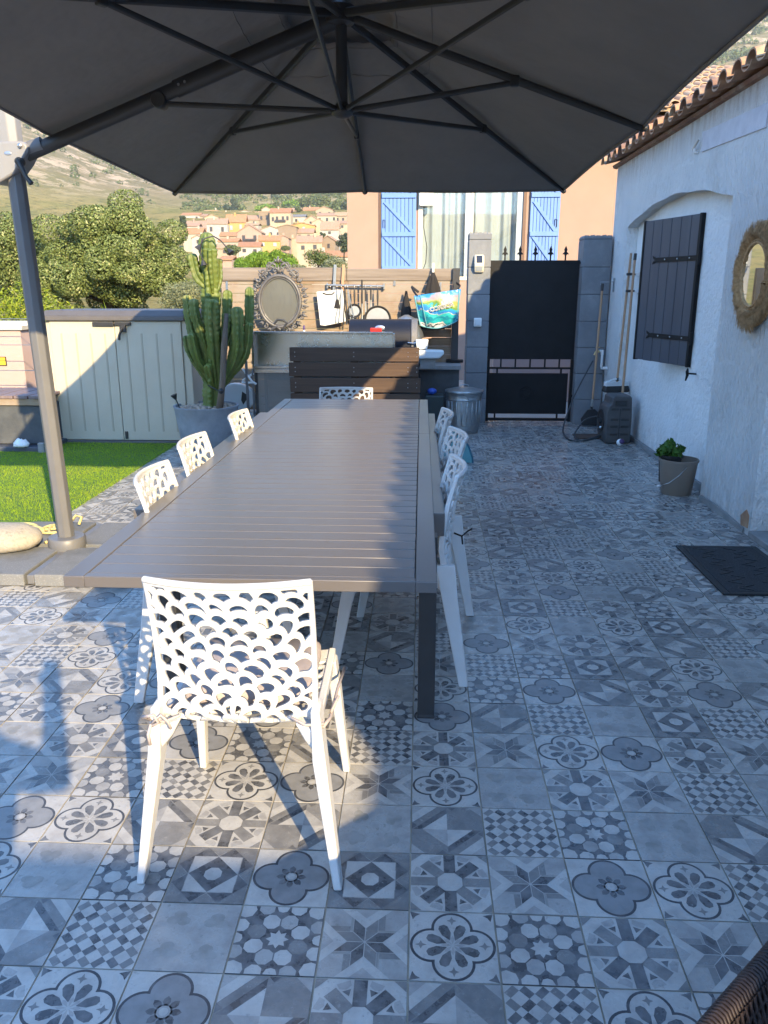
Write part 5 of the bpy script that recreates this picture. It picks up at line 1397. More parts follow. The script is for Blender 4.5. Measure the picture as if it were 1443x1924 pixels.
def pan(name, x, dx, r, hl, lab, y):
    t = util(name, x, lab, 'pan', y)
    m = MB(); m.tube([(0, 0, -.02), (0, -.004, -hl * .5), (0, -.006, -hl)], [.007, .012, .007], 8, flat=.6); m.build('handle', MT['black'], t, smooth=True)
    zc_ = -hl - r
    m = MB(); m.lathe([(r, .0), (r + .006, -.028), (r - .002, -.028), (r - .012, -.008), (.004, -.006)], (0, .0, zc_), 36, axis='y'); m.lathe([(r, .0), (.004, .004)], (0, 0, zc_), 36, axis='y'); m.build('pan_wall', MT['black'], t, smooth=True)
    m = MB(); m.lathe([(r - .02, -.0085), (.003, -.0082)], (0, 0, zc_), 36, axis='y'); m.build('pan_base', MT['pan_in'], t, smooth=True)
    return t
pan('frying_pan', -.76, 0, .074, .195, 'small black frying pan with a pale centre on the rail', 9.285)
pan('frying_pan', -.497, 0, .150, .215, 'large shallow pan half hidden behind the barbecue lid', 9.275)
for x, L_, lab in ((-.675, .42, 'long slim ladle between the small pan and the knives'), (-.635, .36, 'kitchen spatula with a steel blade hung on the rail'), (-.575, .33, 'black handled skewer fork just left of the large pan')):
    t = util('kitchen_utensil', x, lab, 'utensil', 9.29)
    m = MB(); m.tube([(0, 0, .07 if L_ > .4 else -.02), (0, 0, -L_ * .45)], .010, 8, flat=.6); m.build('handle', MT['black'], t, smooth=True)
    m = MB(); m.tube([(0, 0, -L_ * .45), (0, 0, -L_ * .8), (0, -.004, -L_)], [.006, .007, .018], 8, flat=.4); m.build('blade', MT['galv'], t, smooth=True)
for x, lab, mt_ in ((-1.00, 'grey handled grill scraper standing up behind the rail', 'galv'), (-.905, 'pale wooden handled brush standing up behind the rail', 'handle_wood')):
    t = empty('grill_brush', (x, 9.345, 1.50), R(0), lab, 'brush')
    m = MB(); m.M = Matrix.Rotation(R(4), 4, 'Y'); m.box(-.016, .018, -.008, .008, .0, .285); m.build('handle', MT[mt_], t, bevel=.004)
    m = MB(); m.box(-.03, .03, -.012, .012, -.10, .0); m.build('scraper', MT['antra'], t)
# folded black cloth and shopping bag
ap = empty('black_apron', (.125, 9.30, 1.70), 0, 'black cloth hanging in folds from a hook above the shopping bag', 'apron')
m = MB(); rings = []
for z, w_, d in ((0, .012, .010), (-.06, .035, .02), (-.16, .07, .035), (-.30, .10, .04), (-.62, .13, .045)):
    ring = []
    for k in range(28):
        a = 2 * PI * k / 28; f = 1 + .22 * math.sin(6 * a + z * 3)
        ring.append((w_ * math.cos(a) * f - .0, d * math.sin(a) * f, z))
    rings.append(ring)
m.loft(rings); m.build('cloth', MT['cloth_black'], ap, smooth='all')
m = MB(); m.tube([(0, .06, .045), (0, .0, .05), (0, -.015, .02), (0, -.01, .0)], .005, 6); m.box(-.012, .012, .03, .06, .0, .10); m.build('peg', MT['white_paint'], ap)
m = MB(); rings = []
for z, w_, d in ((0, .01, .01), (-.05, .018, .015), (-.20, .05, .03), (-.45, .06, .03)):
    rings.append([(w_ * math.cos(2 * PI * k / 20) * (1 + .2 * math.sin(5 * 2 * PI * k / 20)), d * math.sin(2 * PI * k / 20), z) for k in range(20)])
m.loft(rings)
ov = m.build('oven_glove', MT['cloth_black'], smooth='all'); ov.location = (-.295 + .12, 9.30, 1.50); tag(ov, 'dark narrow cloth hanging left of the shopping bag', 'cloth')
def bag_mat():
    m, nt, p = newmat('printed_bag'); N = nt.nodes; L = nt.links
    p.inputs['Roughness'].default_value = .35
    tc = N.new('ShaderNodeTexCoord'); sp = N.new('ShaderNodeSeparateXYZ'); L.new(tc.outputs['Object'], sp.inputs[0])
    nz = N.new('ShaderNodeTexNoise'); nz.inputs['Scale'].default_value = 7; nz.inputs['Detail'].default_value = 5; L.new(tc.outputs['Object'], nz.inputs['Vector'])
    mu = N.new('ShaderNodeMath'); mu.operation = 'MULTIPLY_ADD'; L.new(nz.outputs['Fac'], mu.inputs[0]); mu.inputs[1].default_value = .26; L.new(sp.outputs['Z'], mu.inputs[2])
    mr = N.new('ShaderNodeMapRange'); mr.inputs['From Min'].default_value = -.08; mr.inputs['From Max'].default_value = .36; mr.inputs['To Min'].default_value = 0; mr.inputs['To Max'].default_value = 1; L.new(mu.outputs[0], mr.inputs['Value'])
    cr = N.new('ShaderNodeValToRGB'); cr.color_ramp.interpolation = 'CONSTANT'; e = cr.color_ramp.elements
    stops = [(0, (.40, .43, .45)), (.10, (.03, .05, .06)), (.125, (.48, .48, .47)), (.17, (.02, .33, .38)), (.27, (.015, .22, .30)), (.35, (.03, .38, .40)), (.44, (.45, .44, .42)), (.46, (.03, .20, .50)), (.55, (.02, .30, .42)), (.60, (.13, .24, .05)), (.66, (.28, .30, .08)), (.70, (.36, .28, .26)), (.76, (.30, .25, .30)), (.81, (.12, .28, .50)), (.87, (.03, .22, .58))]
    e[0].position = 0; e[0].color = (*stops[0][1], 1); e[1].position = stops[1][0]; e[1].color = (*stops[1][1], 1)
    for q, c in stops[2:]:
        x = e.new(q); x.color = (*c, 1)
    L.new(mr.outputs['Result'], cr.inputs['Fac']); L.new(cr.outputs['Color'], p.inputs['Base Color'])
    nb = N.new('ShaderNodeTexNoise'); nb.inputs['Scale'].default_value = 9; L.new(tc.outputs['Object'], nb.inputs['Vector'])
    b = N.new('ShaderNodeBump'); b.inputs['Strength'].default_value = .7; b.inputs['Distance'].default_value = .03; L.new(nb.outputs['Fac'], b.inputs['Height']); L.new(b.outputs['Normal'], p.inputs['Normal'])
    return m
bgm = empty('shopping_bag', (.185, 9.02, 1.285), 0, 'glossy turquoise and blue printed shopping bag with CORSICA lettering', 'bag')
NX, NZ = 26, 22
def bag_pt(u, v, side):
    # u -1..1 across, v 0..1 up; the bag hangs tilted to the right
    w_ = .215 + .045 * v
    x = u * w_; z = -.185 + .385 * v - .05 * (1 - v) * (u < .3) * 0
    z += -.085 * (1 - v) * max(0, .0 + u * u) * 0 + .06 * (1 - v) * (u * u) 
    rot = R(8); x, z = x * math.cos(rot) - z * math.sin(rot) * .55, x * math.sin(rot) + z * math.cos(rot)
    thick = .075 * (1 - abs(u) ** 3) * math.sin(PI * min(1, .12 + .8 * (1 - v) + .05)) + .006
    y = -side * thick + .012 * math.sin(7 * u + 5 * v) * (1 - v * .4)
    return (x, y, z)
m = MB()
for side in (1, -1):
    V = [bag_pt(-1 + 2 * i / NX, j / NZ, side) for j in range(NZ + 1) for i in range(NX + 1)]
    m.add(V, [(j * (NX + 1) + i, j * (NX + 1) + i + 1, (j + 1) * (NX + 1) + i + 1, (j + 1) * (NX + 1) + i) for j in range(NZ) for i in range(NX)])
bg_o = m.build('bag_body', bag_mat(), bgm, smooth='all')
m = MB()
for u0 in (-.96, -.72, .93): m.tube([Vector(bag_pt(u0 + .10 * (1 - v) * (u0 == -.72), v, 1)) + Vector((0, -.004, 0)) for v in np.linspace(.03, .98, 12)], .0085, 6, flat=.5)
m.tube([Vector(bag_pt(u, .015, 1)) + Vector((0, -.004, 0)) for u in np.linspace(-.95, .95, 14)], .007, 6)
m.build('piping', MT['teal'], bgm, smooth='all')
m = MB(); m.tube([Vector(bag_pt(-.85, .97, 1)), (-.28, .03, .22), (-.30, .15, .26), (-.22, .2, .20)], .014, 6, flat=.3); m.build('bag_strap', MT['bag_dark'], bgm)
m = MB(); m.tube([Vector(bag_pt(.8, .98, 1)), (.24, .12, .27), (.2, .25, .3)], .014, 6, flat=.3); m.build('bag_strap', MT['bag_dark'], bgm)
def text_mesh(body, size, name, m_, parent, extrude=.001, offset=0.0):
    cu_ = bpy.data.curves.new(name, 'FONT'); cu_.body = body; cu_.size = size; cu_.align_x = 'CENTER'; cu_.align_y = 'CENTER'; cu_.extrude = extrude; cu_.offset = offset; cu_.resolution_u = 4
    tmp = bpy.data.objects.new(name, cu_); COL.objects.link(tmp)
    dg = bpy.context.evaluated_depsgraph_get(); dg.update()
    me = bpy.data.meshes.new_from_object(tmp.evaluated_get(dg))
    bpy.data.objects.remove(tmp)
    me.materials.clear(); me.materials.append(m_)
    o = bpy.data.objects.new(name, me); COL.objects.link(o); o.parent = parent
    return o
lx = Vector(bag_pt(.1, .56, 1))
for (off, m_, nm, dy) in ((.003, MT['text_white'], 'lettering_outline', -.018), (.0, MT['text_dark'], 'lettering', -.021)):
    o = text_mesh('CORSICA', .062, nm, m_, bgm, .0012, off)
    o.rotation_euler = (PI / 2, -R(14), 0); o.location = lx + Vector((0.01, dy, 0.01))
# ------------------------------------------------------------------ cactus in its pot
cp = empty('cactus_pot', (-2.115, 7.75, .004), 0, 'round blue grey planter tub filled with pebbles under the cactus', 'planter')
m = MB(); m.lathe([(.24, 0), (.25, .01), (.288, .22), (.312, .39), (.318, .40), (.318, .412), (.298, .412), (.292, .36), (.02, .355)], (0, 0, 0), 48); m.build('tub', MT['pot'], cp, smooth=True)
m = MB(); pr = random.Random(3)
for k in range(300):
    a = pr.uniform(0, 2 * PI); r = .285 * math.sqrt(pr.random()); s_ = pr.uniform(.014, .027)
    m.sphere((r * math.cos(a), r * math.sin(a), .368 + pr.uniform(0, .022) + .02 * (1 - r / .29)), s_, 7, 5, (1, pr.uniform(.7, 1), pr.uniform(.55, .9)))
tag(m.build('pebbles', MT['pebble'], smooth='all'), 'layer of tan pebbles covering the soil of the cactus tub', 'pebbles', kind='stuff').location = (-2.115, 7.75, .004)
ca = empty('cactus', (-2.03, 7.75, .37), 0, 'tall green candelabra cactus with many ribbed upright arms', 'cactus')
CO = Vector((-2.03, 7.75, .37))
CC = {'main': ([(-2.063, 0.342), (-2.046, 0.63), (-2.019, 0.989), (-2.017, 1.289), (-2.015, 1.583), (-2.015, 1.823), (-2.014, 2.03)], .075, 0),
'uleft': ([(-2.02, 1.53), (-2.117, 1.64), (-2.157, 1.84)], .05, -.03), 'ufront': ([(-1.983, 1.49), (-1.976, 1.728), (-1.966, 1.885)], .062, -.09),
'uback': ([(-1.99, 1.45), (-1.945, 1.6), (-1.94, 1.80)], .05, .08),
'a': ([(-2.073, 0.708), (-2.183, 0.963), (-2.246, 1.264), (-2.248, 1.466)], .042, .05), 'b': ([(-2.059, 0.759), (-2.148, 1.014), (-2.194, 1.264), (-2.205, 1.417)], .04, .13),
'c': ([(-2.047, 0.785), (-2.096, 1.09), (-2.141, 1.279), (-2.148, 1.43)], .045, -.10), 'd': ([(-2.028, 0.836), (-2.075, 1.19), (-2.066, 1.50)], .05, .10), 'd2': ([(-2.013, 0.836), (-2.002, 1.19), (-1.985, 1.505)], .05, .12),
'e': ([(-1.996, 0.579), (-1.983, 0.989), (-1.976, 1.289), (-1.953, 1.43)], .060, -.15), 'f': ([(-1.913, 0.939), (-1.875, 1.24), (-1.856, 1.51)], .052, .06),
'g': ([(-1.95, 0.60), (-1.774, 0.899), (-1.735, 1.165), (-1.736, 1.36)], .055, -.12), 'h': ([(-1.93, 0.62), (-1.722, 0.899), (-1.656, 1.191), (-1.631, 1.54)], .052, .0),
'i': ([(-1.90, 0.66), (-1.695, 0.914), (-1.635, 1.215)], .04, -.06), 'j': ([(-2.057, 0.60), (-2.157, 0.785), (-2.236, 0.948), (-2.258, 1.09)], .04, -.05), 'k': ([(-2.027, 0.575), (-2.034, 0.734), (-2.04, 0.826)], .042, -.13),
'l': ([(-1.858, 0.989), (-1.806, 1.19), (-1.794, 1.34)], .04, .13), 'm': ([(-2.07, .70), (-2.15, .88), (-2.18, 1.12)], .04, -.14), 'n': ([(-1.93, .68), (-1.83, .88), (-1.80, 1.14)], .045, .02)}
def catmull(P, n):
    P = [Vector(p) for p in P]; out = []
    for i in range(len(P) - 1):
        p0, p1, p2, p3 = P[max(i - 1, 0)], P[i], P[i + 1], P[min(i + 2, len(P) - 1)]
        for k in range(n):
            t = k / n; out.append(.5 * ((2 * p1) + (p2 - p0) * t + (2 * p0 - 5 * p1 + 4 * p2 - p3) * t * t + (3 * p1 - p0 - 3 * p2 + p3) * t ** 3))
    return out + [P[-1]]
for ci, (nm, (pts, rad, dy)) in enumerate(CC.items()):
    P3 = [(x, 7.75 + dy * min(1, i / 1.5), z) for i, (x, z) in enumerate(pts)]
    path = catmull(P3, 40)
    m = MB(); rings = []; L_ = 0; prev = None
    for i, p in enumerate(path):
        t = (path[min(i + 1, len(path) - 1)] - path[max(i - 1, 0)]).normalized()
        u = (Vector((1, 0, 0)) - t * t.x).normalized(); w_ = t.cross(u)
        if i: L_ += (p - path[i - 1]).length
        q = i / (len(path) - 1)
        env = (min(1, .62 + .38 * q / .35) if nm != 'main' else (1.12 - .1 * q)) * (1 if q < .90 else math.sqrt(max(.04, 1 - ((q - .90) / .10) ** 2)))
        wav = 1 + .075 * math.sin(L_ * 125 + ci) + .09 * math.sin(L_ * 41 + 2 * ci)
        ring = []
        for k in range(30):
            a = 2 * PI * k / 30; rb_ = abs(math.cos(2 * (a + ci * .7)))
            r = 1.05 * rad * env * (.46 + .58 * rb_ ** 1.7 * wav)
            ring.append(p + (u * math.cos(a) + w_ * math.sin(a)) * r - CO)
        rings.append(ring)
    m.loft(rings); m.build('stem' if nm == 'main' else 'arm', MT['cactus'], ca, smooth='all')
m = MB(); m.tube([(-1.955, 7.62, .36), (-1.90, 7.60, .668), (-1.865, 7.59, .996), (-1.828, 7.60, 1.30)], [.036, .03, .03, .02], 10)
for i, p in enumerate(m.v):
    n_ = mnoise.noise(Vector(p) * 14) * .008; m.v[i] = (p[0] + n_, p[1] + n_, p[2] + n_)
tag(m.build('support_branch', MT['driftwood'], smooth='all'), 'grey weathered branch propped in the tub beside the cactus', 'branch')
def flower_light(name, path, label, cup=True):
    t = empty(name, path[0], 0, label, 'garden light'); o0 = Vector(path[0])
    m = MB(); m.tube(catmull([Vector(p) - o0 for p in path], 8), .006, 6); m.build('stalk', MT['black'], t, smooth='all')
    e = Vector(path[-1]) - o0; d = (Vector(path[-1]) - Vector(path[-2])).normalized()
    m = MB(); m.tube([e, e + d * .02, e + d * .05], [.010, .02, .034], 8); m.build('cup', MT['black'], t, smooth=True)
flower_light('flower_light', [(-1.92, 7.66, 1.99), (-1.997, 7.62, 1.966), (-2.04, 7.61, 1.91)], 'black cup light on a bent wire drooping left of the cactus top')
flower_light('flower_light', [(-1.92, 7.66, 1.985), (-1.85, 7.62, 1.945), (-1.785, 7.6, 1.873)], 'black cup light on a bent wire drooping right of the cactus top')
flower_light('flower_light', [(-2.335, 7.6, .36), (-2.345, 7.6, .43), (-2.365, 7.59, .49)], 'black flower shaped light stuck in the pebbles at the left rim of the tub')
flower_light('flower_light', [(-2.03, 7.64, 1.97), (-2.045, 7.62, 1.85), (-2.03, 7.62, 1.78)], 'black light hanging straight down below the bent wire on the cactus')
m = MB(); m.tube([(-2.06, 7.66, .62), (-1.98, 7.58, .60), (-1.93, 7.57, .575)], .007, 6); m.sphere((-1.915, 7.575, .575), .028, 10, 6); tag(m.build('strap_clamp', MT['black'], smooth='all'), 'black strap and clamp tying the cactus stem to the grey branch', 'clamp')
# white lounger shell and stool behind the cactus
lo = empty('plastic_toy_car', (-1.97, 8.45, .0), 0, 'white moulded plastic seat shell with a dark triangular opening behind the cactus', 'plastic seat')
m = MB(); P = []
for k in range(26):
    a = 2 * PI * k / 26; P.append((.19 * math.cos(a) * (1 + .1 * math.cos(a)), .40 + .155 * math.sin(a)))
inn = [(.02 + .055, .47), (.02 + .125, .42), (.02 + .06, .33), (.02 + .04, .38)]
m.prism(P, 'y', -.05, .05); m.build('shell', MT['clear_plastic'], lo, bevel=.012, smooth=True)
m = MB(); m.prism(inn, 'y', -.056, -.0505); m.build('opening', MT['black'], lo)
m = MB(); m.box(-.2, .2, -.05, .16, .005, .25); m.build('base', MT['clear_plastic'], lo, bevel=.02)
lo.name = 'seat_shell'
st = empty('folding_stool', (-1.82, 8.30, .0), 0, 'folded stool with white crossed bars beside the steel unit', 'stool')
m = MB(); m.tube([(-.04, 0, .72), (.06, 0, .58), (.10, .0, .56)], .012, 8); m.tube([(-.05, .02, .59), (.07, .02, .67)], .012, 8); m.tube([(-.055, 0, .575), (.08, 0, .575)], .012, 8); m.build('cross_bar', MT['white_paint'], st, smooth=True)
m = MB(); m.box(-.01, .015, -.015, .015, .004, .80); m.box(.055, .07, .0, .02, .004, .7); m.build('post', MT['mast'], st, bevel=.003)
wp = MB().box(-.02, .02, -.02, .02, 0, .70).build('white_post', MT['white_paint'], bevel=.004); wp.location = (-2.305, 8.35, .004); tag(wp, 'slim white post between the shed and the cactus tub', 'post')
# ------------------------------------------------------------------ shed
sd_ = empty('storage_shed', (-3.0, 7.87, .004), 0, 'beige plastic garden storage shed with a dark lid', 'shed')
m = MB(); m.box(-.655, .70, .012, .73, .03, 1.215); m.build('carcass', MT['shed'], sd_)
m = MB(); m.box(-.70, -.658, -.004, .72, .03, 1.215); m.build('corner_post', MT['shed'], sd_, bevel=.01)
m = MB(); m.box(.655, .735, -.004, .72, .03, 1.215); m.build('corner_post', MT['shed'], sd_, bevel=.01)
m = MB(); m.box(-.735, .775, -.03, .78, .0, .03); m.build('floor_tray', MT['shed_dark'], sd_, bevel=.006)
m = MB(); m.box(-.735, .70, -.05, .78, 1.217, 1.262); m.loft([[(-.735, -.05, 1.262), (.70, -.05, 1.262), (.70, .78, 1.262), (-.735, .78, 1.262)], [(-.70, .02, 1.315), (.665, .02, 1.315), (.665, .74, 1.315), (-.70, .74, 1.315)]]); m.build('lid', MT['shed_dark'], sd_, bevel=.008)
for s_, (a, b) in ((0, (-.655, -.009)), (1, (-.005, .655))):
    m = MB(); m.box(a, b, -.022, .010, .035, 1.212); d_ = m.build('door', MT['shed'], sd_, bevel=.008)
    d_['label'] = ('left' if s_ == 0 else 'right') + ' shed door'
    m = MB(); n = 4
    for k in range(n):
        x = a + (b - a) * (k + .75) / (n + .45)
        m.box(x - .007, x + .007, -.0228, -.020, .125, 1.095); m.box(x + .006, x + .011, -.0255, -.020, .125, 1.095)
    m.build('groove', mat('shed_groove', (.36, .32, .25), .7), d_)
m = MB(); m.box(-.215, -.005, -.045, -.022, 1.165, 1.205); m.build('hasp', MT['black'], sd_, bevel=.004)
m = MB(); m.box(.005, .165, -.048, -.022, 1.172, 1.205); m.box(.06, .115, -.06, -.022, 1.11, 1.18); m.tube([(.085, -.062, 1.15), (.055, -.07, 1.08), (.05, -.07, 1.035)], .013, 8); m.build('latch', MT['black'], sd_, bevel=.004)
m = MB(); m.box(.01, .04, -.035, -.02, .05, .125); m.build('floor_bolt', MT['black'], sd_, bevel=.004)
# ------------------------------------------------------------------ left edge: bench box, pink wall, wires
be = empty('bench', (-4.3, 7.45, 0), 0, 'storage bench with a slatted wooden top by the pink wall', 'bench')
m = MB(); m.box(-.9, .66, .03, .62, .06, .435); m.build('box', MT['dark_wall'], be, bevel=.01)
m = MB()
for k in range(11):
    x = -.9 + k * .145; m.M = None
    m.box(x, x + .13, .0, .66, .505, .535)
m.build('slat', mat('mauve_board', (.20, .15, .15), .7, col2=(.15, .11, .11), vs=5, stretch=(8, .4, 1), bump=.2, bs=30), be, bevel=.004)
m = MB(); m.box(-.9, .66, .012, .05, .44, .503); m.box(-.9, .66, .6, .64, .44, .503); m.build('rail', MT['wood'], be, bevel=.004)
m = MB(); m.box(-.95, .70, -.10, .64, .004, .055); m.build('foot_slab', MT['dark_blue_paint'], be, bevel=.008)
m = MB(); m.sphere((0, 0, 0), 1, 18, 10)
m.v = [(x * .075 * (1 + .3 * mnoise.noise(Vector((x, y, z)) * 2)), y * .05, max(z, -.3) * .055 * (1 + .5 * mnoise.noise(Vector((x, y, z + 4)) * 3))) for x, y, z in m.v]
o = m.build('rag', MT['white_paint'], smooth='all'); o.location = (-3.83, 7.36, .077); tag(o, 'crumpled white rag on the dark slab before the bench', 'rag')
m = MB(); m.box(-.03, .03, -.02, .02, 0, .10); o = m.build('concrete_chip', MT['concrete'], bevel=.008); o.location = (-3.62, 7.33, .004); tag(o, 'small upright grey block at the end of the bench slab', 'block')
pk = empty('garden_wall', (-5.2, 9.0, 0), 0, 'pink rendered wall end with a white coping and a yellow tile', 'wall')
m = MB(); m.box(-2.5, .665, 0, .3, -.2, 1.075); m.build('wall_body', MT['pink'], pk, bevel=.006)
m = MB(); m.loft([[(-2.5, -.03, 1.075), (.70, -.03, 1.075), (.70, .33, 1.075), (-2.5, .33, 1.075)], [(-2.5, -.04, 1.12), (.715, -.04, 1.12), (.715, .34, 1.12), (-2.5, .34, 1.12)], [(-2.5, .02, 1.165), (.67, .02, 1.165), (.67, .28, 1.165), (-2.5, .28, 1.165)]]); m.build('coping', MT['cream'], pk)
m = MB(); m.box(.365, .465, -.01, .0, .675, .775); tl = m.build('tile', MT['navy'], pk)
m = MB(); m.box(.373, .457, -.013, -.010, .683, .767); m.build('tile_face', MT['yellow_tile'], tl)
for z, lab in ((.66, 'lower of two'), (.935, 'middle'), (1.21, 'uppermost')):
    m = MB(); m.tube([(-7, 8.6, z), (-3.8, 8.6, z)], .004, 6); tag(m.build('fence_wire', MT['galv']), 'thin taut wire before the pink wall, ' + lab.replace('lower of two', 'lowest'), 'wire', 'wires strung before the pink wall')
for x, lab in ((-4.36, 'beside the pink wall'), (-4.16, 'hidden half by the mast')):
    m = MB(); m.box(-.05, .05, -.03, .03, 0, .95 if x < -4.3 else 1.0); o = m.build('wooden_stake', MT['driftwood']); o.location = (x, 9.05, 0); tag(o, 'grey upright stake ' + lab, 'stake', 'stakes by the pink wall')
# ------------------------------------------------------------------ wicker armchair at the lower right corner
wk = empty('wicker_armchair', (.70, .70, .005), R(-47), 'brown wicker armchair seen from behind at the lower right corner', 'armchair')
# local: +x along the back edge, +y away from the camera side
m = MB(); rings = []
wk.location = (.523, .962, .005); wk.rotation_euler = (0, 0, R(43.5))
def wback(x, z):
    """outer face of the woven back"""
    return -.035 * math.sin(PI * min(1, z / .62)) - .10 * (x / .5) ** 2 * 0 + .18 * (max(0, abs(x) - .34)) ** 1.5
m = MB()
NXW, NZW = 30, 14
V = [(-.52 + 1.04 * i / NXW, wback(-.52 + 1.04 * i / NXW, .06 + .53 * j / NZW), .06 + .53 * j / NZW) for j in range(NZW + 1) for i in range(NXW + 1)]
m.add(V, [(j * (NXW + 1) + i, j * (NXW + 1) + i + 1, (j + 1) * (NXW + 1) + i + 1, (j + 1) * (NXW + 1) + i) for j in range(NZW) for i in range(NXW)])
m.build('back', MT['wicker'], wk, solid=.03)
m = MB(); wr = random.Random(6)
for k in range(170):
    x = -.52 + 1.04 * k / 169
    ph = 0 if k % 2 else PI
    path = [(x + .10 * (.6 - z) * .55, wback(x, z) - .018 + .0035 * math.sin(z * 130 + ph) + wr.uniform(-.0008, .0008), z) for z in np.linspace(.06, .605, 34)]
    m.tube(path, .0027, 5, cap=False)
m.build('weave', MT['wicker'], wk, smooth='all')
m = MB()
for k in range(150):
    a = k * .55
    pass
edge = [(x, wback(x, .6) - .002, .598) for x in np.linspace(-.52, .52, 40)]
m.tube(edge, .013, 10)
for k in range(150):
    x = -.52 + 1.04 * k / 149; y = wback(x, .6) - .002
    m.tube([(x + .004 * math.sin(t), y + .0142 * math.cos(t), .598 + .0142 * math.sin(t)) for t in np.linspace(-.5, PI + .9, 8)], .0026, 5, cap=False)
m.build('top_rim', MT['wicker'], wk, smooth='all')
m = MB(); m.box(-.46, .46, -.75, -.12, .28, .36); m.box(.46, .52, -.75, -.06, .06, .56); m.build('seat_base', MT['wicker'], wk, bevel=.02)
m = MB(); m.box(-.41, .45, -.74, -.16, .365, .47); m.build('seat_pad', MT['cushion'], wk, bevel=.03)
for x in (-.46, .46):
    for y in (-.7, -.05):
        m = MB(); m.tube([(x, y, 0), (x, y, .08)], .02, 8); m.build('foot', MT['wicker'], wk)
m = MB()
m.tube(catmull([(.03, -.02, .60), (.05, -.035, .625), (.09, -.02, .632), (.13, .0, .62), (.17, .01, .615)], 8), .011, 8); m.sphere((.028, -.022, .607), .016, 10, 6)
tag(m.build('knotted_rope', MT['rope'], smooth='all'), 'end of yellow cord lying over the rim of the wicker armchair', 'cord').matrix_world = Matrix.Translation((.50, .962, .005)) @ Matrix.Rotation(R(43.5), 4, 'Z')
# teal sheet behind the right row of chairs
te = empty('teal_screen', (.385, 7.10, .004), R(-20), 'translucent teal fan shaped plastic sheet behind the house side chairs', 'sheet')
m = MB(); P = [(-.24, .0), (.10, .0), (.095, .05), (.06, .14), (.0, .24), (-.10, .32), (-.24, .36)]
m.prism(P, 'y', -.006, .006); m.build('sheet', MT['teal'], te)
m = MB(); m.tube([(x, 0, z) for x, z in P[1:]], .010, 6); m.build('trim', MT['teal_edge'], te, smooth=True)
# ------------------------------------------------------------------ the photographer, standing behind the lens (only the shadow shows)
pn = empty('person', (-.17, -.40, 0), 0, 'person holding up a phone, seen only by their shadow', 'person')
def skin_body(verts, edges, radii, name, m_, parent, sub=2):
    me = bpy.data.meshes.new(name); me.from_pydata(verts, edges, []); me.materials.append(m_)
    o = bpy.data.objects.new(name, me); COL.objects.link(o); o.parent = parent
    md = o.modifiers.new('Skin', 'SKIN'); md.use_smooth_shade = True
    if not me.skin_vertices: me.attributes
    o.modifiers.new('Subdivision', 'SUBSURF').render_levels = sub
    return o
def body_mesh(parent):
    m = MB()
    limb = lambda pts, rad: m.tube(catmull([Vector(p) for p in pts], 5), [rad[0] + (rad[-1] - rad[0]) * i / (5 * (len(pts) - 1)) for i in range(5 * (len(pts) - 1) + 1)] if len(rad) == 2 else rad, 12)
    return m, limb
m = MB()
m.loft([[(rx * math.cos(2 * PI * k / 20) + cx_, ry * math.sin(2 * PI * k / 20), z) for k in range(20)] for z, rx, ry, cx_ in ((.70, .15, .11, 0), (.82, .17, .125, 0), (.95, .14, .10, 0), (1.10, .16, .11, 0), (1.20, .185, .11, 0), (1.245, .14, .085, 0), (1.265, .06, .06, 0), (1.31, .05, .055, 0))])
m.tube([(.085, 0, .76), (.09, .02, .42), (.09, 0, .07)], [.085, .062, .045], 12); m.tube([(-.085, 0, .76), (-.09, .02, .42), (-.09, 0, .07)], [.085, .062, .045], 12)
for x in (-.09, .09): m.tube([(x, -.06, .035), (x, .04, .04), (x, .15, .028)], [.035, .042, .03], 10)
m.sphere((-.05, .03, 1.385), .095, 18, 12, (.85, 1, 1.15)); m.sphere((-.05, .125, 1.375), .018, 8, 6)
for x in (-.132, .032): m.sphere((x, .03, 1.385), .025, 8, 6, (.4, .8, 1.2))
for k, (sx, pts, rad) in enumerate(((1, [(.12, 0, 1.2), (.22, .06, 1.15), (.25, .12, 1.115), (.21, .22, 1.19), (.15, .34, 1.28)], [.06, .055, .05, .042, .032]), (-1, [(-.175, 0, 1.19), (-.26, .03, .98), (-.17, .22, .98), (-.08, .26, 1.0)], [.05, .045, .04, .03]))):
    m.tube([Vector(p) for p in pts], rad, 12)
m.sphere((.14, .345, 1.295), .042, 10, 8, (.9, .5, 1.0))
for k in range(4): m.tube([(.135 + .004 * k, .345, 1.285 + .015 * k), (.16, .352, 1.29 + .015 * k), (.15, .362, 1.292 + .015 * k)], [.011, .010, .008], 8)
m.tube([(.125, .34, 1.285), (.10, .352, 1.30), (.095, .362, 1.315)], [.013, .011, .008], 8)
bd = m.build('body', MT['skin'], pn, smooth='all')
m = MB(); m.loft([[(rx * math.cos(2 * PI * k / 20), ry * math.sin(2 * PI * k / 20), z) for k in range(20)] for z, rx, ry in ((.66, .18, .135), (.82, .185, .14), (.95, .16, .12), (1.10, .175, .125), (1.20, .195, .122), (1.25, .13, .09))]); m.build('shirt', MT['shirt'], pn, smooth='all')
m = MB(); m.sphere((-.05, .005, 1.40), .108, 16, 10, (.9, 1, 1.1)); m.build('hair', MT['cloth_black'], pn, smooth='all')
pn.scale = (1.0, 1.0, 1.17)
ph = MB().box(-.052, .022, -.045, -.036, 1.445, 1.60).build('phone', MT['black'], bevel=.004); ph.location = (-.005, .0, 0)
tag(ph, 'dark phone held up in the raised hand of the person', 'phone')
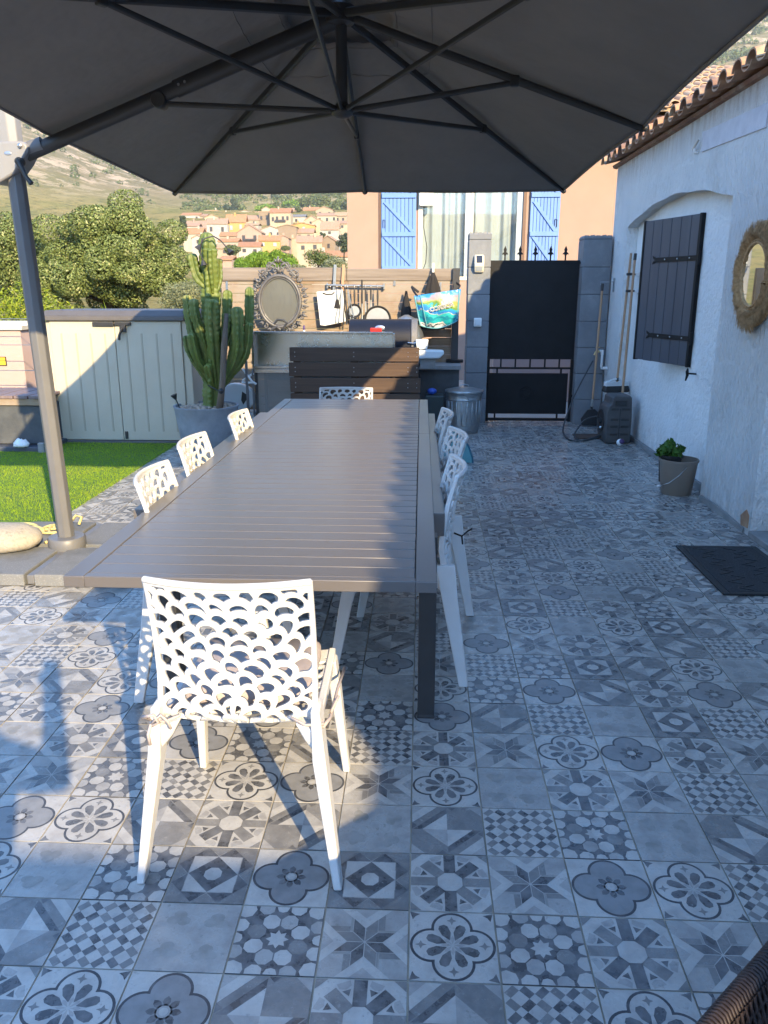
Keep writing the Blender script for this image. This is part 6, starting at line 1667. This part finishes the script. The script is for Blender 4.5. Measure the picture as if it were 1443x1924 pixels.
# ------------------------------------------------------------------ lawn
m = MB(); m.box(-14, -2.462, 5.02, 8.9, -.1, .010)
m.mi = 0
tag(m.build('lawn_base', MT['lawn']), 'flat ground under the lawn', 'ground', kind='structure')
n = 110000
px_ = rng.uniform(-5.6, -2.44, n); py_ = rng.uniform(5.03, 7.84, n)
keep = (px_ > -(py_ * .56 + .35)); px_, py_ = px_[keep], py_[keep]; n = len(px_)
a = rng.uniform(0, 2 * PI, n); h = rng.uniform(.008, .018, n); lean = rng.uniform(.2, .9, n) * h; wv = rng.uniform(.0009, .0016, n)
la = rng.uniform(0, 2 * PI, n)
B0 = np.stack([px_ - np.cos(a) * wv, py_ - np.sin(a) * wv, np.full(n, .009)], 1); B1 = np.stack([px_ + np.cos(a) * wv, py_ + np.sin(a) * wv, np.full(n, .009)], 1)
T_ = np.stack([px_ + np.cos(la) * lean, py_ + np.sin(la) * lean, .009 + h], 1)
V = np.stack([B0, B1, T_], 1).reshape(-1, 3); F = np.arange(3 * n, dtype=np.int32).reshape(-1, 3)
tag(np_mesh('grass', V, F, MT['blade']), 'bright short green turf between the terrace and the shed', 'grass', kind='stuff')
# ------------------------------------------------------------------ terrain: one polar sheet to the horizon
def smooth(a, b, x):
    t = np.clip((x - a) / (b - a), 0, 1); return t * t * (3 - 2 * t)
def vnoise(x, y, s, octs=5, seed=0):
    """cheap value noise"""
    out = np.zeros_like(x); amp = 1.0; tot = 0
    for o in range(octs):
        xx, yy = x / s * 2 ** o + 17.3 * o + seed, y / s * 2 ** o + 9.1 * o + seed * 1.7
        xi, yi = np.floor(xx), np.floor(yy); fx, fy = xx - xi, yy - yi
        fx = fx * fx * (3 - 2 * fx); fy = fy * fy * (3 - 2 * fy)
        hsh = lambda i, j: np.modf(np.abs(np.sin(i * 127.1 + j * 311.7 + seed * 3.3) * 43758.5453))[0]
        v = (hsh(xi, yi) * (1 - fx) + hsh(xi + 1, yi) * fx) * (1 - fy) + (hsh(xi, yi + 1) * (1 - fx) + hsh(xi + 1, yi + 1) * fx) * fy
        out += amp * (v - .5); tot += amp; amp *= .5
    return out / tot
def terrain_z(x, y):
    x = np.asarray(x, float); y = np.asarray(y, float)
    r = np.hypot(x, y); az = np.degrees(np.arctan2(x, y))
    z = -.14 - 3.2 * smooth(22, 70, r) * (1 - smooth(90, 210, r))
    ang = .3 + 5.35 * smooth(190, 520, r)                    # village slope
    zv = np.tan(np.radians(ang)) * r
    side = smooth(6, 16, az) + smooth(-16, -30, az) * .6
    back = np.clip(1 - np.abs(az) / 75, 0, 1) ** .5
    ang2 = 5.6 + 2.2 * smooth(520, 900, r) + (15.5) * smooth(800, 2100, r) + side * 7.0 * smooth(350, 900, r)
    zm = np.tan(np.radians(np.clip(ang2, 0, 26))) * r
    far = np.where(r < 520, zv, zm)
    far = np.where((r >= 500) & (r < 540), zv + (zm - zv) * (r - 500) / 40, far)
    z = np.where(r > 150, z * (1 - smooth(150, 230, r)) + far * smooth(150, 230, r) * (.12 + .88 * back), z)
    rough = smooth(250, 1200, r)
    z = z + vnoise(x, y, 420, 6, 3) * 170 * rough * smooth(600, 1500, r) + vnoise(x, y, 60, 5, 8) * 9 * smooth(200, 700, r)
    ridge = 1 - np.abs(vnoise(x, y, 260, 5, 21)) * 4
    z = z + ridge * 38 * smooth(900, 1700, r)
    return np.where(z > 380, 380 + 110 * np.tanh((z - 380) / 110), z)
rs = np.concatenate([[0, 6, 12, 18], np.geomspace(24, 4200, 150)])
azs = np.concatenate([np.linspace(-180, -46, 34)[:-1], np.linspace(-46, 42, 300), np.linspace(42, 180, 34)[1:]])
RR, AA = np.meshgrid(rs, np.radians(azs), indexing='ij')
X = RR * np.sin(AA); Y = RR * np.cos(AA); Z = terrain_z(X, Y); Z[0, :] = -.14; Z[1:4] = -.14
V = np.stack([X, Y, Z], -1).reshape(-1, 3); na = len(azs)
ii, jj = np.meshgrid(np.arange(len(rs) - 1), np.arange(na - 1), indexing='ij')
F = np.stack([ii * na + jj, (ii + 1) * na + jj, (ii + 1) * na + jj + 1, ii * na + jj + 1], -1).reshape(-1, 4)
F = F[:, ::-1]
def hill_mat():
    m, nt, p = newmat('hillside'); N = nt.nodes; L = nt.links
    p.inputs['Roughness'].default_value = 1; p.inputs['Specular IOR Level'].default_value = 0
    tc = N.new('ShaderNodeTexCoord')
    def nz(s, det=8, ro=.6):
        n = N.new('ShaderNodeTexNoise'); n.inputs['Scale'].default_value = s; n.inputs['Detail'].default_value = det; n.inputs['Roughness'].default_value = ro
        L.new(tc.outputs['Object'], n.inputs['Vector']); return n.outputs['Fac']
    def ramp(f, a, b):
        r = N.new('ShaderNodeMapRange'); r.inputs['From Min'].default_value = a; r.inputs['From Max'].default_value = b; L.new(f, r.inputs['Value']); return r.outputs['Result']
    def mix(f, a, b):
        x = N.new('ShaderNodeMix'); x.data_type = 'RGBA'; L.new(f, x.inputs[0])
        for i, v in ((6, a), (7, b)):
            if isinstance(v, tuple): x.inputs[i].default_value = (*v, 1)
            else: L.new(v, x.inputs[i])
        return x.outputs[2]
    c = mix(ramp(nz(.02), .4, .62), (.29, .235, .135), (.21, .185, .10))
    c = mix(ramp(nz(.11, 6, .7), .54, .64),  c, (.135, .14, .06))
    c = mix(ramp(nz(.006, 5), .54, .62), c, (.19, .18, .085))
    rk = N.new('ShaderNodeMath'); rk.operation = 'MULTIPLY'
    L.new(ramp(nz(.045, 9, .72), .50, .56), rk.inputs[0]); L.new(ramp(nz(.0065, 4), .40, .52), rk.inputs[1])
    c = mix(rk.outputs[0], c, (.56, .44, .31))
    # only the far slopes are rocky
    sp = N.new('ShaderNodeVectorMath'); sp.operation = 'LENGTH'; L.new(tc.outputs['Object'], sp.inputs[0])
    near = ramp(sp.outputs['Value'], 560, 720)
    g = mix(ramp(nz(.03), .42, .6), (.36, .29, .12), (.27, .25, .09)); g = mix(ramp(nz(.16, 6, .7), .52, .62), g, (.15, .16, .06))
    c = mix(near, g, c)
    L.new(c, p.inputs['Base Color'])
    b = N.new('ShaderNodeBump'); b.inputs['Strength'].default_value = 1; b.inputs['Distance'].default_value = 8; L.new(nz(.09, 9, .7), b.inputs['Height']); L.new(b.outputs['Normal'], p.inputs['Normal'])
    return m
tag(np_mesh('terrain', V, F, hill_mat(), smooth=True), 'valley floor and dry rocky mountain slopes', 'terrain', kind='structure')
m = MB(); m.box(-1.2, 14, 9.63, 13.98, -.1, -.002)
tag(m.build('lane', MT['road']), 'pale concrete lane beyond the gate', 'road', kind='structure')
# ------------------------------------------------------------------ trees
def tree(name, base, label, cat, clumps, leaf, n, size, matn, trunk_r=.16, aspect=.55, outer=.5, limbs=True, group=None, droop=0, squash=.8):
    t = empty(name, base, 0, label, cat, group)
    c = np.array([q[:3] for q in clumps]); r = np.array([[q[3], q[3], q[3] * squash] for q in clumps])
    V, F = leaf_cloud(n, c, r, size, aspect, outer=outer, droop=droop)
    np_mesh('crown', V, F, MT[matn], t)
    m = MB(); top = c.mean(0)
    m.tube([(0, 0, -.2), (top[0] * .2, top[1] * .2, top[2] * .35), (top[0] * .5, top[1] * .5, top[2] * .65)], [trunk_r, trunk_r * .75, trunk_r * .5], 8)
    if limbs:
        for q in clumps[::max(1, len(clumps) // 9)]:
            a = Vector((top[0] * .3, top[1] * .3, top[2] * (.4 + .2 * random.random()))); b = Vector(q[:3])
            m.tube([a, a.lerp(b, .5) + Vector((random.uniform(-.1, .1), 0, -.1)) * q[3], b], [trunk_r * .42, trunk_r * .25, trunk_r * .1], 6)
    m.build('trunk', MT['bark'], t, smooth='all')
    return t
def blob_clumps(n, w, h, z0, seed, r0=.5, r1=.9, depth=None, power=1.0):
    r_ = random.Random(seed); out = []
    depth = depth or w
    while len(out) < n:
        x, y, z = r_.uniform(-1, 1), r_.uniform(-1, 1), r_.uniform(-1, 1)
        if x * x + y * y + z * z > 1: continue
        k = 1 - .35 * max(0, z) * power
        out.append((x * w * k, y * depth * k, z0 + h + z * h, r_.uniform(r0, r1)))
    return out
def onto(x, y): return (x, y, float(terrain_z(np.array([x]), np.array([y]))[0]))
bx, by, bz = onto(-10.6, 26.0)
ck = blob_clumps(64, 2.2, 1.8, .7, 5, .38, .68, 1.8)
ck += [(-2.0, 0, 2.2, .8), (2.2, -.2, 2.6, .7), (.9, 0, 4.35, .55), (1.0, -.3, 3.9, .6), (-1.6, 0, 3.6, .6), (2.55, 0, 1.6, .7), (-2.4, .3, 1.2, .8), (2.3, 0, 3.5, .5)]
tree('oak_tree', (bx + .45, by, bz), 'large grey green holm oak filling the view over the shed', 'tree', ck, None, 120000, .074, 'oak', .2, .6, outer=.78)
bx, by, bz = onto(-13.6, 27.0)
tree('oak_tree', (bx, by, bz), 'second holm oak at the left edge behind the mast', 'tree', blob_clumps(34, 1.6, 1.6, .9, 15, .4, .7, 1.4), None, 36000, .085, 'oak', .18, .6, outer=.75)
bx, by, bz = onto(-6.5, 22.5)
tree('olive_tree', (bx, by, bz), 'pale silvery olive tree just behind the cactus', 'tree', blob_clumps(14, .55, 1.1, .25, 9, .3, .5, .5), None, 11000, .075, 'olive', .09, .35, outer=.3)
bx, by, bz = onto(-6.05, 12.2)
tree('fruit_tree', (-6.05, 12.2, -.14), 'yellow green fruit tree behind the pink wall at the left edge', 'tree', [(-.5, 0, 1.35, .4), (.0, .1, 1.45, .42), (.45, 0, 1.25, .38), (-.2, -.1, .95, .4), (.3, .1, .8, .4), (-.9, 0, 1.2, .45), (.62, .1, .95, .30), (-.6, 0, .7, .4), (.75, 0, .55, .3), (-1.4, 0, 1.2, .5)], None, 5200, .075, 'peachleaf', .05, .32, outer=.2, droop=.8)
pt = empty('palm_plant', (-4.05, 10.6, -.14), 0, 'tuft of yellow green spiky leaves just over the shed lid', 'plant')
V = []; F = []
for k in range(60):
    a = rng.uniform(0, 2 * PI); el = rng.uniform(.3, 1.4); L_ = rng.uniform(.5, .95)
    d = np.array([math.cos(a) * math.cos(el), math.sin(a) * math.cos(el), math.sin(el)]); s_ = np.array([-math.sin(a), math.cos(a), 0]) * .016
    p0 = np.array([0, 0, .80]); b = len(V)
    p1 = p0 + d * L_ * .6; p2 = p0 + d * L_ + np.array([0, 0, -.15 * L_])
    V += [p0 - s_, p0 + s_, p1 + s_, p1 - s_, p2]; F += [(b, b + 1, b + 2, b + 3), (b + 3, b + 2, b + 4, b + 4)]
m = MB(); m.add(V, [tuple(dict.fromkeys(f)) for f in F]); m.build('frond', MT['peachleaf'], pt, fix=False)
m = MB(); m.tube([(0, 0, 0), (0, 0, .85)], .07, 8); m.build('trunk', MT['bark'], pt)
bx, by, bz = onto(-11.3, 60)
t = empty('umbrella_pine', (bx, by, bz), 0, 'bright green domed pine right above the plank fence', 'tree')
cl = []
r_ = random.Random(4)
for k in range(70):
    a = r_.uniform(0, 2 * PI); q = math.sqrt(r_.random()); cl.append((3.1 * q * math.cos(a), 2.4 * q * math.sin(a), -bz + 4.35 - 1.5 * q ** 2.2 + r_.uniform(-.25, .05) - .5, r_.uniform(.3, .5)))
V, F = leaf_cloud(26000, np.array([c[:3] for c in cl]), np.array([[c[3], c[3], c[3] * 1.1] for c in cl]), .22, .22, outer=.4, droop=-1.6)
np_mesh('crown', V, F, MT['pine'], t)
m = MB(); m.tube([(0, 0, -.3), (.1, 0, -bz + 2.4)], [.25, .16], 8)
for c in cl[::6]: m.tube([(.1, 0, -bz + 1.4), c[:3]], [.08, .03], 5)
m.build('trunk', MT['bark'], t, smooth=True)
# middle distance trees round the village (pixel tallies turned into positions on the slope)
def view_dir(px, py):
    f = 1491.2; cs, sn = math.cos(th), math.sin(th)
    xr = (px - 721.5) / f; yu = -(py - 962) / f
    d = Vector((xr, cs + yu * sn, -sn + yu * cs))
    return Vector((d.x * math.cos(ps) - d.y * math.sin(ps), d.x * math.sin(ps) + d.y * math.cos(ps), d.z))
def at(px, py, y):
    d = view_dir(px, py); return Vector((0, 0, 1.52)) + d * (y / d.y)
TREES = [  # px centre, px base, px top, px width, distance, leaf, label
 (598, 508, 462, 62, 75, 'wildleaf', 'olive brown bushy tree right of the bright pine'),
 (640, 508, 484, 70, 62, 'olive', 'pale olive shrub beneath the red roof by the peach house'),
 (560, 512, 498, 40, 55, 'olive', 'low pale shrub over the fence right of the oval mirror'),
 (646, 488, 428, 38, 190, 'darkleaf', 'dark green tree against the edge of the peach house'),
 (440, 404, 366, 22, 520, 'darkleaf', 'dark pointed cypress above the left part of the village'),
 (430, 404, 384, 26, 515, 'darkleaf', 'dark round bush at the foot of the pointed cypress'),
 (500, 402, 384, 46, 525, 'pine', 'light green rounded tree over the middle roofs'),
 (548, 395, 376, 40, 560, 'pine', 'bright rounded pine above the church like roofs'),
 (575, 392, 372, 44, 575, 'wildleaf', 'dull green round pine on the wooded knoll'),
 (608, 396, 366, 40, 570, 'wildleaf', 'tall dull green tree in the middle of the knoll'),
 (640, 404, 372, 38, 540, 'wildleaf', 'round dark tree at the right end of the knoll, over the village'),
 (520, 384, 362, 26, 640, 'darkleaf', 'small dark tree at the top left of the knoll'),
 (498, 386, 368, 22, 640, 'darkleaf', 'bluish small tree left of the knoll crest'),
 (640, 372, 358, 50, 680, 'wildleaf', 'broad tree on the skyline just under the canopy edge'),
 (590, 370, 356, 44, 690, 'wildleaf', 'low tree on the skyline above the knoll'),
 (437, 478, 460, 34, 240, 'wildleaf', 'green shrub beside the cactus top among the houses'),
 (606, 458, 430, 14, 300, 'darkleaf', 'narrow dark tree between two cream houses'),
 (344, 440, 400, 20, 260, 'darkleaf', 'dark tree at the left end of the village by the oak'),
 (560, 398, 388, 12, 480, 'wildleaf', 'tiny green tree between the highest roofs'),
 (655, 400, 376, 30, 500, 'darkleaf', 'dark tree touching the peach house wall, high on the slope'),
 (536, 470, 462, 20, 280, 'wildleaf', 'small bush below the bright yellow house'),
]
for px, pb, ptp, pw, dist, lf, lab in TREES:
    b = at(px, pb, dist); tpz = at(px, ptp, dist).z; wm = pw / 1491.2 * dist / 2; hm = (tpz - b.z) / 2
    cone = lab.startswith('dark pointed')
    cl = blob_clumps(16, wm * .72, hm * .72, hm * .28, px, wm * .26, wm * .42, wm * .6, 2.2 if cone else .6)
    tree('hill_tree', (b.x, b.y, b.z), lab, 'tree', cl, None, 2600 if dist < 400 else 1500, max(.06, dist * .0021), lf, wm * .08, .6, outer=.35, limbs=False, group='trees round the hillside village')
# scrub on the slopes: nobody could count it
def scrub(n, az0, az1, r0, r1, s0, s1, seed, name, label, matn):
    g = np.random.default_rng(seed)
    a = np.radians(g.uniform(az0, az1, n)); r = np.sqrt(g.uniform(r0 ** 2, r1 ** 2, n)); x, y = r * np.sin(a), r * np.cos(a)
    dn = vnoise(x, y, 90, 4, 5); k = dn > -.06; x, y = x[k], y[k]; z = terrain_z(x, y); n = len(x)
    s_ = g.uniform(s0, s1, n)
    c = np.stack([x, y, z + s_ * .35], 1); rad = np.stack([s_, s_, s_ * .75], 1)
    V, F = leaf_cloud(n * 34, c, rad, 1.0, .7, rnd=g, outer=.55)
    # leaf size follows the bush
    ctr = V.reshape(-1, 4, 3).mean(1, keepdims=True); V = (ctr + (V.reshape(-1, 4, 3) - ctr) * (s0 + s1) * .30).reshape(-1, 3)
    return tag(np_mesh(name, V, F, MT[matn]), label, 'scrub', kind='stuff')
scrub(900, 16, 27, 420, 1250, 3.0, 7.0, 1, 'hill_scrub', 'dense green maquis on the hillside above the tiled roof', 'wildleaf')
scrub(650, -28, -1, 620, 1500, 2.0, 4.5, 2, 'mountain_scrub', 'scattered bushes on the rocky mountain slope', 'wildleaf')
scrub(500, -16, 2, 530, 760, 1.5, 3.5, 3, 'meadow_scrub', 'small bushes dotting the grassy slope over the village', 'wildleaf')
# ------------------------------------------------------------------ village
HC = {'white': (.66, .60, .52), 'cream': (.64, .52, .37), 'yellow': (.68, .46, .16), 'pink': (.60, .42, .33), 'tan': (.40, .30, .21), 'beige': (.56, .44, .32), 'pale': (.62, .56, .44)}
HC = {k: tuple(c * .62 for c in v) for k, v in HC.items()}
HM = {k: mat('wall_' + k, v, .95, col2=tuple(c * .88 for c in v), vs=.5, bump=.1, bs=3) for k, v in HC.items()}
RC = {'orange': (.53, .27, .135), 'red': (.47, .23, .12), 'rose': (.49, .31, .21), 'straw': (.52, .36, .22), 'grey': (.25, .25, .26)}
RC = {k: tuple(c * .72 for c in v) for k, v in RC.items()}
RM = {k: mat('roof_' + k, v, .95, col2=tuple(c * .78 for c in v), vs=.9, vdet=6, bump=.5, bs=2.2, bdist=.1, stretch=(3, .6, 1)) for k, v in RC.items()}
MT['pane_dark'] = mat('dark_window', (.05, .045, .045), .3)
MT['pane_blue'] = mat('blue_grey_shutter', (.25, .30, .36), .6)
# zoomed tallies: x0, x1, ridge, eave, base, wall, roof, kind (g gable to the viewer, s slope to the viewer, f flat), windows, label
VIL = [
 (50, 190, 165, 182, 240, 'white', 'orange', 's', 2, 'white house with an orange roof at the upper left of the village'),
 (190, 240, 176, 190, 240, 'beige', 'rose', 's', 1, 'narrow beige house between two white ones, upper left'),
 (230, 330, 180, 200, 245, 'cream', 'straw', 'g', 3, 'cream gabled house with a row of dark windows, upper left'),
 (225, 322, 138, 150, 180, 'pale', 'straw', 'f', 0, 'pale ruin like block on the skyline left of the cypress'),
 (318, 435, 160, 176, 205, 'pale', 'orange', 's', 0, 'low pale house with a long orange roof under the cypress'),
 (250, 400, 215, 252, 345, 'white', 'rose', 's', 2, 'tall white house with two square windows left of the yellow one'),
 (55, 252, 235, 288, 300, 'pink', 'rose', 's', 0, 'wide rose roofed house at the left end by the oak'),
 (60, 205, 290, 328, 365, 'pale', 'orange', 's', 0, 'low house with a vivid orange roof at the left end'),
 (130, 215, 340, 362, 430, 'white', 'rose', 'g', 1, 'white gabled house behind the cactus top, left side'),
 (395, 542, 188, 240, 325, 'yellow', 'orange', 's', 2, 'warm yellow house with two pale windows under an orange roof'),
 (540, 655, 190, 220, 262, 'beige', 'rose', 's', 1, 'beige house with a broad rose roof in the centre'),
 (540, 640, 248, 262, 330, 'pale', 'straw', 's', 1, 'pale low house tucked under the broad rose roof'),
 (470, 605, 146, 166, 196, 'pale', 'straw', 'g', 0, 'pale yellow gable on the skyline over the centre'),
 (612, 655, 152, 158, 195, 'cream', 'straw', 'f', 1, 'small cream block beside the dark tan tower'),
 (650, 772, 148, 156, 262, 'tan', 'straw', 'f', 3, 'dark tan flat topped tower like house in the upper centre'),
 (735, 888, 133, 165, 268, 'cream', 'red', 's', 4, 'tall cream house with a dark balcony and a red roof'),
 (668, 735, 118, 138, 158, 'pale', 'straw', 'g', 0, 'little pale gable peeking over the tan tower'),
 (885, 1002, 180, 196, 252, 'white', 'grey', 's', 1, 'white house with a dark loggia and grey roof'),
 (868, 965, 130, 150, 195, 'cream', 'rose', 's', 1, 'cream house under a rose roof, upper right'),
 (985, 1100, 124, 148, 178, 'beige', 'orange', 's', 2, 'beige house with a bright orange roof, upper right'),
 (1088, 1215, 116, 142, 205, 'beige', 'rose', 'g', 2, 'tall beige gabled house on the upper right'),
 (1100, 1245, 168, 188, 250, 'pale', 'rose', 's', 3, 'long pale house with small windows, upper right'),
 (1232, 1322, 165, 190, 250, 'beige', 'straw', 's', 2, 'beige corner house next to the peach wall, high up'),
 (1002, 1105, 188, 222, 262, 'cream', 'rose', 'g', 1, 'cream gabled house right of the grey roofed one'),
 (884, 1075, 244, 266, 305, 'yellow', 'orange', 'g', 1, 'golden yellow wide gable in the right centre'),
 (1060, 1155, 212, 240, 300, 'cream', 'straw', 'g', 2, 'cream gable beside the golden yellow one'),
 (1126, 1262, 244, 298, 350, 'white', 'rose', 's', 1, 'whitewashed house with a tall rose roof on the right'),
 (1235, 1335, 230, 250, 300, 'cream', 'rose', 's', 1, 'cream house half hidden by the dark tree on the right'),
 (925, 1065, 292, 322, 372, 'cream', 'rose', 's', 2, 'cream house with a flat looking rose roof, right centre'),
 (800, 935, 258, 275, 375, 'tan', 'straw', 'g', 0, 'bare tan stone gable without windows in the middle'),
 (484, 665, 258, 318, 410, 'pink', 'rose', 'g', 2, 'big pinkish gabled house with a dark balcony, left centre'),
 (650, 822, 268, 302, 352, 'white', 'rose', 'g', 3, 'white gabled house with three dark openings in the middle'),
 (345, 470, 320, 346, 395, 'beige', 'orange', 's', 1, 'beige house with an orange roof right of the cactus'),
 (330, 480, 368, 390, 420, 'pale', 'orange', 's', 1, 'lower pale house with an orange roof right of the cactus'),
 (650, 808, 348, 382, 450, 'yellow', 'orange', 's', 2, 'bright yellow house with two grey shutters, lower centre'),
 (800, 875, 342, 360, 445, 'pink', 'rose', 'g', 0, 'narrow pinkish gable stuck to the bright yellow house'),
 (870, 955, 355, 366, 435, 'cream', 'straw', 'f', 0, 'plain cream block right of the bright yellow house'),
 (494, 655, 398, 428, 495, 'white', 'red', 's', 2, 'white house with a red roof just left above the pine'),
 (945, 1130, 352, 396, 475, 'cream', 'rose', 's', 2, 'cream house behind a tree, lower right'),
 (1125, 1235, 344, 382, 465, 'tan', 'rose', 'g', 1, 'tan gabled house by the dark tree, lower right'),
 (310, 442, 412, 442, 500, 'beige', 'straw', 's', 1, 'beige house low down right of the cactus top'),
 (348, 436, 508, 532, 590, 'pink', 'orange', 's', 0, 'little orange roofed house touching the fence top'),
 (1058, 1340, 468, 506, 600, 'white', 'orange', 's', 2, 'nearest white house with a long orange roof beside the peach house'),
 (60, 180, 250, 270, 330, 'white', 'rose', 's', 1, 'white house close to the oak crown, middle height'),
]
for (x0, x1, yr, ye, yb, wc, rc, kind, nw, lab) in VIL:
    sc = 4.123
    cx_ = 330 + (x0 + x1) / 2 / sc; base = 360 + yb / sc; eave = 360 + ye / sc; rid = 360 + yr / sc
    q = min(1, max(0, (base - 405) / 95)); dist = 500 - 300 * q ** .8
    b = at(cx_, base, dist); ze = at(cx_, eave, dist).z; zr = at(cx_, rid, dist).z
    w_ = (x1 - x0) / sc / 1491.2 * dist; h_ = ze - b.z; rh = max(.5, zr - ze); d_ = max(6.0, w_ * .8)
    t = empty('village_house', (b.x, b.y, b.z), random.Random(x0 + yb).uniform(-.12, .12), lab, 'house', 'houses of the hillside village')
    hw = w_ / 2
    m = MB()
    if kind == 'g': m.prism([(-hw, -9), (hw, -9), (hw, h_), (0, h_ + rh), (-hw, h_)], 'y', 0, d_)
    else: m.box(-hw, hw, 0, d_, -9, h_)
    m.build('wall', HM[wc], t)
    m = MB(); o_ = .35
    if kind == 'g':
        s_ = rh / hw; e = .25
        m.prism([(-hw - o_, h_ - o_ * s_ + .05), (0, h_ + rh + .05), (hw + o_, h_ - o_ * s_ + .05), (hw + o_, h_ - o_ * s_ + e), (0, h_ + rh + e + .05), (-hw - o_, h_ - o_ * s_ + e)], 'y', -.3, d_ + .2)
    elif kind == 's':
        rz_ = rh * 1.25
        m.prism([(-.4, h_), (d_ * .55, h_ + rz_), (d_ + .3, h_ + rz_ * .25), (d_ + .3, h_ + rz_ * .25 + .22), (d_ * .55, h_ + rz_ + .24), (-.4, h_ + .22)], 'x', -hw - .25, hw + .25)
    else:
        m.box(-hw - .12, hw + .12, -.12, d_, h_, h_ + rh * .6)
    roof_ = m.build('roof', RM[rc], t)
    rr_ = random.Random(x0 * 3 + yb)
    if rr_.random() < .4:
        m = MB(); x_ = rr_.uniform(-hw * .6, hw * .6); m.box(x_ - .35, x_ + .35, d_ * .4, d_ * .4 + .7, h_ + .2, h_ + rh * 1.25 + .9); m.build('chimney', HM[wc], roof_)
    for k in range(nw):
        wx = -hw + w_ * (k + .5 + rr_.uniform(-.12, .12)) / nw; wz = h_ * rr_.uniform(.52, .62); ww, wh = min(.55, w_ * .08), min(.95, h_ * .2)
        if h_ < 1.5: continue
        m = MB(); m.box(wx - ww, wx + ww, -.12, .02, wz - wh, wz + wh); m.build('window', MT['pane_blue'] if wc == 'yellow' else MT['pane_dark'], t)
    if lab.count('balcony'):
        m = MB(); m.box(-hw * .5, hw * .55, -.9, 0, h_ * .33, h_ * .36); m.box(-hw * .5, hw * .55, -.9, -.86, h_ * .36, h_ * .48); m.build('balcony', MT['pane_dark'], t)
# trees behind the camera, seen only in the oval mirror
for i, (x, y) in enumerate(((-6.5, -13), (-10.5, -16))):
    tree('garden_tree', (x, y, -.14), ('tall green tree behind the terrace, nearer the house' if i == 0 else 'tall green tree behind the terrace, farther from the house'), 'tree', blob_clumps(18, 1.8, 1.7, 1.0, 40 + i, .7, 1.1), None, 4000, .28, 'wildleaf', .2, .6, outer=.4)

# ------------------------------------------------------------------ thin summer haze over the valley
hm_ = bpy.data.materials.new('haze'); hm_.use_nodes = True
hn = hm_.node_tree; hn.nodes.clear()
ho_ = hn.nodes.new('ShaderNodeOutputMaterial'); hv = hn.nodes.new('ShaderNodeVolumePrincipled')
hv.inputs['Color'].default_value = (.97, .92, .84, 1); hv.inputs['Density'].default_value = .00026; hv.inputs['Anisotropy'].default_value = .2
hn.links.new(hv.outputs['Volume'], ho_.inputs['Volume'])
m = MB(); m.box(-4600, 4600, -4600, 4600, -30, 560)
tag(m.build('haze', hm_), 'thin warm haze over the valley and the mountain', 'haze', kind='stuff')
